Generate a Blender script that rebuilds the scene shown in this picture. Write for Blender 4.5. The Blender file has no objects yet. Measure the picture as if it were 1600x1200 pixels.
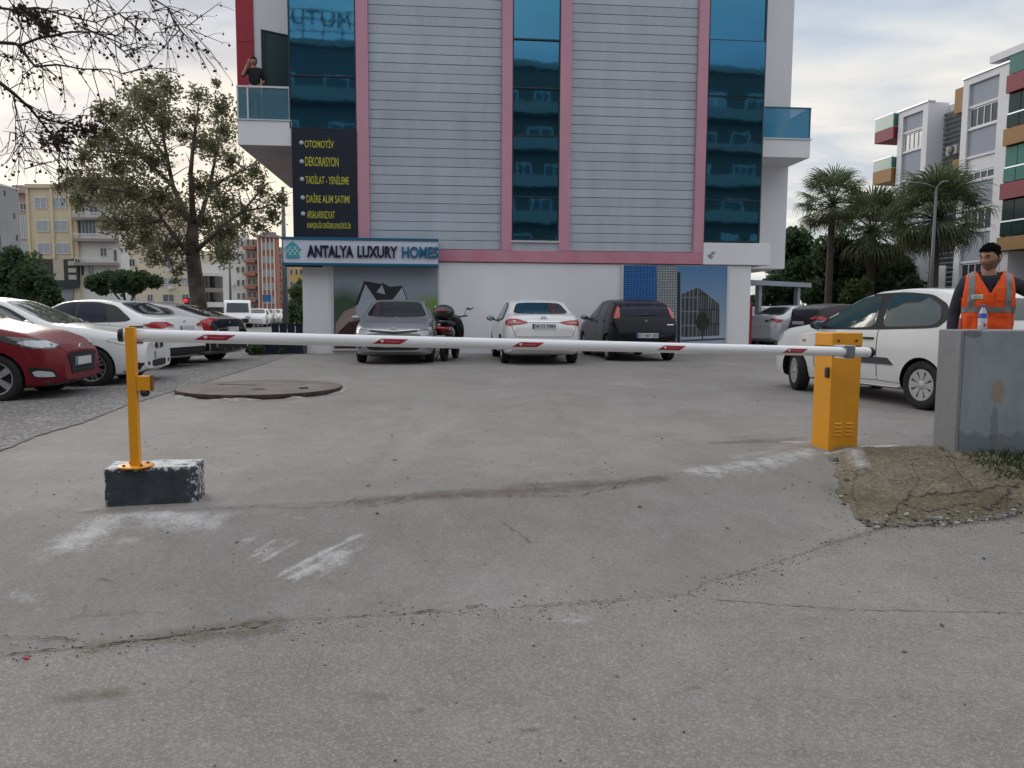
import bpy, bmesh, math, random
import numpy as np
from mathutils import Vector, Matrix, noise
from mathutils.bvhtree import BVHTree
random.seed(7)
SC = bpy.context.scene
COL = SC.collection
PI = math.pi
R = math.radians

# ---------------------------------------------------------------- camera
FPX, CAMZ, PITCH, ROLL = 1202.0, 1.42, 5.3, 0.32
cam = bpy.data.cameras.new('camera'); camo = bpy.data.objects.new('camera', cam); COL.objects.link(camo)
cam.sensor_width = 36; cam.lens = 36 * FPX / 1600; cam.clip_start = .05; cam.clip_end = 3000
CM = Matrix.Rotation(R(90 - PITCH), 4, 'X') @ Matrix.Rotation(R(ROLL), 4, 'Z')
camo.matrix_world = Matrix.Translation((0, 0, CAMZ)) @ CM
SC.camera = camo
CO = Vector((0, 0, CAMZ))

# ---------------------------------------------------------------- sky, sun, exposure
w = bpy.data.worlds.new('World'); SC.world = w; w.use_nodes = True
SUN_AZ, SUN_EL = -38, 17          # azimuth from +Y (minus = left), elevation
def build_world():
    N, L = w.node_tree.nodes, w.node_tree.links
    N.clear()
    def n(t, **k):
        o = N.new(t)
        for a, b in k.items(): setattr(o, a, b)
        return o
    def m(op, a, b=None, c=None, clamp=False):
        o = n('ShaderNodeMath', operation=op, use_clamp=clamp)
        for i, v in enumerate((a, b, c)):
            if v is None: continue
            if isinstance(v, (int, float)): o.inputs[i].default_value = v
            else: L.new(v, o.inputs[i])
        return o.outputs[0]
    def mix(f, a, b, bt='MIX'):
        o = n('ShaderNodeMix', data_type='RGBA', blend_type=bt)
        for s, v in ((0, f), (6, a), (7, b)):
            if isinstance(v, (int, float)): o.inputs[s].default_value = v
            elif isinstance(v, tuple): o.inputs[s].default_value = (*v, 1)
            else: L.new(v, o.inputs[s])
        return o.outputs[2]
    def ramp(v, *st):
        o = n('ShaderNodeValToRGB'); e = o.color_ramp.elements
        while len(e) < len(st): e.new(.5)
        for q, (p, c) in zip(e, st): q.position = p; q.color = (*c, 1)
        L.new(v, o.inputs[0]); return o.outputs[0]
    sky = n('ShaderNodeTexSky', sky_type='NISHITA', sun_disc=False)
    sky.sun_elevation = R(SUN_EL); sky.sun_rotation = R(SUN_AZ)
    tc = n('ShaderNodeTexCoord'); sep = n('ShaderNodeSeparateXYZ'); L.new(tc.outputs['Generated'], sep.inputs[0])
    x, y, z = sep.outputs
    zc = m('MAXIMUM', z, 0.0); den = m('ADD', zc, .16)
    comb = n('ShaderNodeCombineXYZ'); L.new(m('DIVIDE', x, den), comb.inputs[0]); L.new(m('DIVIDE', y, den), comb.inputs[1])
    def nz(sc, det, rough, off=(0, 0, 0), stretch=(1, 1, 1)):
        mp = n('ShaderNodeMapping'); mp.inputs['Location'].default_value = off; mp.inputs['Scale'].default_value = stretch
        L.new(comb.outputs[0], mp.inputs[0])
        o = n('ShaderNodeTexNoise'); o.inputs['Scale'].default_value = sc; o.inputs['Detail'].default_value = det; o.inputs['Roughness'].default_value = rough
        o.inputs['Distortion'].default_value = .4
        L.new(mp.outputs[0], o.inputs['Vector']); return o.outputs['Fac']
    c1 = nz(.85, 7, .52, (3.1, 1.7, 0), (1, 1.6, 1)); c2 = nz(2.6, 6, .55, (8, 2, 0), (1, 2.0, 1)); c3 = nz(.55, 4, .5, (5.0, 9.3, 0))
    d = m('ADD', m('MULTIPLY', c1, .65), m('MULTIPLY', c2, .35))
    grad = ramp(z, (0, (.84, .79, .70)), (.07, (.74, .735, .73)), (.16, (.665, .675, .70)), (.34, (.595, .62, .675)), (.55, (.92, .94, .99)), (1, (1.25, 1.28, 1.34)))
    cl = ramp(d, (.36, (.64, .67, .73)), (.46, (.90, .92, .96)), (.55, (1.15, 1.11, 1.03)), (.66, (1.45, 1.34, 1.15)))
    col = mix(1.0, grad, cl, 'MULTIPLY')
    # a few thin openings of pale blue low in the sky
    blue = m('MULTIPLY', m('SUBTRACT', c3, .53, clamp=True), 5.0, clamp=True)
    col = mix(m('MULTIPLY', blue, .5), col, (.56, .69, .80))
    # warm light round the veiled sun
    sd = Vector((math.sin(R(-17)) * math.cos(R(6)), math.cos(R(-17)) * math.cos(R(6)), math.sin(R(6))))
    dt = n('ShaderNodeVectorMath', operation='DOT_PRODUCT'); L.new(tc.outputs['Generated'], dt.inputs[0]); dt.inputs[1].default_value = sd
    gl = m('POWER', m('MAXIMUM', dt.outputs['Value'], 0.0), 60.0)
    col = mix(m('MULTIPLY', gl, m('MULTIPLY', c1, 1.1)), col, (1.25, 1.0, .68))
    hi = n('ShaderNodeVectorMath', operation='SCALE'); L.new(col, hi.inputs[0]); hi.inputs['Scale'].default_value = 7.3
    out = mix(.93, sky.outputs[0], hi.outputs[0])
    bg = n('ShaderNodeBackground'); bg.inputs['Strength'].default_value = .1; L.new(out, bg.inputs[0])
    o = n('ShaderNodeOutputWorld'); L.new(bg.outputs[0], o.inputs[0])
build_world()
sl = bpy.data.lights.new('sun', 'SUN'); sl.energy = .75; sl.angle = R(22); sl.color = (1, .93, .84)
slo = bpy.data.objects.new('sun', sl); COL.objects.link(slo)
sdir = Vector((math.sin(R(SUN_AZ)) * math.cos(R(SUN_EL)), math.cos(R(SUN_AZ)) * math.cos(R(SUN_EL)), math.sin(R(SUN_EL))))
slo.rotation_euler = sdir.to_track_quat('Z', 'Y').to_euler()
SC.view_settings.view_transform = 'Standard'; SC.view_settings.look = 'None'
SC.view_settings.exposure = 0.60; SC.view_settings.gamma = 1; SC.view_settings.use_curve_mapping = False

# ---------------------------------------------------------------- point helpers
def ray(x, y): return (CM.to_3x3() @ Vector(((x - 800) / FPX, -(y - 600) / FPX, -1)))
def at(x, y, D): d = ray(x, y); return CO + d * (D / d.y)                      # point at distance D along the view axis (world Y)
def on(x, y, z): d = ray(x, y); return CO + d * ((z - CAMZ) / d.z)             # point on the level z
def onp(x, y, p0, nrm): d = ray(x, y); return CO + d * ((Vector(p0) - CO).dot(nrm) / d.dot(nrm))
def sstep(a, b, t): t = np.clip((t - a) / (b - a), 0, 1); return t * t * (3 - 2 * t)

# ---------------------------------------------------------------- materials
MATS = {}
def mat(name, col, rough=.6, metal=0., var=0., scale=4., bump=0., bscale=30., spec=.5, coat=0., col2=None, dirt=0., dirtcol=(.12, .10, .08), emit=None, trans=0., ior=1.45, stretch=(1, 1, 1), det=5, alpha=1., world=False):
    if name in MATS: return MATS[name]
    M = bpy.data.materials.new(name); M.use_nodes = True; MATS[name] = M
    N, L = M.node_tree.nodes, M.node_tree.links
    b = N['Principled BSDF']; c = (*col, 1)
    b.inputs['Base Color'].default_value = c; b.inputs['Roughness'].default_value = rough; b.inputs['Metallic'].default_value = metal
    b.inputs['Specular IOR Level'].default_value = spec; b.inputs['Coat Weight'].default_value = coat; b.inputs['Coat Roughness'].default_value = .04
    b.inputs['IOR'].default_value = ior; b.inputs['Transmission Weight'].default_value = trans; b.inputs['Alpha'].default_value = alpha
    if emit: b.inputs['Emission Color'].default_value = (*emit[0], 1); b.inputs['Emission Strength'].default_value = emit[1]
    if var or bump or col2 or dirt:
        tc = N.new('ShaderNodeTexCoord'); mp = N.new('ShaderNodeMapping'); mp.inputs['Scale'].default_value = stretch; L.new(N.new('ShaderNodeNewGeometry').outputs['Position'] if world else tc.outputs['Object'], mp.inputs[0])
        last = None
        if var or col2:
            t = N.new('ShaderNodeTexNoise'); t.inputs['Scale'].default_value = scale; t.inputs['Detail'].default_value = det; t.inputs['Roughness'].default_value = .6; L.new(mp.outputs[0], t.inputs['Vector'])
            r = N.new('ShaderNodeValToRGB'); L.new(t.outputs['Fac'], r.inputs[0])
            lo = col2 or tuple(v * (1 - var) for v in col); hi = col if col2 else tuple(min(1, v * (1 + var)) for v in col)
            r.color_ramp.elements[0].position = .33; r.color_ramp.elements[1].position = .67
            r.color_ramp.elements[0].color = (*lo, 1); r.color_ramp.elements[1].color = (*hi, 1)
            last = r.outputs[0]
        if dirt:
            t = N.new('ShaderNodeTexNoise'); t.inputs['Scale'].default_value = scale * .6; t.inputs['Detail'].default_value = 9; t.inputs['Roughness'].default_value = .7; L.new(mp.outputs[0], t.inputs['Vector'])
            r = N.new('ShaderNodeMapRange'); r.inputs['From Min'].default_value = .5; r.inputs['From Max'].default_value = .78; r.inputs['To Max'].default_value = dirt; L.new(t.outputs['Fac'], r.inputs[0])
            mx = N.new('ShaderNodeMix'); mx.data_type = 'RGBA'; L.new(r.outputs[0], mx.inputs[0]); mx.inputs[6].default_value = c; mx.inputs[7].default_value = (*dirtcol, 1)
            if last: L.new(last, mx.inputs[6])
            last = mx.outputs[2]
        if world and last:                                   # pieces of one cladding differ slightly from each other
            oi = N.new('ShaderNodeObjectInfo'); r = N.new('ShaderNodeMapRange'); r.inputs[3].default_value = .93; r.inputs[4].default_value = 1.05; L.new(oi.outputs['Random'], r.inputs[0])
            vm = N.new('ShaderNodeVectorMath'); vm.operation = 'SCALE'; L.new(last, vm.inputs[0]); L.new(r.outputs[0], vm.inputs['Scale']); last = vm.outputs[0]
        if last: L.new(last, b.inputs['Base Color'])
        if bump:
            t = N.new('ShaderNodeTexNoise'); t.inputs['Scale'].default_value = bscale; t.inputs['Detail'].default_value = 4; L.new(mp.outputs[0], t.inputs['Vector'])
            bn = N.new('ShaderNodeBump'); bn.inputs['Strength'].default_value = bump; bn.inputs['Distance'].default_value = .02; L.new(t.outputs['Fac'], bn.inputs['Height']); L.new(bn.outputs[0], b.inputs['Normal'])
    return M

# ---------------------------------------------------------------- mesh builder
class MB:
    def __init__(s): s.v = []; s.f = []; s.m = []; s.s = []
    def add(s, vs, fs, mi=0, sm=False):
        o = len(s.v); s.v += [tuple(p) for p in vs]; s.f += [tuple(i + o for i in f) for f in fs]; s.m += [mi] * len(fs); s.s += [sm] * len(fs); return s
    def box(s, a, b, mi=0, rot=None, c=None):
        x0, y0, z0 = a; x1, y1, z1 = b
        vs = [Vector(p) for p in ((x0, y0, z0), (x1, y0, z0), (x1, y1, z0), (x0, y1, z0), (x0, y0, z1), (x1, y0, z1), (x1, y1, z1), (x0, y1, z1))]
        if rot is not None:
            c = Vector(c) if c is not None else (Vector(a) + Vector(b)) / 2
            vs = [rot @ (p - c) + c for p in vs]
        return s.add(vs, [(0, 3, 2, 1), (4, 5, 6, 7), (0, 1, 5, 4), (1, 2, 6, 5), (2, 3, 7, 6), (3, 0, 4, 7)], mi)
    def cb(s, c, d, mi=0, rot=None):                       # box by centre and size
        c = Vector(c); d = Vector(d) / 2; return s.box(c - d, c + d, mi, rot)
    def tube(s, pts, rad, n=8, mi=0, cap=True, sm=True):
        pts = [Vector(p) for p in pts]; k = len(pts)
        if isinstance(rad, (int, float)): rad = [rad] * k
        vs = []; up = None
        for i, p in enumerate(pts):
            t = (pts[min(i + 1, k - 1)] - pts[max(i - 1, 0)])
            if t.length < 1e-9: t = Vector((0, 0, 1))
            t.normalize()
            if up is None: up = Vector((0, 0, 1)) if abs(t.z) < .9 else Vector((1, 0, 0))
            a = t.cross(up)
            if a.length < 1e-6: a = t.orthogonal()
            a.normalize(); bb = a.cross(t).normalized(); up = bb
            for j in range(n):
                g = 2 * PI * j / n; vs.append(p + (a * math.cos(g) + bb * math.sin(g)) * rad[i])
        fs = [(i * n + j, i * n + (j + 1) % n, (i + 1) * n + (j + 1) % n, (i + 1) * n + j) for i in range(k - 1) for j in range(n)]
        s.add(vs, fs, mi, sm)
        if cap: o = len(s.v) - len(vs); s.f += [tuple(o + j for j in range(n))[::-1], tuple(o + (k - 1) * n + j for j in range(n))]; s.m += [mi] * 2; s.s += [False] * 2
        return s
    def lathe(s, prof, n=24, axis='Z', c=(0, 0, 0), mi=0, sm=True, close=False):
        vs = []; c = Vector(c)
        for r, h in prof:
            for j in range(n):
                g = 2 * PI * j / n; a, b_ = r * math.cos(g), r * math.sin(g)
                vs.append(c + (Vector((a, b_, h)) if axis == 'Z' else Vector((a, h, b_)) if axis == 'Y' else Vector((h, a, b_))))
        k = len(prof); rng = range(k) if close else range(k - 1)
        fs = [(i * n + j, i * n + (j + 1) % n, ((i + 1) % k) * n + (j + 1) % n, ((i + 1) % k) * n + j) for i in rng for j in range(n)]
        if axis == 'Y': fs = [f[::-1] for f in fs]
        return s.add(vs, fs, mi, sm)
    def prism(s, poly, a, b, axis='Y', mi=0):               # 2-D outline extruded from a to b along axis
        def p3(u, v, h): return {'Y': (u, h, v), 'Z': (u, v, h), 'X': (h, u, v)}[axis]
        n = len(poly); vs = [p3(u, v, a) for u, v in poly] + [p3(u, v, b) for u, v in poly]
        fs = [tuple(range(n)), tuple(range(2 * n - 1, n - 1, -1))] + [(i, i + n, (i + 1) % n + n, (i + 1) % n) for i in range(n)]
        return s.add(vs, fs, mi)
    def ico(s, c, r, sub=2, mi=0, sc=(1, 1, 1), f=None):
        bm = bmesh.new(); bmesh.ops.create_icosphere(bm, subdivisions=sub, radius=1)
        c = Vector(c); vs = []
        for q in bm.verts:
            p = Vector((q.co.x * sc[0], q.co.y * sc[1], q.co.z * sc[2])) * r
            if f: p = f(p)
            vs.append(c + p)
        s.add(vs, [[q.index for q in fc.verts] for fc in bm.faces], mi, True); bm.free(); return s
    def mesh(s, name, mats, fix=True):
        me = bpy.data.meshes.new(name); me.from_pydata(s.v, [], s.f)
        for q in (mats if isinstance(mats, (list, tuple)) else [mats]): me.materials.append(q)
        me.polygons.foreach_set('material_index', s.m); me.polygons.foreach_set('use_smooth', s.s)
        if fix:
            bm = bmesh.new(); bm.from_mesh(me); bmesh.ops.recalc_face_normals(bm, faces=bm.faces); bm.to_mesh(me); bm.free()
        me.update(); return me
    def build(s, name, mats, parent=None, loc=(0, 0, 0), rotz=0, fix=True, bevel=0):
        return link(name, s.mesh(name, mats, fix), parent, loc, rotz, bevel)
def link(name, me, parent=None, loc=(0, 0, 0), rotz=0, bevel=0):
    o = bpy.data.objects.new(name, me); COL.objects.link(o); o.parent = parent; o.location = loc; o.rotation_euler = (0, 0, rotz)
    if bevel:
        b = o.modifiers.new('bevel', 'BEVEL'); b.width = bevel; b.segments = 2; b.limit_method = 'ANGLE'; b.harden_normals = False
    return o
def tag(o, label=None, cat=None, group=None, kind=None):
    for k, v in (('label', label), ('category', cat), ('group', group), ('kind', kind)):
        if v: o[k] = v
    return o
def thing(name, label, cat, loc=(0, 0, 0), rotz=0, group=None):
    o = bpy.data.objects.new(name, None); COL.objects.link(o); o.location = loc; o.rotation_euler = (0, 0, rotz); o.empty_display_size = .1
    return tag(o, label, cat, group)
def dup(root, loc, rotz, label=None, group=None):
    r = root.copy(); COL.objects.link(r); r.location = loc; r.rotation_euler = (0, 0, rotz); tag(r, label, None, group)
    for ch in list(root.children):
        c = ch.copy(); COL.objects.link(c); c.parent = r
        for g in ch.children:
            d = g.copy(); COL.objects.link(d); d.parent = c
    return r
def structure(o): o['kind'] = 'structure'; return o
def text_mesh(body, extrude=.01, bold=0.):
    cu = bpy.data.curves.new('t', 'FONT'); cu.body = body; cu.size = 1; cu.extrude = extrude; cu.offset = bold; cu.resolution_u = 3
    ob = bpy.data.objects.new('t', cu); me = bpy.data.meshes.new_from_object(ob)
    bpy.data.objects.remove(ob); bpy.data.curves.remove(cu); return me
def text_xs(me):
    v = np.empty(len(me.vertices) * 3); me.vertices.foreach_get('co', v); v = v.reshape(-1, 3); return v
def put_text(name, body, x0, z0, x1, z1, y, mats, parent, depth=.01, bold=0.):   # flat or raised text standing in a wall plane, front towards -y
    me = text_mesh(body, .5, bold); v = text_xs(me); a, b = v.min(0), v.max(0)
    q = np.empty_like(v); q[:, 0] = x0 + (v[:, 0] - a[0]) / (b[0] - a[0]) * (x1 - x0); q[:, 2] = z0 + (v[:, 1] - a[1]) / (b[1] - a[1]) * (z1 - z0); q[:, 1] = y - (v[:, 2] + .5) * depth
    me.vertices.foreach_set('co', q.ravel()); me.materials.clear(); me.materials.append(mats); me.update()
    return link(name, me, parent)
def put_letters(word, x0, z0, x1, z1, y, m, parent, depth, bold=0., slope=0.):
    full = text_xs(text_mesh(word, .5, bold)); a, b = full.min(0), full.max(0); sx = (x1 - x0) / (b[0] - a[0]); sz = (z1 - z0) / (b[1] - a[1])
    for i, ch in enumerate(word):
        if ch == ' ': continue
        pre = text_xs(text_mesh(word[:i + 1], .5, bold)); me = text_mesh(ch, .5, bold); v = text_xs(me)
        off = pre[:, 0].max() - v[:, 0].max()
        q = np.empty_like(v); q[:, 0] = x0 + (v[:, 0] + off - a[0]) * sx; q[:, 2] = z0 + (v[:, 1] - a[1]) * sz; q[:, 1] = y - (v[:, 2] + .5) * depth
        q[:, 2] += slope * (q[:, 0] - x0)
        me.vertices.foreach_set('co', q.ravel()); me.materials.clear(); me.materials.append(m); me.update(); link('letter', me, parent)
# ---------------------------------------------------------------- ground
ZL = .28                                              # level of the raised lot above the road
JP = np.array([[*on(x, y, 0)[:2]] for x, y in ((0, 1027), (150, 1012), (270, 997), (430, 972), (500, 970), (650, 962), (800, 950), (950, 946), (1075, 931), (1100, 913), (1200, 886), (1300, 852), (1365, 827), (1480, 821), (1600, 806))])
BP = np.array([[*on(x, y, ZL)[:2]] for x, y in ((60, 790), (340, 790), (560, 782), (640, 774), (800, 764), (950, 752), (1035, 745), (1150, 722), (1270, 700), (1490, 712), (1600, 715))])
def yj(x): return np.where(x < JP[0, 0], JP[0, 1] + (x - JP[0, 0]) * .25, np.interp(x, JP[:, 0], JP[:, 1]))
def yb(x): return np.interp(x, BP[:, 0], BP[:, 1])
def hgt(x, y):
    x = np.asarray(x, float); y = np.asarray(y, float)
    t = np.clip((y - yj(x)) / np.maximum(yb(x) - yj(x), .3), -1, 1.0)
    t = np.clip(t, 0, 1); t = t * .55 + .45 * t * t * (3 - 2 * t)
    h = ZL * t
    return h * (1 - .42 * sstep(3.5, 5.0, x) * (1 - sstep(6.0, 6.6, y))) - fall(x, y)
AG = np.array([[*on(x, y, ZL)[:2]] for x, y in ((0, 706), (60, 681), (130, 661), (200, 633), (285, 608), (410, 570), (448, 556))])
def axl(y): y = np.asarray(y, float); return np.interp(y, AG[:, 1], AG[:, 0]) + np.where(y > AG[-1, 1], -(y - AG[-1, 1]) * .02, 0) + .012 * np.sin(y * 19)
def fall(x, y): return .035 * np.clip(axl(y) - x, 0, 2.3) * sstep(4.5, 6.5, y)
def lotz(x, y): return ZL - float(fall(np.array(x), np.array(y)))
def gp(x, y):
    z = .14
    for _ in range(12): p = on(x, y, z); z = .5 * z + .5 * float(hgt(p.x, p.y))
    return Vector((p.x, p.y, float(hgt(p.x, p.y))))
def noisegrid(X, Y, s, seed=0):
    return np.array([noise.fractal(Vector((a * s + seed, b * s - seed, seed)), 1.0, 2.0, 4) for a, b in zip(X.ravel(), Y.ravel())]).reshape(X.shape)
def sheet(name, xs, yfun0, yfun1, vs, m, dz=0., attrs=None, hf=hgt, kind='structure', bump=None):
    X = np.repeat(np.asarray(xs)[:, None], len(vs), 1); Y0 = yfun0(X); Y1 = yfun1(X); V = np.asarray(vs)[None, :]
    Y = Y0 + (Y1 - Y0) * V; Z = hf(X, Y) + dz
    if bump is not None: Z = Z + bump(X, Y)
    nx, ny = X.shape; vv = np.stack([X, Y, Z], -1).reshape(-1, 3)
    i = (np.arange(nx - 1)[:, None] * ny + np.arange(ny - 1)[None, :]).ravel(); F = np.stack([i, i + ny, i + ny + 1, i + 1], 1)
    me = bpy.data.meshes.new(name); me.vertices.add(len(vv)); me.vertices.foreach_set('co', vv.ravel())
    me.loops.add(F.size); me.loops.foreach_set('vertex_index', F.ravel()); me.polygons.add(len(F)); me.polygons.foreach_set('loop_start', np.arange(len(F)) * 4); me.polygons.foreach_set('loop_total', np.full(len(F), 4))
    me.polygons.foreach_set('use_smooth', np.ones(len(F), bool)); me.update(calc_edges=True); me.validate()
    for k, fn in (attrs or {}).items():
        a = me.attributes.new(k, 'FLOAT', 'POINT'); a.data.foreach_set('value', fn(X, Y).ravel().astype(np.float32))
    me.materials.append(m); o = link(name, me); o['kind'] = kind; return o
def segmask(segs, aniso=1.):                            # stains: soft bands along polylines given by points of the ground
    S = []
    for pts, wd, st in segs:
        q = [gp(*p) for p in pts]
        for a, b in zip(q[:-1], q[1:]): S.append((a, b, wd, st))
    def f(X, Y):
        out = np.zeros_like(X)
        for a, b, wd, st in S:
            dx, dy = b.x - a.x, b.y - a.y; l2 = dx * dx + dy * dy + 1e-9
            t = np.clip(((X - a.x) * dx + (Y - a.y) * dy) / l2, 0, 1)
            d = np.hypot(X - a.x - t * dx, Y - a.y - t * dy)
            out = np.maximum(out, st * np.clip(1 - d / wd, 0, 1))
        return out
    return f

def ground_mat(name, lo, hi, speck, specksc, bump, attrs=(), big=.5, speckdark=None, wear=.0):
    M = bpy.data.materials.new(name); M.use_nodes = True; N, L = M.node_tree.nodes, M.node_tree.links
    b = N['Principled BSDF']; b.inputs['Roughness'].default_value = .88; b.inputs['Specular IOR Level'].default_value = .35
    tc = N.new('ShaderNodeTexCoord'); P = tc.outputs['Object']
    def nz(s, d=6, r=.6, st=(1, 1, 1)):
        mp = N.new('ShaderNodeMapping'); mp.inputs['Scale'].default_value = st; L.new(P, mp.inputs[0])
        t = N.new('ShaderNodeTexNoise'); t.inputs['Scale'].default_value = s; t.inputs['Detail'].default_value = d; t.inputs['Roughness'].default_value = r; L.new(mp.outputs[0], t.inputs['Vector']); return t.outputs['Fac']
    def mr(v, a, c, lo=0., hi=1.):
        t = N.new('ShaderNodeMapRange'); t.inputs[1].default_value = a; t.inputs[2].default_value = c; t.inputs[3].default_value = lo; t.inputs[4].default_value = hi; L.new(v, t.inputs[0]); return t.outputs[0]
    def mx(f, a, c, bt='MIX'):
        t = N.new('ShaderNodeMix'); t.data_type = 'RGBA'; t.blend_type = bt
        for s, v in ((0, f), (6, a), (7, c)):
            if isinstance(v, (float, int)): t.inputs[s].default_value = v
            elif isinstance(v, tuple): t.inputs[s].default_value = (*v, 1)
            else: L.new(v, t.inputs[s])
        return t.outputs[2]
    def ma(op, a, c):
        t = N.new('ShaderNodeMath'); t.operation = op; t.use_clamp = False
        for s, v in ((0, a), (1, c)):
            if isinstance(v, (float, int)): t.inputs[s].default_value = v
            else: L.new(v, t.inputs[s])
        return t.outputs[0]
    c = mx(mr(nz(big, 7, .62), .34, .66), lo, hi)
    c = mx(mr(nz(2.3, 8, .7), .38, .66, 0, .6), c, tuple(v * k for v, k in zip(lo, (.86, .83, .80))))
    c = mx(mr(nz(1.1, 6, .65, (1, .35, 1)), .52, .72, 0, .4), c, tuple(v * 1.2 for v in hi))          # pale sweeps
    c = mx(mr(nz(.8, 5, .6), .55, .70, 0, .35), c, tuple(v * k for v, k in zip(hi, (1.04, .94, .88))))  # warm patches
    c = mx(mr(nz(7, 7, .75), .45, .68, 0, .28), c, tuple(v * .72 for v in lo))
    c = mx(mr(nz(48, 4, .7), .36, .68, 0, .9), c, mx(1.0, c, (.80, .79, .78), 'MULTIPLY'))
    c = mx(mr(nz(190, 3, .7), .34, .66), mx(1.0, c, (.86, .86, .86), 'MULTIPLY'), mx(1.0, c, (1.13, 1.13, 1.13), 'MULTIPLY'))
    v1 = N.new('ShaderNodeTexVoronoi'); v1.inputs['Scale'].default_value = specksc; L.new(P, v1.inputs['Vector'])
    sep = N.new('ShaderNodeSeparateColor'); L.new(v1.outputs['Color'], sep.inputs[0])
    if speck: c = mx(ma('MULTIPLY', mr(sep.outputs[0], .6, 1.0), speck), c, tuple(min(1, v * 1.9) for v in hi))
    if speckdark: c = mx(ma('MULTIPLY', mr(sep.outputs[1], .55, 1.0), speckdark), c, tuple(v * .3 for v in lo))
    c = mx(mr(nz(14, 5, .75), .63, .73, 0, .4), c, tuple(v * .42 for v in lo))                         # small dark marks
    c = mx(mr(nz(5, 9, .8, (1, .6, 1)), .64, .70, 0, .35), c, tuple(v * 1.35 for v in hi))            # worn pale scuffs
    brk = nz(9, 8, .72); brk2 = nz(75, 7, .82, (1, 1, 1))
    for an, col, k in attrs:
        at_ = N.new('ShaderNodeAttribute'); at_.attribute_name = an
        f = ma('ADD', at_.outputs['Fac'], ma('MULTIPLY', ma('SUBTRACT', brk, .5), 1.9)); f = ma('ADD', f, ma('MULTIPLY', ma('SUBTRACT', brk2, .5), 2.2 if an == 'dust' else 1.0))
        f = ma('MULTIPLY', mr(f, .30, 1.25) if an == 'dust' else mr(f, .22, .95), ma('MULTIPLY', mr(at_.outputs['Fac'], .0, .45), k)); c = mx(f, c, col)
    L.new(c, b.inputs['Base Color'])
    bn = N.new('ShaderNodeBump'); bn.inputs['Strength'].default_value = bump; bn.inputs['Distance'].default_value = .006
    h = ma('ADD', ma('MULTIPLY', v1.outputs['Distance'], .8), nz(160, 4, .6)); h = ma('ADD', h, ma('MULTIPLY', nz(25, 5, .6), .9))
    L.new(h, bn.inputs['Height']); L.new(bn.outputs[0], b.inputs['Normal'])
    return M
A3 = (('dirt', (.12, .098, .07), .9), ('dark', (.125, .102, .093), .9), ('moss', (.105, .105, .05), .6), ('dust', (.66, .66, .665), .82))
m_conc = ground_mat('concrete_ground', (.232, .220, .209), (.310, .296, .284), .10, 150, .25, A3, .45, .06)
m_road = ground_mat('asphalt_ground', (.220, .212, .201), (.282, .273, .260), .32, 140, .5, A3, .35, .16)
m_agg = ground_mat('exposed_aggregate_ground', (.17, .165, .16), (.225, .22, .215), .8, 34, .7, A3, .5, .6)
m_far = ground_mat('far_asphalt', (.17, .168, .165), (.21, .208, .205), .1, 60, .2)
m_dirt = ground_mat('mound_soil', (.17, .142, .098), (.30, .255, .19), .30, 60, 1.4, A3, 1.3, .3)

_r = random.Random(77)
def strokes(x0, y0, x1, y1, wpx, n, st):
    o = []
    for k in range(n):
        t = _r.uniform(-1, 1); a, b = sorted((_r.uniform(0, .45), _r.uniform(.5, 1))); ox = wpx * t
        o.append((((x0 + (x1 - x0) * a + ox, y0 + (y1 - y0) * a + ox * .55), (x0 + (x1 - x0) * b + ox, y0 + (y1 - y0) * b + ox * .55)), _r.uniform(.012, .03), st * _r.uniform(.6, 1.1)))
    return o
DUST = segmask([(((105, 852), (150, 828), (185, 810)), .22, .82), (((80, 862), (110, 850)), .12, .5), (((160, 850), (205, 845)), .16, .5), (((180, 806), (230, 802), (330, 808)), .14, .85), (((250, 815), (325, 818)), .20, .72), (((330, 803), (450, 806)), .16, .34), (((120, 800), (165, 790)), .10, .4),
    (((20, 925), (70, 950)), .13, .42), (((0, 970), (20, 980)), .12, .38), (((30, 900), (60, 930)), .10, .3),
    (((1090, 738), (1180, 725), (1268, 705)), .22, .72), (((1150, 715), (1255, 690)), .2, .42), (((1345, 699), (1395, 696)), .08, 1.), (((1335, 712), (1345, 738)), .13, .8), (((1225, 690), (1265, 690)), .08, .8), (((1290, 708), (1335, 708)), .06, .8),
    (((525, 930), (545, 935)), .09, .35), (((880, 968), (910, 970)), .12, .5), (((0, 800), (30, 795)), .1, .35), (((60, 780), (110, 770)), .15, .3), (((1380, 735), (1410, 745)), .14, .4), (((860, 600), (1000, 590)), .25, .16), (((900, 700), (1050, 690)), .35, .16), (((700, 640), (850, 660)), .4, .12), (((350, 690), (520, 700)), .4, .14)]
    + strokes(445, 905, 572, 842, 13, 26, .95) + strokes(388, 880, 462, 838, 12, 12, .6) + strokes(375, 855, 402, 833, 4, 4, .6) + strokes(345, 822, 362, 838, 5, 4, .5) + strokes(470, 905, 560, 858, 16, 10, .6) + strokes(455, 812, 490, 800, 5, 4, .5))
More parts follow.
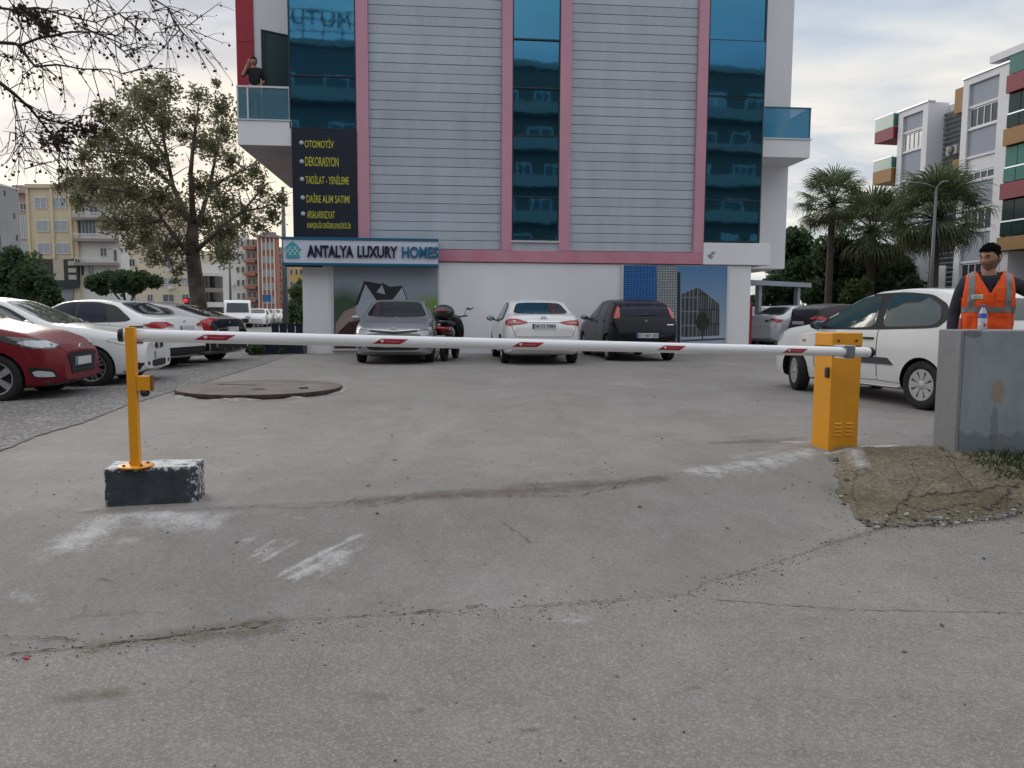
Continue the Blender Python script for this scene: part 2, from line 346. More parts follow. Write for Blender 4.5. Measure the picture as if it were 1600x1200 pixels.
DIRT = segmask([(((140, 1014), (250, 1000), (340, 985), (430, 974)), .13, .8), (((300, 1000), (420, 985)), .13, .8), (((0, 1027), (140, 1014)), .05, .6), (((430, 972), (650, 962)), .03, .5), (((100, 1095), (185, 1085)), .09, .8), (((720, 1072), (740, 1065)), .07, .4), (((300, 1090), (320, 1088)), .06, .55), (((1130, 690), (1260, 684)), .12, .5), (((880, 948), (960, 940)), .03, .5), (((640, 1115), (662, 1112)), .04, .7), (((1075, 1078), (1092, 1077)), .035, .8), (((820, 1144), (838, 1142)), .03, .8), (((1235, 1181), (1252, 1180)), .03, .9), (((1200, 1108), (1218, 1106)), .025, .7), (((1085, 960), (1098, 962)), .02, .9), (((570, 1085), (600, 1092)), .07, .55), (((225, 1160), (245, 1158)), .04, .5), (((500, 870), (505, 872)), .03, .6), (((575, 945), (640, 940)), .06, .35), (((1290, 852), (1380, 826), (1480, 824), (1600, 808)), .08, .7)])
DARK = segmask([(((300, 797), (450, 787), (560, 784)), .05, .6), (((560, 784), (640, 775), (800, 768), (950, 756), (1035, 748)), .15, .95), (((120, 800), (300, 797)), .06, .7), (((820, 760), (930, 756)), .2, .8), (((1120, 692), (1240, 688)), .16, .75), (((1350, 710), (1450, 700)), .2, .6), (((985, 770), (1045, 766)), .10, .3), (((120, 690), (330, 620)), .10, .3), (((560, 775), (610, 690), (640, 620)), .24, .36), (((940, 750), (900, 680), (850, 610)), .24, .34), (((400, 1010), (760, 985), (1200, 970), (1600, 990)), .30, .30), (((0, 1130), (500, 1090), (1100, 1090), (1600, 1130)), .32, .28), (((700, 900), (720, 800)), .2, .2), (((1045, 880), (1000, 780)), .22, .22)])
MOSS = segmask([(((100, 830), (330, 850), (400, 900)), .5, .30), (((1310, 770), (1400, 800), (1560, 790)), .28, .85), (((1420, 700), (1560, 745)), .18, .8), (((0, 700), (280, 620)), .18, .5)])
ATT = {'dust': DUST, 'dirt': DIRT, 'dark': DARK, 'moss': MOSS}

base = MB().add([(-900, -900, -.05), (900, -900, -.05), (900, 1500, -.05), (-900, 1500, -.05)], [(0, 1, 2, 3)]).build('ground', m_far); structure(base)
far = MB().add([(-400, 17, ZL - .13), (400, 17, ZL - .13), (400, 900, ZL - .13), (-400, 900, ZL - .13)], [(0, 1, 2, 3)]).build('street_ground', m_far); structure(far)
xs = np.concatenate([np.arange(-14, -3, .25), np.arange(-3, 5.2, .03), np.arange(5.2, 16.1, .3)])
und = lambda X, Y: .006 * np.sin(X * 1.3 + 1) * np.sin(Y * 1.1) * sstep(0, .6, Y - yj(X))
vs = np.concatenate([np.linspace(0, .12, 110)[:-1], np.linspace(.12, 1, 60)])
lot = sheet('concrete_lot', xs, lambda X: yj(X) - .02, lambda X: X * 0 + 31., vs, m_conc, 0, ATT)
vs = np.concatenate([np.linspace(0, .88, 40)[:-1], np.linspace(.88, 1, 150)])
road = sheet('asphalt_road', np.concatenate([np.arange(-60, -4, 2.), np.arange(-4, 6, .03), np.arange(6, 60, 2.)]), lambda X: X * 0 - 16., lambda X: yj(X) + .012 * np.sin(X * 23) + .015 * np.sin(X * 9.1 + 2), vs, m_road, .006, ATT, hf=lambda X, Y: X * 0)
# aggregate strip to the left of the lot
ys = np.concatenate([np.arange(5.2, 20, .08), np.arange(20, 44, 1.)])
Yg = np.repeat(ys[:, None], 12, 1); U = np.linspace(0, 1, 12)[None, :]; Xg = axl(Yg) + (-45 - axl(Yg)) * U ** 2
i = (np.arange(len(ys) - 1)[:, None] * 12 + np.arange(11)[None, :]).ravel()
agg = MB().add(np.stack([Xg, Yg, ZL + .006 - fall(Xg, Yg)], -1).reshape(-1, 3), np.stack([i, i + 1, i + 13, i + 12], 1)).build('aggregate_strip', m_agg); structure(agg)
# soil and broken concrete heaped between the cabinet, the grey wall and the road
ML = sorted([(float(p.y), float(p.x)) for p in (gp(x, y) for x, y in ((1296, 706), (1310, 740), (1312, 775), (1340, 808), (1366, 829)))])
nU, nV = 160, 80
Ug = np.repeat(np.linspace(0, 1, nU)[:, None], nV, 1); Vg = np.repeat(np.linspace(0, 1, nV)[None, :], nU, 0)
Yt = 5.0 + 1.5 * Vg; XL = np.interp(Yt, [a for a, b in ML], [b for a, b in ML]) + .02 * np.sin(Yt * 19) + .012 * np.sin(Yt * 47)
Xm = XL + (5.9 - XL) * Ug; Y0 = yj(Xm) + .02 + .02 * np.sin(Xm * 17) + .015 * np.sin(Xm * 41 + 1); Ym = Y0 + (np.maximum(Y0 + .1, 6.55) - Y0) * Vg
em = np.minimum(np.minimum(np.clip((Ym - Y0) / .16, 0, 1), np.clip((1 - Vg) * 5, 0, 1)), np.clip(Ug * 14, 0, 1)); em = em * em * (3 - 2 * em)
Zm = hgt(Xm, Ym) + .004 + em * (.040 + np.abs(noisegrid(Xm, Ym, 1.9, 3.)) * .045 + np.round(noisegrid(Xm, Ym, 3.3, 9.) * 3) / 3 * .020 + noisegrid(Xm, Ym, 14, 9.) * .010 + noisegrid(Xm, Ym, 38, 5.) * .005)
i = (np.arange(nU - 1)[:, None] * nV + np.arange(nV - 1)[None, :]).ravel(); FM = np.stack([i, i + nV, i + nV + 1, i + 1], 1)
mdv = np.stack([Xm, Ym, Zm], -1).reshape(-1, 3); mb = MB(); mb.v = [tuple(q) for q in mdv]; mb.f = [tuple(q) for q in FM]; mb.m = [0] * len(FM); mb.s = [True] * len(FM)
mound = structure(mb.build('soil_mound', m_dirt, fix=False))
for k in ('dust', 'moss', 'dark', 'dirt'): mound.data.attributes.new(k, 'FLOAT', 'POINT').data.foreach_set('value', ATT[k](Xm, Ym).ravel().astype(np.float32))
MBV = BVHTree.FromPolygons([Vector(q) for q in mdv], [tuple(q) for q in FM])
# cracks: thin dark fissures following the joints
m_crack = mat('crack_dark', (.050, .043, .037), .95, var=.5, scale=30)
m_crack2 = mat('crack_soft', (.125, .113, .10), .95, var=.4, scale=20)
def crack(pts, wd, par, m=m_crack, seed=1, dz=.009, hf=None, jag=.012):
    rr = random.Random(seed); q = [gp(*p) for p in pts]; out = []
    for a, b in zip(q[:-1], q[1:]):
        n_ = max(2, int((b - a).length / .022))
        for k in range(n_): out.append(a.lerp(b, k / n_))
    out.append(q[-1]); mb = MB(); L_, R_ = [], []
    for k, p in enumerate(out):
        t = (out[min(k + 1, len(out) - 1)] - out[max(k - 1, 0)]).normalized(); n_ = Vector((-t.y, t.x, 0))
        j = (rr.random() - .5) * jag * 2; ww = wd * .6 * rr.uniform(.15, 1.0) ** 1.3 * (1 if 0 < k < len(out) - 1 else .1); c = p + n_ * j
        a, b = c + n_ * ww / 2, c - n_ * ww / 2
        for z_ in (a, b):
            hh_ = MBV.ray_cast(Vector((z_.x, z_.y, 3)), Vector((0, 0, -1)))[0] if par.name == 'soil_mound' else None
            z_.z = (hh_.z if hh_ else float(hgt(z_.x, z_.y))) + dz
        L_.append(a); R_.append(b)
    n_ = len(out); mb.add(L_ + R_, [(i, i + 1, n_ + i + 1, n_ + i) for i in range(n_ - 1)])
    o = mb.build('crack', m, par, fix=False); return o
crack(((0, 1027), (60, 1020), (150, 1012), (235, 1002), (300, 993), (430, 970)), .022, lot, seed=2)
crack(((385, 985), (415, 978), (435, 968)), .02, lot, seed=22)
crack(((430, 970), (520, 968), (650, 961), (660, 958), (760, 948)), .009, lot, m_crack2, seed=3)
crack(((640, 962), (680, 955)), .03, lot, seed=33); crack(((735, 952), (758, 948)), .018, lot, seed=34)
crack(((800, 951), (870, 946), (960, 940)), .018, lot, m_crack2, seed=4); crack(((960, 940), (1075, 930), (1100, 912), (1150, 900), (1240, 872), (1300, 850)), .014, lot, m_crack2, seed=5)
crack(((1110, 938), (1200, 946), (1330, 955), (1480, 958), (1600, 960)), .014, road, m_crack2, seed=6, jag=.008)
crack(((340, 797), (420, 792), (470, 796), (540, 790), (560, 778), (600, 772)), .012, lot, m_crack, seed=7); crack(((560, 782), (580, 792), (610, 786), (640, 776)), .012, lot, m_crack, seed=8)
crack(((640, 779), (720, 775), (800, 776), (900, 776), (935, 768), (1035, 748)), .014, lot, m_crack, seed=9); crack(((780, 815), (810, 835), (832, 851)), .012, lot, m_crack, seed=10)
crack(((900, 762), (980, 755), (1040, 742), (1120, 740)), .012, lot, m_crack, seed=11); crack(((640, 771), (740, 765), (850, 757), (950, 750), (1000, 744)), .010, lot, m_crack, seed=51); crack(((720, 766), (728, 775)), .008, lot, m_crack, seed=52); crack(((830, 758), (845, 775)), .008, lot, m_crack, seed=53); crack(((85, 970), (160, 960), (280, 958)), .008, lot, m_crack2, seed=12); crack(((0, 996), (90, 1000), (125, 1002)), .014, lot, seed=13)
crack(((135, 945), (130, 962)), .008, lot, m_crack2, seed=14); crack(((300, 755), (480, 752), (640, 755), (780, 753)), .008, lot, m_crack2, seed=15); crack(((150, 905), (190, 910)), .012, lot, seed=16)
crack(((1355, 670), (1400, 677), (1420, 681)), .012, lot, seed=17); crack(((1120, 686), (1200, 681), (1260, 684)), .014, lot, m_crack2, seed=18)
MU = .045
for k, (pts, w_) in enumerate([(((1385, 815), (1410, 800), (1420, 790), (1450, 785), (1520, 780), (1560, 768), (1600, 772)), .035), (((1500, 800), (1545, 800), (1580, 780)), .04), (((1420, 690), (1450, 700), (1500, 735)), .012), (((1440, 785), (1490, 790), (1530, 787)), .014), (((1340, 740), (1330, 775), (1345, 800)), .014), (((1570, 800), (1575, 775), (1600, 765)), .03), (((1400, 800), (1445, 812), (1500, 800)), .02), (((1350, 715), (1420, 730), (1480, 722), (1540, 740)), .014), (((1420, 730), (1435, 760), (1415, 792)), .014), (((1480, 722), (1500, 752), (1530, 780)), .016), (((1380, 760), (1440, 770), (1500, 752)), .010)]):
    crack(pts, w_, mound, m_crack, seed=40 + k, dz=.004)

# grit and dry leaves lying along the joints and on the road
rr = random.Random(8); gb = MB(); jl = [(x, float(yj(np.array(x)))) for x in np.arange(-2.4, 3.8, .01)]
bm_ = bmesh.new(); bmesh.ops.create_icosphere(bm_, subdivisions=1, radius=1); GV = [q.co.copy() for q in bm_.verts]; GF = [[q.index for q in f.verts] for f in bm_.faces]; bm_.free()
for k in range(2300):
    if k < 1000: x, y = rr.choice(jl); y += rr.gauss(0, .075) - .015
    elif k < 1450: x, y = rr.uniform(2.2, 4.2), rr.uniform(4.9, 5.7)
    else: x, y = rr.uniform(-3.2, 4.5), rr.uniform(1.6, 7.5)
    r_ = rr.uniform(.0015, .006) * (1.6 if rr.random() < .06 else 1); hh_ = MBV.ray_cast(Vector((x, y, 3)), Vector((0, 0, -1)))[0]; z = max(float(hgt(x, y)), hh_.z if hh_ else -9, .006 if y < float(yj(np.array(x))) else -9)
    gb.add([Vector((x, y, z + r_ * .4)) + Vector((v.x * r_ * rr.uniform(.7, 1.3), v.y * r_, v.z * r_ * .7)) for v in GV], GF, rr.choice((0, 0, 1, 1, 1, 2)))
for k in range(170):
    y = rr.uniform(5.0, 6.3); x = float(np.interp(y, [a for a, b in ML], [b for a, b in ML])) + abs(rr.gauss(0, .05)) - .03
    if k > 18: x = rr.uniform(2.4, 4.1); y = float(yj(np.array(x))) + abs(rr.gauss(0, .07)) - .02
    hh_ = MBV.ray_cast(Vector((x, y, 3)), Vector((0, 0, -1)))[0]; z = hh_.z if hh_ else max(float(hgt(x, y)), .006); r_ = rr.uniform(.006, .022) * (1.5 if rr.random() < .1 else 1)
    gb.add([Vector((x, y, z + r_ * .3)) + Vector((v.x * r_ * rr.uniform(.6, 1.4), v.y * r_ * rr.uniform(.7, 1.3), v.z * r_ * .7)) for v in GV], GF, rr.choice((0, 1, 1, 2)))
o = gb.build('gravel', [mat('grit_pale', (.36, .34, .31), .9), mat('grit_grey', (.17, .16, .15), .9), mat('grit_dark', (.10, .09, .08), .9)], fix=False); o['kind'] = 'stuff'; o['label'] = 'loose grit lying along the joint and over the road'
lb_ = MB()
for k in range(46):
    x, y = rr.uniform(-3.4, 4.2), rr.uniform(2.2, 13); z = max(float(hgt(x, y)), .006) + .006; a = rr.uniform(0, 6.3); s_ = rr.uniform(.012, .03); u_ = Vector((math.cos(a), math.sin(a), .15)) * s_; v_ = Vector((-math.sin(a), math.cos(a), .1)) * s_ * .45; p = Vector((x, y, z)); lb_.add([p - u_, p + v_, p + u_, p - v_], [(0, 1, 2, 3)])
o = lb_.build('leaves', mat('dry_leaf', (.07, .045, .028), .8), fix=False); o['kind'] = 'stuff'; o['label'] = 'small dry leaves scattered over the concrete'
# ---------------------------------------------------------------- the clad building in the middle
FA = R(5.3); FO = at(560, 520, 21.2); FO.z = ZL
FN = Vector((math.sin(FA), -math.cos(FA), 0)); FU = Vector((math.cos(FA), math.sin(FA), 0))
BLD = thing('clad_building', 'grey plank clad building with pink pillars and tall blue glass strips behind the parked cars', 'building', FO, FA)
def fl(x, y, v=0.):                                     # picture point -> (u, z) in the building's own facade plane, v metres behind the front
    p = onp(x, y, FO - FN * v, FN); q = p - FO; return q.dot(FU), q.z
def fu(x, v=0., y=300): return fl(x, y, v)[0]
def fz(x, y, v=0.): return fl(x, y, v)[1]
m_plank = mat('siding_grey', (.405, .455, .52), .55, var=.07, scale=2.2, dirt=.22, dirtcol=(.27, .285, .31), stretch=(1, 1, .22), bump=.05, bscale=60, world=True)
m_joint = mat('siding_joint', (.23, .25, .275), .8)
m_pink = mat('pink_cladding', (.54, .275, .36), .5, var=.05, scale=1.2, dirt=.15, dirtcol=(.42, .12, .19), stretch=(1, 1, .4))
m_pinkd = mat('pink_beam', (.50, .185, .25), .5, var=.10, scale=1.1, col2=(.54, .27, .34))
m_white = mat('white_render', (.74, .75, .79), .75, var=.035, scale=.9, dirt=.10, dirtcol=(.5, .5, .5), stretch=(1, 1, .35), bump=.06, bscale=80)
m_red = mat('red_cladding', (.36, .022, .045), .45, var=.05, scale=1.)
m_soff = mat('soffit', (.42, .36, .34), .8, var=.1, scale=1.5)
m_glass = mat('blue_mirror_glass', (.058, .22, .36), .03, metal=.95, bump=.10, bscale=.8)
m_frame = mat('dark_frame', (.02, .03, .045), .4)
m_rail = mat('blue_glass_rail', (.10, .25, .33), .04, metal=0, trans=.0, spec=.8, alpha=.5)
m_alu = mat('aluminium', (.62, .64, .68), .4, metal=.5)
m_dark = mat('near_black', (.012, .013, .016), .6)
ztop = 17.0
zsid0 = fz(780, 390); zbeam = fz(780, 409.5)
uL, uR = fu(455), fu(1197, y=200)
ug = fl(473, 480)[0], fl(1172, 480)[0]
# structural core behind the cladding
MB().box((uL + .02, .12, zbeam - .02), (uR - .02, 9, ztop)).build('wall', m_joint, BLD)
MB().box((ug[0], .02, -.3), (ug[1], 9, zbeam - .021)).build('wall', m_white, BLD)['label'] = 'white rendered ground floor wall'
cols = [(555, 575.5, 560, 577), (783.5, 801.5, 784.5, 799), (875.5, 893.5, 873.5, 890.5), (1092, 1108, 1084, 1099)]
cu = []
for k, (a, b, a2, b2) in enumerate(cols):
    u0 = (fl(a, 5)[0] + fl(a2, 380)[0]) / 2; u1 = (fl(b, 5)[0] + fl(b2, 380)[0]) / 2; cu.append((u0, u1))
    MB().box((u0, -.05, zsid0 - .02), (u1, .10, ztop)).build('pillar', m_pink, BLD, bevel=.008)
MB().box((fu(660, 0, 400), -.046, zbeam), (cu[3][1], .10, zsid0 - .022)).build('beam', m_pinkd, BLD, bevel=.008)
# siding: every plank is a piece of its own
pitch = .2465
def plankmesh(wd):
    return MB().prism([(0, 0), (.010, .0), (.013, .006), (.013, pitch - .019), (.011, pitch - .013), (0, pitch - .012)], 0, wd, 'X').mesh('plank', m_plank)
def planks(u0, u1, z0, z1, mi):
    wd = u1 - u0 - .012; me = plankmesh(wd); rr = random.Random(int(u0 * 10) + 5); z = z0
    # prism axis X gives (h, u, v): depth along +y; flip so the lip stands out towards the viewer
    for v in me.vertices: v.co.y = .088 - v.co.y * 2.2
    me.flip_normals(); me.update()
    while z < z1:
        o = link('plank', me, BLD, (u0 + .006, rr.uniform(-.003, .003), z)); z += pitch
planks(cu[0][1], cu[1][0], zsid0, 10.6, 0); planks(cu[2][1], cu[3][0], zsid0, 10.6, 1)
MB().box((cu[0][1], .04, 10.7), (cu[1][0], .1, ztop)).build('upper_siding', m_plank, BLD); MB().box((cu[2][1], .04, 10.7), (cu[3][0], .1, ztop)).build('upper_siding', m_plank, BLD)
# glass strips with panes between dark transoms
def strip(u0, u1, zb, trs, name='window'):
    z = [zb] + trs + [ztop]; f = MB(); t = .035
    for a in (u0 + .002, u1 - t): f.box((a, -.03, zb), (a + t - .002, .08, ztop - .01))
    for q in [zb + t / 2] + trs: f.box((u0 + t, -.028, q - t / 2), (u1 - t, .08, q + t / 2))
    fr = f.build(name, m_frame, BLD)
    for a, b in zip(z[:-1], z[1:]):
        p = MB().box((u0 + t, .0, a + t / 2), (u1 - t, .03, b - t / 2)).build('pane', m_glass, fr)
        rr = random.Random(int(a * 100 + u0 * 10)); p.rotation_euler = (rr.uniform(-.004, .004), 0, rr.uniform(-.003, .003)); 
for u0, u1, zb, tr in ((fu(455), cu[0][0], fz(500, 202), (119, -60)), (cu[1][1], cu[2][0], fz(838, 376), (308, 212, 138, 62, -40)), (cu[3][1], fu(1192, 0, 200), fz(1150, 378.5), (313, 232, 152, 64, -40))):
    xm = 800 + (u0 + u1) / 2 / 21.5 * 1202 - 240
    strip(u0, u1, zb, [fz(500 if u0 < -1 else 838 if u0 < 7 else 1150, y) for y in tr])
MB().box((cu[1][1], .0, zsid0 - .02), (cu[2][0], .09, fz(838, 376) - .004)).build('spandrel', m_plank, BLD)
MB().box((cu[1][1] - .03, -.06, fz(838, 379)), (cu[2][0] + .03, .02, fz(838, 376) - .003)).build('sill', m_alu, BLD)
# white parapet box under the right glass strip, and the set back rear wing
MB().box((cu[3][1] + .003, -.06, zbeam - .004), (fl(1204, 395, -.06)[0], 2.0, fz(1150, 379.5) - .01)).build('parapet', m_white, BLD, bevel=.01)
bk = 1.75
uw0 = fl(1150, 100, bk)[0]; uw1 = fl(1234, 200, bk)[0]; zw0 = fz(1225, 420, bk)
MB().box((uw0, bk, zw0), (uw1, 9, ztop)).build('rear_wing_wall', m_white, BLD)
# services panel
m_navy = mat('navy_panel', (.012, .018, .032), .35, var=.15, scale=2)
px0, px1 = fu(457.5, -.03, 290), fu(558, -.03, 290); pz0, pz1 = fz(500, 372, -.03), fz(500, 202, -.03) - .01
SP = thing('services_sign', 'tall dark navy sign panel listing services in yellow capitals above the shop sign', 'sign', FO + FU * px0, FA)
MB().box((0, -.075, pz0), (cu[0][0] - px0 - .006, -.031, pz1)).build('panel', m_navy, SP)
m_yel = mat('yellow_letters', (.50, .48, .05), .5); m_bul = mat('bullet_grey', (.45, .46, .5), .5)
for tx, x0, x1, ya, yb_ in (('OTOMOTİV', 476, 521.5, 216.5, 230.5), ('DEKORASYON', 477, 529, 246, 259.5), ('TADİLAT - YENİLEME', 477.5, 545, 272.5, 287), ('DAİRE ALIM SATIMI', 479, 546, 302, 316.5), ('ARSALARINIZ KAT', 480, 523, 330, 341), ('KARŞILIĞI DEĞERLENDİRİLİR', 480, 548.5, 346.5, 358.5)):
    a = fl(x0, yb_, -.08); b = fl(x1, ya, -.08)
    hh = b[1]; put_text('lettering', tx, a[0] - px0, a[1], b[0] - px0, hh, -.0755, m_yel, SP, .006, .008)
for x, y in ((471, 223), (471.5, 252.5), (472, 280), (473, 309), (473.5, 334)):
    a = fl(x, y, -.08); MB().lathe([(.0, -.0), (.058, -.0), (.058, .012), (0, .014)], 14, 'Y', (a[0] - px0, -.09, a[1])).build('bullet', m_bul, SP)
# shop sign box
sv = -.42
s0 = fl(441, 395, sv)[0]; s1 = fl(685, 395, sv)[0]; sz0, sz1 = fz(560, 415.5, sv), fz(560, 371.5, sv)
SG = thing('shop_sign', 'long pale sign box with blue edges reading ANTALYA LUXURY HOMES', 'sign', FO + FU * s0, FA)
m_sface = mat('sign_face', (.60, .64, .76), .4, var=.03, scale=1); m_teal = mat('sign_edge_blue', (.012, .12, .21), .35)
W_ = s1 - s0; DS = 0.0
MB().box((.03, sv, sz0 + .07), (W_ - .012, -.09, sz1 - .07)).build('sign_face', m_sface, SG)
MB().box((-.03, sv - .03, sz1 - .068), (W_, -.085, sz1)).box((-.02, sv - .03, sz0), (W_, -.085, sz0 + .068)).box((W_ - .010, sv + .01, sz0 + .068), (W_ - .001, -.085, sz1 - .068)).build('sign_edge', m_teal, SG, bevel=.006)
m_let = mat('letter_navy', (.008, .012, .035), .3); m_let2 = mat('letter_blue', (.012, .13, .24), .3)
def sgp(x, y): a = fl(x, y, sv - .03); return a[0] - s0, a[1]
for word, x0, x1, mm in (('ANTALYA', 472.5, 547, m_let), ('LUXURY', 553.5, 618, m_let), ('HOMES', 625, 683.5, m_let2)):
    a = sgp(x0, 0); b = sgp(x1, 0); zz = (sgp(560, 402.5)[1], sgp(560, 384.0)[1])
    put_letters(word, a[0], zz[0], b[0], zz[1], sv - .004, mm, SG, .045, .028)
# house shaped emblem of teal tiles with white lines
c0 = sgp(457, 391); hw = .21
em = MB()
em.prism([(c0[0] - .17, c0[1] - .2), (c0[0] + .17, c0[1] - .2), (c0[0] + .17, c0[1] + .03), (c0[0] + .225, c0[1] + .03), (c0[0] + .1, c0[1] + .16), (c0[0], c0[1] + .24), (c0[0] - .1, c0[1] + .16), (c0[0] - .225, c0[1] + .03), (c0[0] - .17, c0[1] + .03)], sv - .03, sv - .001, 'Y')
em.build('emblem', mat('emblem_teal', (.05, .36, .42), .35), SG)
ln = MB()
for k in (-.12, 0, .12):
    for s in (1, -1):
        ln.prism([(c0[0] + k - .1 * s - .008, c0[1] - .13), (c0[0] + k - .1 * s + .008, c0[1] - .13), (c0[0] + k + .1 * s + .008, c0[1] + .1), (c0[0] + k + .1 * s - .008, c0[1] + .1)], sv - .036 - .001 * s, sv - .031, 'Y')
ln.build('emblem_line', mat('emblem_white', (.7, .75, .8), .4), SG)
MB().box((.05, sv + .03, sz0 - .03), (1.0, -.1, sz0 - .002)).build('bracket', m_dark, SG)

# posters on the ground floor
def photo_mat(name, builder):
    M = bpy.data.materials.new(name); M.use_nodes = True; N, L = M.node_tree.nodes, M.node_tree.links; b = N['Principled BSDF']; b.inputs['Roughness'].default_value = .35
    tc = N.new('ShaderNodeTexCoord'); L.new(builder(N, L, tc.outputs['Object']), b.inputs['Base Color']); return M
def nod(N, L):
    def mx(f, a, c):
        t = N.new('ShaderNodeMix'); t.data_type = 'RGBA'
        for s, v in ((0, f), (6, a), (7, c)):
            if isinstance(v, (float, int)): t.inputs[s].default_value = v
            elif isinstance(v, tuple): t.inputs[s].default_value = (*v, 1)
            else: L.new(v, t.inputs[s])
        return t.outputs[2]
    def ma(op, a, c=0., cl=False):
        t = N.new('ShaderNodeMath'); t.operation = op; t.use_clamp = cl
        for s, v in ((0, a), (1, c)):
            if isinstance(v, (float, int)): t.inputs[s].default_value = v
            else: L.new(v, t.inputs[s])
        return t.outputs[0]
    def blob(X, Z, cx, cz, rx, rz):
        a = ma('DIVIDE', ma('SUBTRACT', X, cx), rx); b = ma('DIVIDE', ma('SUBTRACT', Z, cz), rz)
        d = ma('SQRT', ma('ADD', ma('MULTIPLY', a, a), ma('MULTIPLY', b, b))); return ma('SUBTRACT', 1.0, ma('MULTIPLY', ma('SUBTRACT', d, .45), 1.6), True)
    return mx, ma, blob
pv = -.035
def poster_frame(xa, xb, ya, yb_, name, label):
    u0, z1 = fl(xa, ya, pv); u1, z0 = fl(xb, yb_, pv)
    T = thing(name, label, 'poster', FO + FU * u0, FA); W, t = u1 - u0, .06
    MB().box((-t, pv - .01, z0 - t), (0, .015, z1)).box((W, pv - .01, z0 - t), (W + t, .015, z1)).box((0, pv - .01, z0 - t), (W, .015, z0)).build('frame', m_alu, T, bevel=.005)
    return T, W, z0, z1
T1, W1, z0, z1 = poster_frame(520.5, 684, 412, 545, 'house_poster', 'poster of a hand holding a gabled house beside the white entrance pillar')
def b1(N, L, P):
    mx, ma, blob = nod(N, L); s = N.new('ShaderNodeSeparateXYZ'); L.new(P, s.inputs[0]); X, Z = s.outputs[0], s.outputs[2]
    f = ma('DIVIDE', ma('SUBTRACT', Z, z0), z1 - z0); c = mx(f, (.20, .24, .33), (.30, .345, .41))
    h = z1 - z0
    c = mx(blob(X, Z, .3, z0 + h * .45, .75, .75), c, (.045, .085, .05)); c = mx(blob(X, Z, 2.75, z0 + h * .42, .9, .62), c, (.17, .27, .055)); c = mx(blob(X, Z, 2.7, z0 + h * .2, .9, .5), c, (.19, .09, .03))
    c = mx(blob(X, Z, .0, z0 + h * .1, .6, .5), c, (.06, .03, .02))
    return c
MB().box((0, pv + .004, z0), (W1, .015, z1)).build('print', photo_mat('poster_sky', b1), T1)
def pt(x, y): a = fl(x, y, pv); return a[0] - fl(520.5, 412, pv)[0], a[1]
def flat(name, px, m, T, off, P0): 
    mb = MB(); q = [P0(*p) for p in px]; mb.prism(q, pv + .003 - off, pv + .0035, 'Y'); return mb.build(name, m, T)
m_p = {k: mat('print_' + k, c, .4, var=v, scale=3) for k, c, v in (('roof', (.022, .027, .032), .2), ('wall', (.36, .40, .47), .06), ('hand', (.28, .22, .20), .15), ('cuff', (.05, .022, .016), .2), ('win', (.12, .14, .17), .1), ('tree', (.018, .03, .022), .3))}
flat('printed_hand', [(522, 545), (525, 505), (537, 487), (560, 477), (600, 476), (600, 545)], m_p['hand'], T1, .0015, pt)
flat('printed_cuff', [(522, 545), (528, 520), (545, 503), (566, 500), (566, 545)], m_p['cuff'], T1, .002, pt)
flat('printed_wall', [(556, 478), (570, 441), (589, 468), (640, 468), (640, 500), (556, 500)], m_p['wall'], T1, .0025, pt)
flat('printed_wall', [(613, 470), (628, 449), (636, 470)], m_p['wall'], T1, .005, pt)
flat('printed_roof', [(569, 439), (595, 443.5), (598, 442), (609, 448), (628, 446.5), (637, 468), (634, 469), (627, 451), (615, 466), (612, 469), (588, 469), (571, 444), (559, 477), (554, 477)], m_p['roof'], T1, .004, pt)
flat('printed_dormer', [(588, 456.5), (597, 445), (602, 460)], m_p['wall'], T1, .006, pt)
T2, W2, y0, y1 = poster_frame(974.5, 1133, 414.5, 537, 'tower_poster', 'poster of blue glass towers on the white wall behind the dark hatchback')
zz0, zz1 = y0, y1
def b2(N, L, P):
    mx, ma, blob = nod(N, L); s = N.new('ShaderNodeSeparateXYZ'); L.new(P, s.inputs[0]); X, Z = s.outputs[0], s.outputs[2]
    f = ma('DIVIDE', ma('SUBTRACT', Z, zz0), zz1 - zz0, True); return mx(f, (.34, .40, .46), (.065, .20, .40))
MB().box((0, pv + .004, y0), (W2, .015, y1)).build('print', photo_mat('poster_sky_blue', b2), T2)
def pt2(x, y): a = fl(x, y, pv); return a[0] - fl(974.5, 414.5, pv)[0], a[1]
def grid_mat(name, ca, cb, sx, sz, thr, var=.3):
    M = bpy.data.materials.new(name); M.use_nodes = True; N, L = M.node_tree.nodes, M.node_tree.links; b = N['Principled BSDF']; b.inputs['Roughness'].default_value = .35
    tc = N.new('ShaderNodeTexCoord'); mp = N.new('ShaderNodeMapping'); mp.inputs['Rotation'].default_value = (R(90), 0, 0); mp.inputs['Scale'].default_value = (1, 1, 1); L.new(tc.outputs['Object'], mp.inputs[0])
    br = N.new('ShaderNodeTexBrick'); br.offset = 0; br.inputs['Scale'].default_value = 1; br.inputs['Brick Width'].default_value = sx; br.inputs['Row Height'].default_value = sz; br.inputs['Mortar Size'].default_value = thr
    br.inputs['Color1'].default_value = (*ca, 1); br.inputs['Color2'].default_value = (*[v * (1 - var) for v in ca], 1); br.inputs['Mortar'].default_value = (*cb, 1); L.new(mp.outputs[0], br.inputs['Vector']); L.new(br.outputs['Color'], b.inputs['Base Color']); return M
g1 = grid_mat('print_blue_tower', (.012, .07, .26), (.03, .16, .42), .09, .06, .012, .6); g2 = grid_mat('print_pale_tower', (.50, .47, .34), (.12, .17, .24), .075, .075, .018); g3 = grid_mat('print_dark_tower', (.04, .055, .075), (.16, .18, .2), .12, .4, .02, .5); g4 = grid_mat('print_block', (.17, .19, .20), (.02, .03, .04), .07, .42, .02, .5)
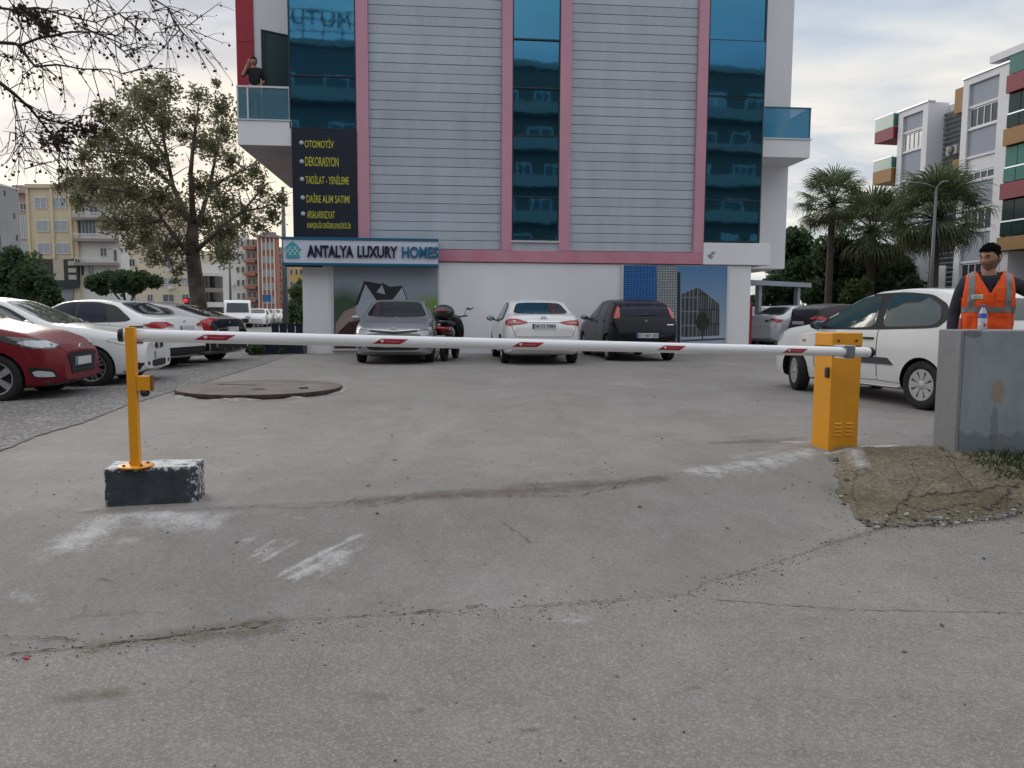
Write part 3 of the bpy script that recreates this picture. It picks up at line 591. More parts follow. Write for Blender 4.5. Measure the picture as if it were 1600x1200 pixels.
flat('printed_tower', [(974.5, 537), (974.5, 414.5), (1026, 414.5), (1026, 537)], g1, T2, .001, pt2); flat('printed_tower', [(1026, 537), (1026, 414.5), (1058, 414.5), (1058, 537)], g2, T2, .0014, pt2)
flat('printed_tower', [(1058, 537), (1058, 424), (1063, 426), (1063, 537)], m_p['roof'], T2, .0018, pt2)
flat('printed_block', [(1064.5, 460), (1091, 449), (1091, 530), (1064.5, 526)], g3, T2, .0012, pt2); flat('printed_block', [(1091, 449), (1124, 475), (1124, 527), (1091, 530)], g4, T2, .0012, pt2)
flat('printed_path', [(1064, 537), (1064, 527), (1132, 524), (1132, 537)], m_p['wall'], T2, .0022, pt2); flat('printed_path', [(1064, 534), (1064, 531), (1132, 528), (1132, 531)], mat('print_deep', (.03, .06, .13), .4), T2, .0028, pt2)
rr = random.Random(3); q = [(1098 + 12 * math.cos(g) * rr.uniform(.7, 1.1), 503 + 15 * math.sin(g) * rr.uniform(.75, 1.1)) for g in np.linspace(0, 2 * PI, 22)[:-1]]
flat('printed_tree', q, m_p['tree'], T2, .0034, pt2); flat('printed_trunk', [(1096.5, 512), (1098.5, 512), (1098.5, 530), (1096.5, 530)], m_p['tree'], T2, .003, pt2)

# ---- left balcony, running back along the side of the building
lb = -.02
ub0, ub1 = fl(371, 205, lb)[0], fl(455.5, 205, lb)[0]
zs0, zs1 = fz(410, 227, lb), fz(410, 188.5, lb); zr = fz(410, 134, lb)
MB().box((ub0, lb, zs0), (ub1 - .004, 7.2, zs1)).build('balcony_slab', m_white, BLD, bevel=.01)
MB().box((ub0 + .03, lb + .04, zs0 - .012), (ub1 - .01, 7.1, zs0 - .003)).build('soffit', m_soff, BLD)
MB().box((ub0 - .03, lb - .03, zs1 + .002), (ub1 - .004, 1.5, zs1 + .035)).build('balcony_sill', m_alu, BLD)
r1 = MB(); r1.box((ub0, lb, zr - .05), (ub1 - .01, lb + .05, zr)).box((ub0, lb + .051, zr - .05), (ub0 + .05, 1.44, zr))
for u in (ub0, ub0 + .26, ub1 - .06): r1.box((u, lb + .005, zs1 + .036), (u + .04, lb + .045, zr - .051))
RL = r1.build('balcony_rail', m_alu, BLD)
MB().box((ub0 + .02, lb + .018, zs1 + .04), (ub1 - .02, lb + .03, zr - .052)).build('glass_panel', m_rail, RL); MB().box((ub0 + .015, lb + .06, zs1 + .04), (ub0 + .027, 1.4, zr - .052)).build('glass_panel', m_rail, RL)
wb_ = 1.5
ur = fl(369.5, 60, wb_)[0]; ur2 = fl(396.5, 60, wb_)[0]; ue = fl(456, 60, wb_)[0] + .3
for a, b in ((zs1 + .04, fz(380, 66, wb_) - .006), (fz(380, 66, wb_) + .006, ztop)): MB().box((ur, wb_ - .04, a), (ur2, 7, b)).build('red_panel', m_red, BLD)
MB().box((ur2 + .003, wb_, zs1 + .04), (ue, 7, ztop)).build('recessed_wall', m_white, BLD)
# dark glazed balcony door standing open
dz1 = fz(430, 62, wb_); dm = MB(); u0 = fl(411, 100, .9)[0]; 
dl = thing('door_leaf', None, None); dl.parent = BLD; dl.location = (u0, .72, 0); dl.rotation_euler = (0, 0, R(30))
fr = MB(); t = .05; Wd = 1.35; zb_ = zs1 + .05
fr.box((0, -.02, zb_), (t, .02, dz1)).box((Wd - t, -.02, zb_), (Wd, .02, dz1)).box((t, -.02, dz1 - t), (Wd - t, .02, dz1)).box((t, -.02, zb_), (Wd - t, .02, zb_ + t))
fr.build('door_frame', m_frame, dl); MB().box((t, -.008, zb_ + t), (Wd - t, .008, dz1 - t)).build('pane', mat('balcony_door_glass', (.05, .085, .09), .04, spec=.9), dl)
# ---- right balcony
rb = .42
c0, c1 = fl(1189, 230, rb)[0], fl(1266, 230, rb)[0]; za, zb2, zc = fz(1230, 246, rb), fz(1230, 218, rb), fz(1230, 167, rb)
MB().box((c0, rb, za), (c1, bk - .004, zb2)).build('balcony_slab', m_white, BLD, bevel=.01); MB().box((c0, rb - .03, zb2 + .002), (c1 + .03, bk - .004, zb2 + .035)).build('balcony_sill', m_alu, BLD)
r2 = MB().box((c0, rb + .01, zc - .04), (c1, rb + .05, zc)).box((c1 - .04, rb + .051, zc - .04), (c1, bk, zc)).box((c1 - .05, rb + .012, zb2 + .036), (c1 - .01, rb + .05, zc - .041)).box((c1 - .045, rb + .5, zb2 + .036), (c1 - .01, rb + .54, zc - .041))
m_blrail = mat('blue_alu', (.03, .11, .18), .35)
RL2 = r2.build('balcony_rail', m_blrail, BLD)
m_rail2 = mat('bright_blue_glass_rail', (.03, .27, .47), .04, spec=.6, alpha=.72)
MB().box((c0, rb + .022, zb2 + .036), (c1 - .051, rb + .034, zc - .041)).build('glass_panel', m_rail2, RL2); MB().box((c1 - .035, rb + .06, zb2 + .036), (c1 - .023, bk, zc - .041)).build('glass_panel', m_rail2, RL2)
# stain mark under the right glass strip
a = fl(1113, 399, -.062); mb = MB(); rr = random.Random(9)
for k in range(9): mb.cb((a[0] + rr.uniform(-.09, .09), -.064, a[1] + rr.uniform(-.1, .1)), (rr.uniform(.03, .12), .004, rr.uniform(.03, .1)), rot=Matrix.Rotation(rr.uniform(-1, 1), 3, 'Y'))
mb.build('worn_patch', mat('worn_grey', (.36, .37, .40), .8), BLD)
# ---------------------------------------------------------------- barrier: cabinet, boom, rest post on its block, low grey wall
m_amber = mat('amber_paint', (.74, .315, .010), .42, var=.07, scale=3, bump=.04, bscale=50, dirt=.30, dirtcol=(.40, .19, .03))
m_amberd = mat('amber_shadow_gap', (.20, .07, .004), .6)
m_wtube = mat('white_tube', (.80, .81, .84), .32, var=.02, scale=2, coat=.3)
m_blk = mat('black_plastic', (.014, .014, .016), .45); m_steel = mat('clamp_grey', (.16, .18, .20), .4, metal=.4)
BA = R(14.3)
cc = at(1294, 703, 6.42); cc.z = float(hgt(cc.x, cc.y)) 
CB = thing('barrier_cabinet', 'amber metal barrier cabinet with louvres standing on the concrete by the grey wall', 'barrier cabinet', cc, BA)
W_, D_, H_ = .285, .232, .995
sh = MB().box((0, 0, -.05), (W_, D_, .878)).build('housing', m_amber, CB, bevel=.006)
MB().box((-.004, -.004, .883), (W_ + .004, D_ + .004, H_)).build('lid', m_amber, CB, bevel=.008)
MB().box((.004, .004, .878), (W_ - .004, D_ - .004, .883)).build('gap', m_amberd, CB)
lo = None
for c in range(2):
    for r in range(4):
        x0, z = .045 + c * .115, .125 + r * .033
        mb = MB().prism([(-.002, 0), (.010, .002), (-.002, .014)], 0, .072, 'X')
        for i_, v in enumerate(mb.v): mb.v[i_] = (v[0] + x0, -.0005 - v[1], v[2] + z)
        mb.build('louvre', m_amber, CB)
MB().lathe([(0, 0), (.012, 0), (.012, .01), (0, .012)], 10, 'Y', (.05, -.012, .93)).build('screw', m_amberd, CB); MB().lathe([(0, 0), (.012, 0), (.012, .01), (0, .012)], 10, 'Y', (.225, -.012, .93)).build('screw', m_amberd, CB)
lk = MB().box((-.016, .025, .615), (.0, .075, .705)).build('lock', m_blk, CB, bevel=.012)
# boom
bl = at(187, 523.5, 4.52); br_ = at(1361, 550.5, 6.17); bd = (br_ - bl).normalized(); BL = (br_ - bl).length
BM = bpy.data.objects.new('barrier_boom', None); COL.objects.link(BM); BM.location = bl; BM.rotation_euler = bd.to_track_quat('X', 'Z').to_euler()
tag(BM, 'long white boom with red stickers lying across the car park entrance', 'barrier boom')
r_ = .0375
nseg = 40
MB().lathe([(r_, .02 + (BL - .045) * k / nseg) for k in range(nseg + 1)], 28, 'X').build('tube', m_wtube, BM)
MB().lathe([(0, -.008), (r_ * .9, -.008), (r_ + .002, -.003), (r_ + .002, .022), (r_, .022)], 28, 'X').build('end_cap', m_blk, BM); MB().lathe([(0, BL + .012), (r_ * .95, BL + .012), (r_ + .003, BL + .004), (r_ + .003, BL - .03), (r_, BL - .03)], 28, 'X').build('end_cap', m_blk, BM)
MB().lathe([(r_ + .0015, BL - .027), (r_ + .0015, BL - .24)], 28, 'X').build('sleeve', m_wtube, BM)
xc = BL * (1318 - 187) / (1361 - 187) * 1.0 + .12
xc = BL - .235
MB().box((xc - .035, -r_ - .016, -r_ - .012), (xc + .035, r_ + .09, r_ + .012)).build('clamp', m_steel, BM, bevel=.008); MB().box((xc - .055, -.03, r_ + .004), (xc + .055, .07, r_ + .014)).box((xc - .055, -.03, -r_ - .014), (xc + .055, .07, -r_ - .004)).build('clamp_plate', m_alu, BM)
m_stk = mat('sticker_red', (.33, .010, .025), .4); m_stkw = mat('sticker_white', (.62, .50, .52), .5)
def boomx(px):                                            # where along the boom a picture column falls
    lo, hi = 0., BL
    for _ in range(40):
        mid = (lo + hi) / 2; p = bl + bd * mid - CO; q = CM.to_3x3().transposed() @ p
        if 800 + FPX * q.x / -q.z < px: lo = mid
        else: hi = mid
    return lo
def wrap(pts, r, n=6):                                    # outline given as (along, angle) laid round the tube
    pass
for px in (337, 609, 823, 1046, 1238):
    x = boomx(px); w2, a0, a1, sk = .088, R(-26), R(26), .028
    mb = MB(); n = 8; vs = []
    for k in range(n + 1):
        g = a0 + (a1 - a0) * k / n; s = sk * (k / n - .5) * 2; rr_ = r_ + .0012
        for e in (-1, 1): vs.append((x + s + e * w2, -rr_ * math.cos(g), rr_ * math.sin(g)))
    mb.add(vs, [(2 * k, 2 * k + 1, 2 * k + 3, 2 * k + 2) for k in range(n)]); st = mb.build('sticker', m_stk, BM)
    e = MB()
    def cyl(x_, t_): g = t_ / r_; q = r_ + .002; return (x_, -q * math.cos(g), q * math.sin(g))
    e.add([cyl(x - .066, .010), (cyl(x - .044, .010)), cyl(x - .044, -.001), cyl(x - .055, -.011), cyl(x - .066, -.001)], [(0, 1, 2, 3, 4)]).build('emblem', m_stkw, st)
    MB().add([cyl(x - .034, .003), cyl(x + .058, .003), cyl(x + .054, -.005), cyl(x - .036, -.005)], [(0, 1, 2, 3)]).build('print', mat('sticker_pink', (.42, .12, .15), .5), st)
# rest post on the painted block
bz = .262
b0 = at(163, 797, 4.40)
BK = thing('concrete_block', 'black painted concrete block with worn white edges under the amber post', 'concrete block', (b0.x, b0.y, bz), R(12))
def blockmesh():
    bm = bmesh.new(); bmesh.ops.create_cube(bm, size=1); bmesh.ops.subdivide_edges(bm, edges=bm.edges, cuts=14, use_grid_fill=True)
    for v in bm.verts:
        c = v.co; p = Vector(((c.x + .5) * .515, (c.y + .5) * .25, (c.z + .5) * .27 - .03))
        e = sum(1 for q in (abs(c.x), abs(c.y), abs(c.z)) if q > .49)
        j = noise.noise_vector(p * 9) * .006 + noise.noise_vector(p * 40) * .003
        if e >= 2: p -= Vector((c.x, c.y, c.z)).normalized() * (.006 + .010 * abs(noise.noise(p * 22)))
        v.co = p + j
    me = bpy.data.meshes.new('concrete_block'); bm.to_mesh(me); bm.free()
    me.polygons.foreach_set('use_smooth', [True] * len(me.polygons)); return me
def block_mat():
    M = bpy.data.materials.new('black_painted_concrete'); M.use_nodes = True; N, L = M.node_tree.nodes, M.node_tree.links; b = N['Principled BSDF']; b.inputs['Roughness'].default_value = .75
    tc = N.new('ShaderNodeTexCoord'); s = N.new('ShaderNodeSeparateXYZ'); L.new(tc.outputs['Object'], s.inputs[0]); mx, ma, blob = nod(N, L)
    def nz(sc, d=8): t = N.new('ShaderNodeTexNoise'); t.inputs['Scale'].default_value = sc; t.inputs['Detail'].default_value = d; t.inputs['Roughness'].default_value = .7; L.new(tc.outputs['Object'], t.inputs['Vector']); return t.outputs['Fac']
    def mr(v, a, c): t = N.new('ShaderNodeMapRange'); t.inputs[1].default_value = a; t.inputs[2].default_value = c; L.new(v, t.inputs[0]); return t.outputs[0]
    c = mx(mr(nz(7), .35, .7), (.020, .026, .034), (.062, .072, .088))
    edge = ma('MAXIMUM', mr(s.outputs[0], .40, .56), mr(s.outputs[2], .20, .25)); edge = ma('MAXIMUM', edge, mr(s.outputs[0], .035, .0))
    f = mr(ma('ADD', ma('MULTIPLY', edge, .24), nz(24, 9)), .66, .72); c = mx(ma('MULTIPLY', f, .9), c, (.55, .56, .57))
    top = mr(ma('ADD', mr(s.outputs[2], .226, .238), ma('MULTIPLY', nz(14), .9)), 1.36, 1.50); c = mx(top, c, (.62, .62, .61))
    c = mx(mr(nz(30), .66, .72), c, (.16, .16, .16))
    L.new(c, b.inputs['Base Color']); bn = N.new('ShaderNodeBump'); bn.inputs['Strength'].default_value = .6; bn.inputs['Distance'].default_value = .01; L.new(nz(28), bn.inputs['Height']); L.new(bn.outputs[0], b.inputs['Normal']); return M
me = blockmesh(); me.materials.append(block_mat()); link('block', me, BK)
pz = bz + .238
pb = on(212.5, 729, pz)
PT = thing('barrier_post', 'slim amber rest post holding the free end of the white boom', 'barrier post', pb, R(10))
hp = at(200, 511, pb.y).z - pz
MB().box((-.026, -.026, .008), (.026, .026, hp)).build('pole', m_amber, PT, bevel=.004)
MB().lathe([(0, 0), (.095, 0), (.1, .003), (.1, .009), (.09, .011), (0, .011)], 20).build('base_plate', m_amber, PT)
for g in range(4): MB().lathe([(0, .011), (.009, .011), (.009, .02), (0, .021)], 6, 'Z', (.07 * math.cos(g * PI / 2 + .7), .07 * math.sin(g * PI / 2 + .7), 0)).build('bolt', m_amberd, PT)
hb = at(214, 610, pb.y).z - pz
MB().box((.027, -.026, hb), (.102, .026, hb + .085)).build('bracket', m_amber, PT, bevel=.003)
MB().box((.103, -.024, hb - .003), (.110, .024, hb + .09)).build('bracket_plate', m_amberd, PT); MB().lathe([(.0, -.036), (.018, -.036), (.026, -.022), (.026, 0), (0, 0)], 14, 'Z', (.066, 0, hb)).build('stop', m_blk, PT)
MB().box((.005, .027, hp - .098), (.055, .04, hp - .088)).box((-.015, .027, hp - .005), (.06, .04, hp + .006)).build('cradle', m_blk, PT)

# low grey wall
wc = at(1492, 700, 6.15)
WL = thing('grey_wall', 'low painted grey concrete wall with a worn beige patch at the right edge', 'wall', (wc.x, wc.y, 0), R(4))
def wall_mat(name, lo, hi, patch):
    M = bpy.data.materials.new(name); M.use_nodes = True; N, L = M.node_tree.nodes, M.node_tree.links; b = N['Principled BSDF']; b.inputs['Roughness'].default_value = .7
    tc = N.new('ShaderNodeTexCoord'); s = N.new('ShaderNodeSeparateXYZ'); L.new(tc.outputs['Object'], s.inputs[0]); mx, ma, blob = nod(N, L)
    def nz(sc, d=7, st=(1, 1, 1)):
        mp = N.new('ShaderNodeMapping'); mp.inputs['Scale'].default_value = st; L.new(tc.outputs['Object'], mp.inputs[0])
        t = N.new('ShaderNodeTexNoise'); t.inputs['Scale'].default_value = sc; t.inputs['Detail'].default_value = d; t.inputs['Roughness'].default_value = .65; L.new(mp.outputs[0], t.inputs['Vector']); return t.outputs['Fac']
    def mr(v, a, c, k=1.): t = N.new('ShaderNodeMapRange'); t.inputs[1].default_value = a; t.inputs[2].default_value = c; t.inputs[4].default_value = k; L.new(v, t.inputs[0]); return t.outputs[0]
    c = mx(mr(nz(2.6, 6, (1, 1, .5)), .32, .68), lo, hi); c = mx(mr(nz(5, 8), .5, .75, .5), c, tuple(v * .75 for v in lo))
    if patch:
        f = mr(ma('ADD', blob(s.outputs[0], s.outputs[2], .335, .80, .075, .13), ma('MULTIPLY', ma('SUBTRACT', nz(16), .5), 1.6)), .45, .62); c = mx(f, c, (.27, .24, .19))
        f = mr(ma('ADD', blob(s.outputs[0], s.outputs[2], .10, 1.275, .09, .05), ma('MULTIPLY', ma('SUBTRACT', nz(16), .5), 1.2)), .4, .6, .7); c = mx(f, c, (.13, .125, .125))
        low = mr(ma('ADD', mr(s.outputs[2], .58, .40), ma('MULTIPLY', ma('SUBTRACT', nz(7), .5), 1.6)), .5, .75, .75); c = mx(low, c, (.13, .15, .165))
        st = mr(ma('ADD', blob(s.outputs[0], s.outputs[2], .32, .5, .05, .3), ma('MULTIPLY', ma('SUBTRACT', nz(20), .5), 1.8)), .5, .75, .5); c = mx(st, c, (.12, .13, .14))
        f = mr(nz(30, 6), .66, .70, .8); c = mx(ma('MULTIPLY', f, mr(s.outputs[2], .55, .35)), c, (.36, .36, .35))
    L.new(c, b.inputs['Base Color']); bn = N.new('ShaderNodeBump'); bn.inputs['Strength'].default_value = .35; bn.inputs['Distance'].default_value = .01; L.new(nz(22), bn.inputs['Height']); L.new(bn.outputs[0], b.inputs['Normal']); return M
zt = at(1540, 515.5, 6.2).z
mb = MB(); mb.box((.03, 0, -.1), (4, .30, zt)); mb.build('wall_body', wall_mat('wall_blue_grey', (.22, .255, .285), (.31, .345, .375), True), WL, bevel=.012)
mb = MB(); mb.box((0, .004, -.1), (.0298, .296, zt - .002)); mb.build('end_face', wall_mat('wall_end_grey', (.195, .205, .22), (.25, .26, .275), False), WL, bevel=.008)
# water bottle standing on the wall
pbt = on(1535, 514.5, zt); pbt = WL.matrix_basis @ Vector((.30, .10, zt)); q = at(1534.5, 513, 6.27)
WB = thing('water_bottle', 'small clear water bottle with blue label standing on the grey wall', 'bottle', (q.x, q.y, zt), .3)
m_pet = mat('clear_plastic', (.62, .66, .72), .08, spec=.8, alpha=.72); m_lab = mat('label_blue', (.05, .14, .50), .4); m_labr = mat('label_red', (.32, .04, .07), .4); m_labw = mat('label_white', (.60, .60, .64), .4)
MB().lathe([(0, 0), (.028, 0), (.032, .006), (.032, .055), (.029, .06), (.032, .066), (.032, .115), (.029, .125), (.027, .14), (.014, .172), (.0125, .18), (.0125, .186), (0, .186)], 20).build('body', m_pet, WB)
MB().lathe([(0, .203), (.013, .203), (.015, .2), (.015, .184), (0, .184)], 16).build('cap', m_lab, WB); MB().lathe([(.0328, .094), (.0328, .132)], 20).build('label', m_lab, WB); MB().lathe([(.0326, .06), (.0326, .093)], 20).build('label', m_labw, WB); MB().cb((-.008, -.0325, .038), (.022, .003, .026)).build('print', m_labr, WB)
# manhole cover
mc = on(408, 611, ZL)
MH = thing('manhole_cover', 'large round brown concrete manhole cover lying on the car park slab', 'manhole cover', (mc.x, mc.y, ZL), R(20))
m_mh = mat('manhole_concrete', (.165, .142, .132), .85, var=.25, scale=2.2, bump=.4, bscale=40, dirt=.4, dirtcol=(.10, .085, .08)); m_mhr = mat('manhole_rim', (.052, .03, .026), .8, var=.5, scale=7, bump=.5, bscale=30)
rm = 1.14
mb = MB(); n = 72; prof = []
mb.lathe([(rm * .995, .0), (rm, .012), (rm, .055), (rm - .012, .064)], n); mb.build('rim', m_mhr, MH)
mb = MB(); mb.lathe([(rm - .0125, .064), (.9, .067), (.5, .069), (0, .07)], n); mb.build('lid', m_mh, MH)
mb = MB(); mb.box((-.62, .30, .068), (-.02, .34, .074), rot=Matrix.Rotation(-.5, 3, 'Z')).build('slot', m_crack, MH)
MB().lathe([(0, .074), (.085, .074), (.1, .070)], 16, 'Z', (-.05, -.42, 0)).build('lifting_hole', m_crack, MH); MB().cb((.55, -.5, .075), (.11, .06, .02), rot=Matrix.Rotation(.5, 3, 'Z')).build('lifting_lug', m_mhr, MH)
rr = random.Random(5); m_mort = mat('mortar', (.34, .32, .31), .9, var=.3, scale=8)
for g0, g1 in ((-2.9, -2.35), (-2.2, -1.6), (-1.35, -1.1), (-.75, .25), (.5, 1.4), (1.9, 2.9)):      # broken mortar collar round the cover
    n = 9; vs = []; fs = []
    for k in range(n + 1):
        g = g0 + (g1 - g0) * k / n; e = math.sin(PI * k / n); w_ = .02 + rr.uniform(.03, .09) * e; h_ = .004 + rr.uniform(.012, .03) * e
        for r_m, z in ((rm + .004, h_), (rm + .01 + w_ * .6, h_ * .9), (rm + .01 + w_, -.004)): vs.append((r_m * math.cos(g), r_m * math.sin(g), z))
    fs = [(3 * k + j, 3 * k + j + 1, 3 * k + j + 4, 3 * k + j + 3) for k in range(n) for j in range(2)]
    MB().add(vs, fs).build('mortar_collar', m_mort, MH)
# litter
for px, py, nm, lab, c in ((41, 1030, 'red_scrap', 'small red scrap of litter lying on the asphalt at the left', (.55, .01, .02)), (1537, 873, 'blue_scrap', 'small blue scrap of litter lying on the asphalt below the soil mound', (.01, .08, .45))):
    p = on(px, py, .008); o = MB().cb((0, 0, .004), (.020, .009, .006), rot=Matrix.Rotation(.3, 3, 'Y')).build(nm, mat(nm, c, .5), None, p, .3); tag(o, lab, 'litter')
# ---------------------------------------------------------------- cars
m_cw = mat('paint_white', (.72, .73, .74), .22, coat=.6, var=.02, scale=2, dirt=.08, dirtcol=(.45, .42, .36)); m_cw2 = mat('paint_cream_white', (.74, .74, .725), .25, coat=.6, var=.03, scale=2, dirt=.16, dirtcol=(.48, .43, .33))
m_cs = mat('paint_silver', (.33, .335, .36), .30, metal=.55, coat=.5); m_cr = mat('paint_red', (.16, .009, .019), .32, metal=.0, coat=.12, spec=.3)
m_ck = mat('paint_navy', (.006, .008, .014), .25, coat=.15, spec=.2); m_cg = mat('paint_graphite', (.30, .30, .31), .28, metal=.4, coat=.6); m_cb = mat('paint_brown', (.030, .022, .025), .35, coat=.1, spec=.25)
m_carglass = mat('car_glass', (.010, .013, .016), .04, spec=.75); m_tealglass = mat('green_tint_glass', (.028, .056, .058), .05, spec=.85); m_blueglass = mat('dark_tint_glass', (.008, .012, .026), .05, spec=.28)
m_trim = mat('black_trim', (.014, .014, .015), .5); m_gtrim = mat('grey_trim', (.055, .057, .062), .6); m_tyre = mat('tyre', (.017, .017, .018), .8, var=.3, scale=20); m_alloy = mat('alloy', (.42, .43, .45), .35, metal=.7); m_cap = mat('wheel_cover', (.46, .46, .46), .45, metal=.3, dirt=.25, dirtcol=(.2, .18, .15)); m_wdark = mat('wheel_dark', (.012, .012, .013), .6)
m_lens = mat('headlamp_lens', (.50, .53, .57), .08, spec=.9, coat=1.); m_lensd = mat('headlamp_dark', (.06, .065, .075), .1, spec=.9, coat=1.); m_tail = mat('tail_lamp_red', (.36, .006, .012), .15, coat=.8); m_tailw = mat('tail_lamp_clear', (.50, .33, .33), .15, coat=.8); m_chrome = mat('chrome', (.62, .63, .65), .12, metal=1.)
m_plate = mat('plate_white', (.60, .61, .63), .4); m_plateb = mat('plate_blue', (.02, .05, .28), .4); m_platet = mat('plate_ink', (.015, .015, .02), .5); m_seam = mat('panel_seam', (.012, .012, .013), .8); m_ind = mat('indicator_orange', (.35, .09, .015), .2, coat=.6)
m_mirr = mat('mirror_glass', (.35, .5, .52), .03, metal=.9)
WHEELS = {}
def wheel_mesh(r, wd, style):
    k = (r, wd, style)
    if k in WHEELS: return WHEELS[k]
    h = wd / 2; rr = r * .68 if style[0] != 'cover' else r * .64
    t = MB().lathe([(rr, -h * .82), (rr + .012, -h * .95), (r * .86, -h), (r * .965, -h * .86), (r, -h * .6), (r * .995, -h * .2), (r, 0), (r * .995, h * .2), (r, h * .6), (r * .965, h * .86), (r * .86, h), (rr + .012, h * .95), (rr, h * .82)], 40, 'Y', close=True)
    tm = t.mesh('wheel', m_tyre)
    R_ = MB(); kind, n = style
    R_.lathe([(rr - .022, h * .2), (rr - .016, h * .78), (rr, h * .86), (rr + .003, h * .80), (rr + .002, -h * .8), (rr - .02, -h * .8)], 40, 'Y')
    R_.lathe([(0, h * .25), (rr - .018, h * .25)], 28, 'Y', mi=1)
    if kind == 'cover':
        R_.lathe([(0, h * .92), (rr * .22, h * .92), (rr * .27, h * .80), (rr * .30, h * .78)], 32, 'Y')
        R_.lathe([(rr * .86, h * .80), (rr * .93, h * .86), (rr - .002, h * .84)], 40, 'Y')
    else: R_.lathe([(0, h * .72), (rr * .17, h * .72), (rr * .2, h * .6), (rr * .2, h * .2)], 20, 'Y')
    for i in range(n):
        g = 2 * PI * i / n; rot = Matrix.Rotation(-g, 3, 'Y')
        def spoke(r0, r1, w0, w1, dpt, sk=0):
            vs = [Vector((r0, dpt * .9, -w0)), Vector((r0, dpt * .9, w0)), Vector((r1, dpt, w1 + sk)), Vector((r1, dpt, -w1 + sk)), Vector((r0, dpt * .4, -w0)), Vector((r0, dpt * .4, w0)), Vector((r1, dpt * .4, w1 + sk)), Vector((r1, dpt * .4, -w1 + sk))]
            R_.add([rot @ v for v in vs], [(0, 1, 2, 3), (0, 4, 5, 1), (1, 5, 6, 2), (2, 6, 7, 3), (3, 7, 4, 0)])
        if kind == 'cover': spoke(rr * .24, rr * .92, rr * .095, rr * .275, h * .84)
        elif kind == 'twin': spoke(rr * .15, rr - .01, .018, .014, h * .7, .035); spoke(rr * .15, rr - .01, .018, .014, h * .7, -.035)
        else: spoke(rr * .12, rr - .01, .03, .045, h * .72)
    rm = R_.mesh('rim', [m_cap if kind == 'cover' else m_alloy, m_wdark]); WHEELS[k] = (tm, rm); return WHEELS[k]

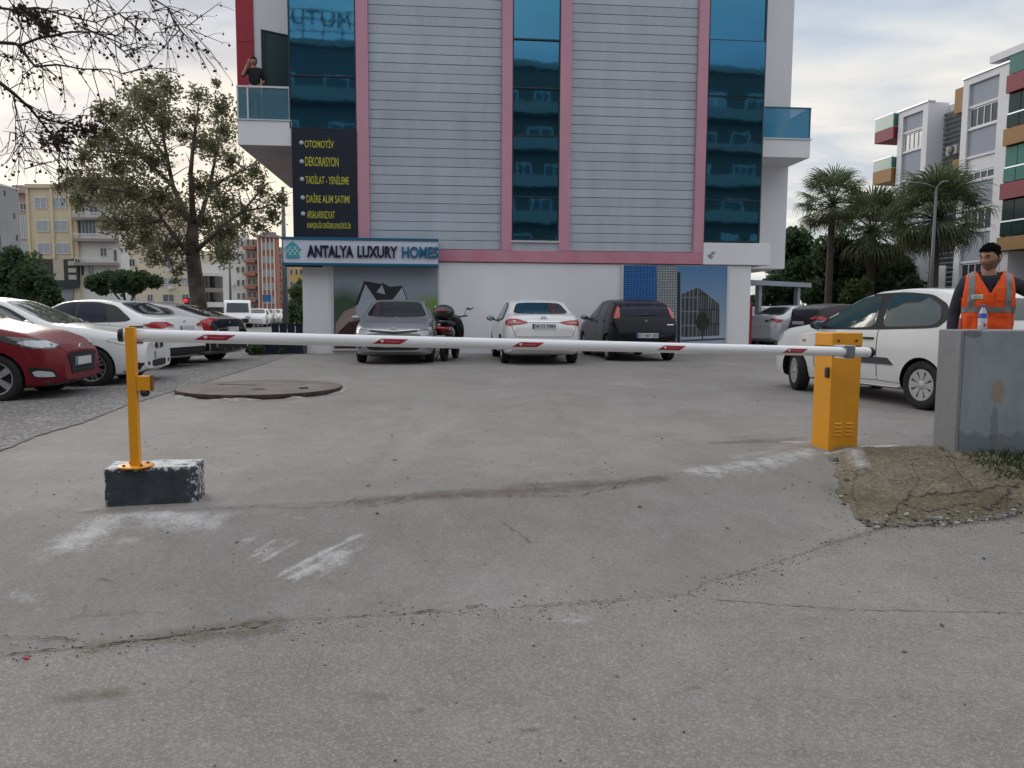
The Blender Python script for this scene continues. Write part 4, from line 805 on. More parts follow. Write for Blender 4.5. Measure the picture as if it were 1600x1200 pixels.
class Car:
    def __init__(s, name, label, cat, S, paint, pos, head, anchor='c', group=None):
        s.S = S; L, W = S['L'], S['W']; s.L = L; s.W = W; s.paint = paint
        hd = Vector((math.cos(head), math.sin(head), 0)); off = {'c': 0, 'f': -L / 2, 'r': L / 2}[anchor]
        q_ = Vector((pos[0], pos[1], 0)) + hd * off; q_.z = lotz(q_.x, q_.y) if -12 < q_.x < 16 and q_.y < 30 else ZL - .13; s.root = thing(name, label, cat, q_, head, group)
        n = int(L / .04) + 1; st = np.linspace(0, L, n); ip = lambda k: np.interp(st, [p[0] for p in S[k]], [p[1] for p in S[k]])
        def smo(a, sg):
            k = np.exp(-.5 * (np.arange(-8, 9) / sg) ** 2); k /= k.sum(); return np.convolve(np.pad(a, 8, 'edge'), k, 'valid')
        zt = smo(ip('top'), S.get('sm', 1.6)); zb = smo(ip('belt'), 2.); z0 = smo(ip('bot'), 1.5); pl = smo(ip('plan'), 1.3) * W / 2
        zb = np.minimum(zb, zt - .025); V = []; NS = 0
        s.wr_top = S.get('wr', .22)
        for i in range(n):
            x = L / 2 - st[i]; w_ = pl[i]; g = min(1, max(0, (zt[i] - zb[i]) / .45)); wr = w_ * (.93 - s.wr_top * g); h = zb[i] - z0[i]
            sec = [(0, z0[i]), (.55 * w_, z0[i]), (.84 * w_, z0[i] + .01 * h), (.94 * w_, z0[i] + .06 * h), (.975 * w_, z0[i] + .18 * h), (.99 * w_, z0[i] + .36 * h), (1. * w_, z0[i] + .55 * h), (.995 * w_, z0[i] + .72 * h), (.985 * w_, z0[i] + .84 * h), (.972 * w_, z0[i] + .92 * h), (.955 * w_, zb[i])]
            hh = zt[i] - zb[i]
            for k in range(1, 7):
                t = k / 6; sec.append(((.952 * w_) * (1 - t) + wr * t + .02 * g * math.sin(PI * t), zb[i] + (hh - .05 * g - .2 * hh * (1 - g)) * t))
            sec += [(wr * .965, zt[i] - .026 * g - .09 * hh * (1 - g)), (wr * .90, zt[i] - .010 * g - .04 * hh * (1 - g)), (wr * .75, zt[i]), (wr * .5, zt[i] + .008), (wr * .25, zt[i] + .013), (0, zt[i] + .014)]
            full = [(x, a, b) for a, b in sec] + [(x, -a, b) for a, b in sec[-2:0:-1]]; NS = len(full); V += full
        F = [(i * NS + j, i * NS + (j + 1) % NS, (i + 1) * NS + (j + 1) % NS, (i + 1) * NS + j) for i in range(n - 1) for j in range(NS)]
        F += [tuple(range(NS))[::-1], tuple((n - 1) * NS + j for j in range(NS))]
        s.bvh = BVHTree.FromPolygons([Vector(v) for v in V], F)
        me = bpy.data.meshes.new('body'); me.from_pydata(V, [], F); me.materials.append(paint); me.materials.append(m_trim)
        bm = bmesh.new(); bm.from_mesh(me); bmesh.ops.recalc_face_normals(bm, faces=bm.faces); bm.to_mesh(me); bm.free()
        b = link('body', me, s.root)
        cut = MB(); R0 = S['wheel'] + S.get('arch', .045)
        s.ax = (L / 2 - S['fo'], L / 2 - S['fo'] - S['wb'])
        for x in s.ax:
            for sg in (1, -1):
                a, c = (W / 2 - .27, W / 2 + .25) if sg > 0 else (-W / 2 - .25, -W / 2 + .27)
                cut.lathe([(0, a), (R0, a), (R0, c), (0, c)], 40, 'Y', (x, 0, S['wheel']), 1, False)
        cme = cut.mesh('cut', [paint, m_trim]); co = link('cut', cme)
        bm = bmesh.new(); bm.from_mesh(cme); bmesh.ops.remove_doubles(bm, verts=bm.verts, dist=1e-5); bmesh.ops.recalc_face_normals(bm, faces=bm.faces); bm.to_mesh(cme); bm.free()
        co.matrix_world = Matrix.Identity(4); b.parent = None
        md = b.modifiers.new('b', 'BOOLEAN'); md.operation = 'DIFFERENCE'; md.object = co; md.solver = 'EXACT'; md.material_mode = 'TRANSFER'
        bpy.context.view_layer.update()
        nm = bpy.data.meshes.new_from_object(b.evaluated_get(bpy.context.evaluated_depsgraph_get())); b.modifiers.clear(); b.data = nm; b.parent = s.root
        bpy.data.objects.remove(co)
        nm.polygons.foreach_set('use_smooth', [True] * len(nm.polygons)); nm.set_sharp_from_angle(angle=R(38)); s.body = b
        # dark underside of the wheel arches
        W_ = S.get('rim', ('spoke', 5)); wd = S.get('tw', .2); steer = S.get('steer', 0)
        tm, rm = wheel_mesh(S['wheel'], wd, W_)
        for i, x in enumerate(s.ax):
            for sg in (1, -1):
                t = link('wheel', tm, s.root, (x, sg * (W / 2 - wd / 2 - .025), S['wheel']), (0 if sg > 0 else PI) + (steer if i == 0 else 0)); link('rim', rm, t)
        for x in s.ax: MB().tube([(x, -W / 2 + .2, S['wheel']), (x, W / 2 - .2, S['wheel'])], .05, 8).build('axle', m_trim, s.root)
    def X(s, q): return s.L / 2 - q
    def patch(s, name, pts, m, proj='n', off=.006, sgn=1, parent=None, step=.07, label=None):
        if any(k in name for k in ('window', 'screen', 'light', 'surround', 'housing', 'intake')) and len(pts) > 3:
            for _ in range(2):
                q = [Vector(p) for p in pts]; o_ = []
                for i in range(len(q)): a, b = q[i], q[(i + 1) % len(q)]; o_ += [a.lerp(b, .14), a.lerp(b, .86)]
                pts = o_
        bm = bmesh.new(); f = bm.faces.new([bm.verts.new(p) for p in pts]); bmesh.ops.triangulate(bm, faces=[f])
        for _ in range(6):
            es = [e for e in bm.edges if e.calc_length() > step]
            if not es: break
            bmesh.ops.subdivide_edges(bm, edges=es, cuts=1); bmesh.ops.triangulate(bm, faces=[f for f in bm.faces if len(f.verts) > 3])
        for v in bm.verts:
            p = v.co; hit = None
            if proj == 'y': hit = s.bvh.ray_cast(Vector((p.x, sgn * 3, p.z)), Vector((0, -sgn, 0)))
            elif proj == 'x': hit = s.bvh.ray_cast(Vector((sgn * 6, p.y, p.z)), Vector((-sgn, 0, 0)))
            elif proj == 'z': hit = s.bvh.ray_cast(Vector((p.x, p.y, 4)), Vector((0, 0, -1)))
            if hit is None or hit[0] is None: hit = s.bvh.find_nearest(p)
            nrm = hit[1]; d = p - hit[0]
            c = Vector((0, 0, .7)); 
            if nrm.dot(hit[0] - Vector((hit[0].x * .9, 0, .6))) < 0: nrm = -nrm
            v.co = hit[0] + nrm * off
        bmesh.ops.recalc_face_normals(bm, faces=bm.faces)
        av = sum((f.normal * f.calc_area() for f in bm.faces), Vector()); cen = sum((v.co for v in bm.verts), Vector()) / len(bm.verts)
        if av.dot(cen - Vector((cen.x * .8, 0, .6))) < 0: bmesh.ops.reverse_faces(bm, faces=bm.faces)
        be = [e for e in bm.edges if e.is_boundary]; r = bmesh.ops.extrude_edge_only(bm, edges=be)
        for v in [g for g in r['geom'] if isinstance(g, bmesh.types.BMVert)]:
            h = s.bvh.find_nearest(v.co); v.co = h[0] + (h[0] - v.co).normalized() * .006
        me = bpy.data.meshes.new(name); bm.to_mesh(me); bm.free(); me.materials.append(m); me.polygons.foreach_set('use_smooth', [True] * len(me.polygons)); me.set_sharp_from_angle(angle=R(35))
        o = link(name, me, parent or s.root)
        if label: o['label'] = label
        return o
    def side(s, name, poly, m, off=.005, sides=(1, -1), **k): return [s.patch(name, [(s.X(a), g * s.W / 2, z) for a, z in (poly if g > 0 else poly)], m, 'y', off, g, **k) for g in sides]
    def front(s, name, poly, m, off=.006, **k): return s.patch(name, [(s.L / 2, a, z) for a, z in poly], m, 'x', off, 1, **k)
    def rear(s, name, poly, m, off=.006, **k): return s.patch(name, [(-s.L / 2, a, z) for a, z in poly], m, 'x', off, -1, **k)
    def near(s, name, pts, m, off=.008, sides=(1, -1), **k): return [s.patch(name, [(s.X(a), g * y, z) for a, y, z in pts], m, 'n', off, g, **k) for g in sides]
    def seam(s, pts, wd=.009, sides=(1, -1), m=None):
        for g in sides:
            mb = MB(); pv = None; P_ = []
            for a, b in zip(pts[:-1], pts[1:]):
                k = max(2, int(math.hypot(b[0] - a[0], b[1] - a[1]) / .06))
                P_ += [(a[0] + (b[0] - a[0]) * i / k, a[1] + (b[1] - a[1]) * i / k) for i in range(k)]
            P_.append(pts[-1]); Vs = []
            for i, (a, z) in enumerate(P_):
                a2, z2 = P_[min(i + 1, len(P_) - 1)]; a1, z1 = P_[max(i - 1, 0)]; dx, dz = a2 - a1, z2 - z1; l = math.hypot(dx, dz); nx, nz = -dz / l * wd / 2, dx / l * wd / 2
                for e in (1, -1):
                    q = Vector((s.X(a + nx * e), g * 3, z + nz * e)); h = s.bvh.ray_cast(q, Vector((0, -g, 0))); Vs.append((h[0] if h[0] else Vector((q.x, g * s.W / 2, q.z))) + Vector((0, g * .0025, 0)))
            mb.add(Vs, [(2 * i, 2 * i + 1, 2 * i + 3, 2 * i + 2) for i in range(len(P_) - 1)]); mb.build('door_seam', m or m_seam, s.root)
    def mirrors(s, a, z, m, gm=None, sz=1.):
        y = s.W / 2 * .93
        for g in (1, -1):
            o = MB().ico((0, 0, 0), 1, 2, 0, (.075 * sz, .105 * sz, .07 * sz), lambda p: Vector((p.x * (1 if p.x > 0 else .45), p.y, p.z * (.9 if p.y * g > 0 else 1)))).tube([(0, -g * .05, -.03), (.02, -g * .16, -.05)], .018, 6).build('mirror', m, s.root, (s.X(a), g * (y + .13), z))
            MB().ico((-.031, 0, 0), 1, 2, 0, (.006, .085 * sz, .055 * sz)).build('mirror_glass', gm or m_mirr, o)
    def handles(s, pts, m):
        for a, z in pts:
            for g in (1, -1):
                h = s.bvh.ray_cast(Vector((s.X(a), g * 3, z)), Vector((0, -g, 0)))[0]
                MB().cb((0, 0, 0), (.20, .035, .028)).build('door_handle', m, s.root, h + Vector((0, g * .012, 0)), bevel=.009)
    def plate(s, txt, z, rear=True, y=0., dark=False, w_=.52):
        sg = -1 if rear else 1; h = max((s.bvh.ray_cast(Vector((sg * 6, y + dy, z)), Vector((-sg, 0, 0)))[0] for dy in (-.2, 0, .2)), key=lambda p: sg * p.x)
        T = MB().cb((0, 0, 0), (w_, .014, .112)).build('licence_plate', m_plate, s.root, h + Vector((sg * .012, y - h.y, 0)), -PI / 2 if rear else PI / 2, bevel=.004)
        MB().cb((-w_ / 2 + .024, -.0075, 0), (.042, .002, .104)).build('blue_band', m_plateb, T)
        if txt: put_text('lettering', txt, -w_ / 2 + .06, -.035, w_ / 2 - .02, .036, -.0072, m_platet, T, .0015, .012)
    def emblem(s, z, rear, r=.05, m=None, kind='ring'):
        sg = -1 if rear else 1; h = s.bvh.ray_cast(Vector((sg * 6, 0, z)), Vector((-sg, 0, 0)))
        mb = MB()
        if kind == 'ring':
            for k in range(3):
                rx, rz = ((r * 1.45, r), (r * .55, r * .95), (r * 1.0, r * .42))[k]; cz = (0, 0, r * .42)[k]
                mb.tube([(0, rx * math.cos(g), cz + rz * math.sin(g)) for g in np.linspace(0, 2 * PI, 25)], .007, 5, cap=False)
        elif kind == 'h':
            for yy in (-.4, .4): mb.cb((0, yy * r, 0), (.012, r * .28, r * 1.5), rot=Matrix.Rotation(.18 * (1 if yy > 0 else -1), 3, 'X'))
            mb.cb((0, 0, 0), (.012, r * .8, r * .25))
        else: mb.lathe([(0, .010), (r * .9, .010), (r, .004), (r, -.01)], 24, 'X')
        o = mb.build('emblem', m or m_chrome, s.root, h[0] + Vector((sg * .008, 0, 0)), 0); return o

SEDAN = dict(L=4.5, W=1.78, wheel=.315, fo=.93, wb=2.64, top=[(0, .64), (.03, .72), (.12, .79), (.35, .87), (.9, .96), (1.28, 1.015), (2.05, 1.385), (2.4, 1.43), (2.85, 1.435), (3.25, 1.405), (3.92, 1.12), (4.3, 1.085), (4.41, 1.05), (4.46, .9), (4.5, .74)],
    belt=[(0, .60), (.2, .72), (.5, .80), (1.28, .915), (2.5, .935), (3.6, .985), (4.2, .985), (4.42, .93), (4.5, .68)], bot=[(0, .30), (.1, .21), (.6, .17), (3.9, .19), (4.35, .24), (4.5, .36)],
    plan=[(0, .66), (.05, .78), (.16, .89), (.4, .965), (.9, 1), (3.4, 1), (3.95, .97), (4.25, .92), (4.42, .83), (4.5, .74)])
def stretch(S, **k):
    q = {a: (list(b) if isinstance(b, list) else b) for a, b in S.items()}; q.update(k); return q
def glasshouse_sedan(c, gl, frame=None, dz=0, sh=0., tri=True):
    c.front('windscreen', [(-.70, 1.045 + dz), (-.35, 1.03 + dz), (.35, 1.03 + dz), (.70, 1.045 + dz), (.535, 1.365 + dz), (.3, 1.385 + dz), (-.3, 1.385 + dz), (-.535, 1.365 + dz)], gl, .006)
    c.rear('rear_window', [(-.62, 1.13 + dz), (-.3, 1.115 + dz), (.3, 1.115 + dz), (.62, 1.13 + dz), (.50, 1.35 + dz), (.25, 1.368 + dz), (-.25, 1.368 + dz), (-.50, 1.35 + dz)], gl, .006)
    if frame: c.side('window_surround', [(1.36 + sh, .935 + dz), (1.9 + sh, 1.245 + dz), (2.2 + sh, 1.365 + dz), (2.9 + sh, 1.375 + dz), (3.35 + sh, 1.30 + dz), (3.78 + sh, 1.02 + dz), (3.66 + sh, .97 + dz), (2.5 + sh, .935 + dz)], frame, .004)
    c.side('side_window', [(1.52 + sh, .96 + dz), (1.95 + sh, 1.225 + dz), (2.2 + sh, 1.335 + dz), (2.46 + sh, 1.35 + dz), (2.50 + sh, .955 + dz)], gl, .0075); c.side('side_window', [(2.58 + sh, .955 + dz), (2.54 + sh, 1.35 + dz), (2.9 + sh, 1.345 + dz), (3.12 + sh, 1.315 + dz), (3.28 + sh, .985 + dz)], gl, .0075)
    if tri: c.side('side_window', [(3.33 + sh, .99 + dz), (3.18 + sh, 1.30 + dz), (3.34 + sh, 1.26 + dz), (3.64 + sh, 1.035 + dz), (3.6 + sh, 1.0 + dz)], gl, .0075)
    c.seam([(1.36 + sh, .88 + dz), (1.33 + sh, .5), (1.42 + sh, .27)]); c.seam([(2.54 + sh, .93 + dz), (2.56 + sh, .27)]); c.seam([(3.32 + sh, .96 + dz), (3.36 + sh, .72), (3.22 + sh, .42), (3.1 + sh, .28)]); c.seam([(1.45 + sh, .26), (3.1 + sh, .27)])
# --- silver saloon facing out
p = at(615, 560, 16.6)
c = Car('silver_saloon', 'silver saloon facing the barrier in front of the house poster', 'car', stretch(SEDAN, rim=('spoke', 10)), m_cs, p, -PI / 2 + FA, 'f', 'cars parked nose or tail to the clad building')
glasshouse_sedan(c, m_carglass, m_trim)
c.near('headlight', [(.06, .50, .715), (.10, .66, .70), (.28, .80, .74), (.50, .86, .835), (.42, .82, .845), (.20, .70, .785), (.07, .52, .755)], m_lens)
c.near('headlight_inner', [(.07, .50, .725), (.12, .68, .715), (.26, .78, .755), (.20, .70, .775), (.08, .53, .745)], m_lensd, .012)
c.front('grille_bar', [(-.50, .715), (0, .665), (.50, .715), (.52, .745), (0, .705), (-.52, .745)], m_trim, .010); c.front('grille_chrome', [(-.56, .752), (0, .712), (.56, .752), (.56, .762), (0, .722), (-.56, .762)], m_chrome, .014)
c.front('intake', [(-.60, .40), (-.50, .315), (.50, .315), (.60, .40), (.54, .515), (-.54, .515)], m_trim, .008); c.front('bumper_lip', [(-.72, .29), (.72, .29), (.70, .305), (.5, .30), (-.5, .30), (-.70, .305)], m_cs, .02)
c.near('fog_surround', [(.10, .66, .36), (.22, .80, .36), (.26, .82, .50), (.14, .70, .47)], m_trim); c.near('fog_light', [(.13, .71, .385), (.19, .77, .385), (.2, .77, .43), (.14, .71, .43)], m_lens, .014)
c.emblem(.755, False, .052); c.plate('', .44, False, w_=.5); c.mirrors(1.55, 1.0, m_cs); c.handles([(2.42, .86), (3.2, .89)], m_cs)
for g in (1, -1): MB().tube([(c.X(1.2), g * .05, 1.03), (c.X(1.22), g * .6, 1.055)], .010, 5).build('wiper', m_trim, c.root)
MB().cb((c.X(1.95), 0, 1.29), (.03, .2, .06)).build('rear_view_mirror', m_trim, c.root)
# --- white saloon tail out
p = at(850, 560, 16.65)
c = Car('white_saloon', 'white saloon parked tail out beside the dark hatchback', 'car', stretch(SEDAN, rim=('spoke', 5)), m_cw, p, R(95.6), 'r', 'cars parked nose or tail to the clad building')
glasshouse_sedan(c, m_carglass, m_trim)
c.near('tail_light', [(4.40, .36, .885), (4.40, .36, .925), (4.40, .62, .975), (4.28, .80, .99), (4.12, .86, .965), (4.22, .83, .875), (4.38, .70, .845), (4.43, .55, .855)], m_tail)
c.near('tail_light_clear', [(4.41, .46, .90), (4.41, .62, .93), (4.36, .74, .94), (4.36, .74, .918), (4.42, .58, .892)], m_tailw, .013)
c.rear('chrome_strip', [(-.36, .935), (.36, .935), (.36, .965), (-.36, .965)], m_chrome, .012); c.emblem(1.015, True, .045); c.plate('54 CI 7084', .85, True)
c.rear('boot_seam', [(-.62, .62), (-.56, .615), (.56, .615), (.62, .62), (.56, .625), (-.56, .625)], m_seam, .003); c.rear('lower_bumper', [(-.66, .36), (.66, .36), (.62, .42), (-.62, .42)], m_trim, .006)
for g in (1, -1): c.rear('boot_seam', [(g * .62, .62), (g * .70, .84), (g * .692, .842), (g * .612, .624)], m_seam, .003); c.rear('reflector', [(g * .55, .44), (g * .72, .44), (g * .72, .465), (g * .55, .465)], m_tail, .008)
c.mirrors(1.55, 1.0, m_trim, m_mirr); c.handles([(2.42, .86), (3.2, .89)], m_cw); MB().ico((c.X(3.2), 0, 1.44), .04, 1, 0, (1.6, .5, 1)).build('roof_fin', m_cw, c.root)
# --- dark hatchback tail out
HATCH = dict(L=4.03, W=1.70, wheel=.31, fo=.85, wb=2.51, top=[(0, .62), (.04, .72), (.15, .80), (.45, .92), (.95, 1.03), (1.15, 1.07), (1.85, 1.42), (2.2, 1.475), (2.7, 1.48), (3.25, 1.43), (3.52, 1.365), (3.64, 1.30), (3.83, 1.07), (3.95, .90), (4.0, .72), (4.03, .6)],
    belt=[(0, .58), (.2, .74), (.5, .85), (1.15, .945), (2.4, .985), (3.4, 1.06), (3.7, 1.06), (3.9, .93), (4.03, .58)], bot=[(0, .3), (.1, .21), (.6, .17), (3.5, .19), (3.9, .24), (4.03, .34)],
    plan=[(0, .64), (.06, .79), (.18, .9), (.45, .97), (.9, 1), (3.0, 1), (3.5, .975), (3.8, .93), (3.95, .87), (4.03, .78)], wr=.20)
def hatch_rear(c, gl, lamps=True):
    c.rear('rear_window', [(-.60, 1.085), (.60, 1.085), (.50, 1.315), (.3, 1.34), (-.3, 1.34), (-.50, 1.315)], gl, .006)
    c.front('windscreen', [(-.66, 1.10), (.66, 1.10), (.54, 1.40), (.3, 1.425), (-.3, 1.425), (-.54, 1.40)], gl, .006)
p = at(1011, 560, 18.15)
c = Car('dark_hatchback', 'dark navy hatchback parked tail out in front of the tower poster', 'car', stretch(HATCH, rim=('spoke', 7)), m_ck, p, R(97.5), 'r', 'cars parked nose or tail to the clad building')
hatch_rear(c, m_blueglass)
c.side('side_window', [(1.30, 1.01), (1.85, 1.31), (2.05, 1.385), (2.32, 1.40), (2.36, 1.015)], m_blueglass); c.side('side_window', [(2.44, 1.02), (2.40, 1.40), (2.8, 1.395), (3.02, 1.36), (3.14, 1.07)], m_blueglass)
c.near('tail_light', [(3.64, .60, 1.385), (3.60, .66, 1.385), (3.70, .735, 1.08), (3.76, .74, 1.0), (3.84, .64, 1.0), (3.80, .615, 1.1)], m_tail, .012)
c.emblem(.945, True, .05, None, 'disc'); c.plate('07 NBT 300', .62, True); c.rear('boot_seam', [(-.70, .73), (.70, .73), (.70, .74), (-.70, .74)], m_seam, .003)
c.rear('wiper', [(-.2, 1.10), (.16, 1.085), (.16, 1.10), (-.05, 1.125)], m_trim, .02); c.mirrors(1.38, 1.03, m_ck); c.handles([(2.25, .93), (3.05, .96)], m_ck)
c.seam([(2.40, .99), (2.42, .28)]); c.seam([(1.25, .93), (1.22, .4), (1.3, .27)]); c.seam([(3.16, 1.03), (3.16, .75), (3.0, .42)]); MB().tube([(c.X(3.3), 0, 1.46), (c.X(3.42), 0, 1.62)], .005, 5).build('aerial', m_trim, c.root)
for g in (1, -1): c.rear('reflector', [(g * .5, .47), (g * .7, .47), (g * .7, .49), (g * .5, .49)], m_tail, .008)
c.rear('badge', [(-.66, .865), (-.50, .865), (-.50, .882), (-.66, .882)], m_chrome, .006)
# --- white three door hatchback on the right, wheels turned
WH = dict(L=3.95, W=1.64, wheel=.298, fo=.78, wb=2.45, arch=.035, steer=R(-20), rim=('cover', 8), tw=.185, top=[(0, .60), (.05, .72), (.15, .82), (.4, .93), (.85, .985), (1.22, 1.035), (1.90, 1.37), (2.22, 1.45), (2.7, 1.475), (3.25, 1.45), (3.60, 1.385), (3.75, 1.13), (3.86, .92), (3.92, .7), (3.95, .6)],
    belt=[(0, .57), (.2, .76), (.5, .86), (1.22, .935), (2.4, .965), (3.35, 1.0), (3.65, 1.0), (3.86, .86), (3.95, .57)], bot=[(0, .3), (.1, .21), (.6, .18), (3.4, .2), (3.8, .25), (3.95, .34)],
    plan=[(0, .60), (.06, .76), (.2, .89), (.45, .96), (.9, 1), (3.1, 1), (3.45, .98), (3.75, .93), (3.88, .86), (3.95, .78)], wr=.20)
rwp = on(1443, 640, ZL); hd = R(105.4); hv = Vector((math.cos(hd), math.sin(hd), 0)); lv = Vector((-hv.y, hv.x, 0))
cen = rwp + hv * (1.215 - (WH['L'] / 2 - WH['fo'] - WH['wb'] / 2) * 0 - .0) - lv * .72
cen = rwp - hv * (WH['L'] / 2 - WH['fo'] - WH['wb']) - lv * .72
c = Car('white_hatchback', 'white three door hatchback with turned front wheels behind the amber cabinet', 'car', WH, m_cw2, cen, hd)
hatch_rear(c, m_tealglass)
c.side('window_surround', [(1.18, .945), (1.50, 1.18), (1.86, 1.35), (2.14, 1.412), (2.75, 1.425), (3.18, 1.385), (3.46, 1.26), (3.52, 1.08), (3.42, .985), (2.4, .945), (1.5, .93)], m_trim, .004)
c.side('side_window', [(1.40, .965), (1.66, 1.20), (1.95, 1.345), (2.16, 1.388), (2.38, 1.395), (2.43, .98), (1.8, .96)], m_tealglass, .008); c.side('side_window', [(2.55, .985), (2.50, 1.395), (2.8, 1.395), (3.14, 1.355), (3.38, 1.24), (3.44, 1.09), (3.36, 1.015), (2.95, .995)], m_tealglass, .008)
c.seam([(1.30, .92), (1.25, .45), (1.33, .27)], .012); c.seam([(2.49, .95), (2.51, .3)], .012); c.seam([(1.3, .275), (2.5, .30), (2.9, .29)], .007, m=m_gtrim)
c.side('rub_strip', [(1.32, .505), (2.80, .515), (2.70, .60), (1.32, .59)], m_gtrim, .014); c.mirrors(1.40, .99, m_trim, mat('mirror_teal', (.10, .2, .2), .05, metal=.5), 1.); c.handles([(2.34, .835)], m_trim)
c.near('side_indicator', [(.98, .8, .745), (1.05, .8, .745), (1.05, .8, .775), (.98, .8, .775)], m_ind, .01)
c.near('headlight', [(.05, .45, .70), (.15, .66, .68), (.38, .77, .76), (.42, .74, .86), (.25, .6, .85), (.1, .45, .77)], m_lens); c.near('tail_light', [(3.62, .70, 1.1), (3.72, .74, .85), (3.82, .64, .85), (3.77, .6, 1.1)], m_tail); c.plate('', .62, True)
c.near('arch_lip', [(2.0, .82, .19), (2.85, .82, .19), (2.85, .82, .215), (2.0, .82, .215)], m_cw2, .01)
MB().tube([(c.X(1.75), .0, 1.40), (c.X(2.1), 0, 1.66)], .004, 5).build('aerial', m_trim, c.root)
# --- red hatchback at the left edge
RH = stretch(HATCH, rim=('spoke', 5), fo=.77, wheel=.32, tw=.195, arch=.04)
c = Car('red_hatchback', 'dark red hatchback with swept headlights at the left edge', 'car', RH, m_cr, at(131, 600, 10.9), R(8), 'f', 'cars parked along the left side')
hatch_rear(c, m_carglass)
c.near('headlight_housing', [(.10, .50, .69), (.18, .64, .68), (.40, .78, .72), (.62, .82, .80), (.86, .84, .885), (.80, .82, .89), (.50, .76, .85), (.22, .62, .775), (.11, .50, .73)], m_lensd, .006)
c.near('headlight', [(.12, .52, .70), (.20, .66, .695), (.36, .77, .735), (.50, .80, .79), (.40, .76, .81), (.2, .62, .765), (.12, .53, .73)], m_lens, .012)
c.front('grille', [(-.36, .36), (.36, .36), (.46, .62), (.30, .645), (-.30, .645), (-.46, .62)], m_trim, .008); c.emblem(.70, False, .05, None, 'ring'); c.plate('', .52, False)
for z in (.40, .45, .58): c.front('grille_bar', [(-.38, z), (.38, z), (.39, z + .012), (-.39, z + .012)], m_gtrim, .016)
c.near('fog_surround', [(.12, .56, .33), (.32, .76, .34), (.38, .79, .46), (.30, .74, .475), (.16, .62, .44)], m_trim, .006); c.near('fog_light', [(.15, .60, .345), (.30, .74, .35), (.33, .76, .41), (.27, .72, .43), (.18, .64, .41)], m_lens, .012)
c.near('lower_lip', [(.05, .3, .27), (.2, .72, .27), (.2, .72, .30), (.05, .3, .30)], m_gtrim, .012)
c.mirrors(1.38, 1.03, m_cr); c.side('side_window', [(2.44, 1.02), (2.40, 1.40), (2.8, 1.395), (3.1, 1.34), (3.3, 1.10)], m_carglass); c.seam([(2.40, .99), (2.42, .28)]); c.seam([(1.25, .93), (1.22, .4), (1.3, .27)]); c.seam([(3.16, 1.03), (3.16, .75), (3.0, .42)]); c.handles([(2.25, .93), (3.05, .96)], m_cr); c.near('tail_light', [(3.68, .70, 1.02), (3.86, .64, 1.0), (3.86, .62, .86), (3.66, .78, .88)], m_tail); c.side('side_window', [(1.30, 1.01), (1.85, 1.31), (2.05, 1.385), (2.32, 1.40), (2.36, 1.015)], m_carglass)
# --- white saloon with dark windscreen at the left, nose out
BS = stretch(SEDAN, L=4.52, W=1.82, wheel=.325, fo=.76, wb=2.76, rim=('twin', 7), tw=.215, arch=.035, top=[(0, .66), (.03, .74), (.12, .80), (.35, .87), (.9, .955), (1.36, 1.005), (2.12, 1.365), (2.45, 1.415), (2.9, 1.42), (3.3, 1.39), (3.92, 1.12), (4.3, 1.085), (4.41, 1.05), (4.47, .9), (4.52, .74)])
c = Car('white_saloon', 'white saloon with twin kidney grille parked nose out beside the red hatchback', 'car', BS, m_cw, at(250, 600, 13.0), R(8), 'f', 'cars parked along the left side')
m_scr = mat('pale_reflecting_screen', (.10, .12, .12), .04, spec=1., coat=1.)
glasshouse_sedan(c, m_scr, m_trim, dz=-.015, sh=.06)
c.near('headlight', [(.09, .36, .655), (.12, .60, .645), (.28, .77, .665), (.52, .845, .73), (.50, .84, .775), (.26, .72, .745), (.10, .40, .715)], m_lens); c.near('headlight_inner', [(.10, .40, .67), (.14, .60, .665), (.26, .74, .685), (.24, .70, .72), (.11, .42, .705)], m_lensd, .014)
for g in (1, -1): k_ = c.front('grille', [(g * .035, .60), (g * .19, .60), (g * .235, .66), (g * .20, .735), (g * .05, .735)], m_chrome, .010); c.front('grille_slats', [(g * .05, .612), (g * .18, .612), (g * .215, .66), (g * .188, .723), (g * .06, .723)], m_trim, .014)
c.front('intake', [(-.33, .30), (.33, .30), (.36, .415), (-.36, .415)], m_trim, .008); c.near('side_intake', [(.07, .46, .30), (.20, .74, .31), (.22, .76, .40), (.08, .48, .40)], m_trim, .008); c.plate('', .50, False); c.emblem(.80, False, .035, None, 'disc')
c.mirrors(1.62, 1.0, m_cw); c.near('tail_light', [(4.42, .50, .86), (4.42, .50, .95), (4.28, .80, .985), (4.1, .87, .96), (4.24, .84, .86)], m_tail); c.handles([(2.5, .86), (3.3, .89)], m_cw)
for g in (1, -1): MB().tube([(c.X(1.3), g * .05, 1.015), (c.X(1.32), g * .6, 1.035)], .011, 5).build('wiper', m_trim, c.root)
c.near('bumper_crease', [(.1, .5, .26), (.3, .8, .26), (.3, .8, .275), (.1, .5, .275)], m_gtrim, .012)
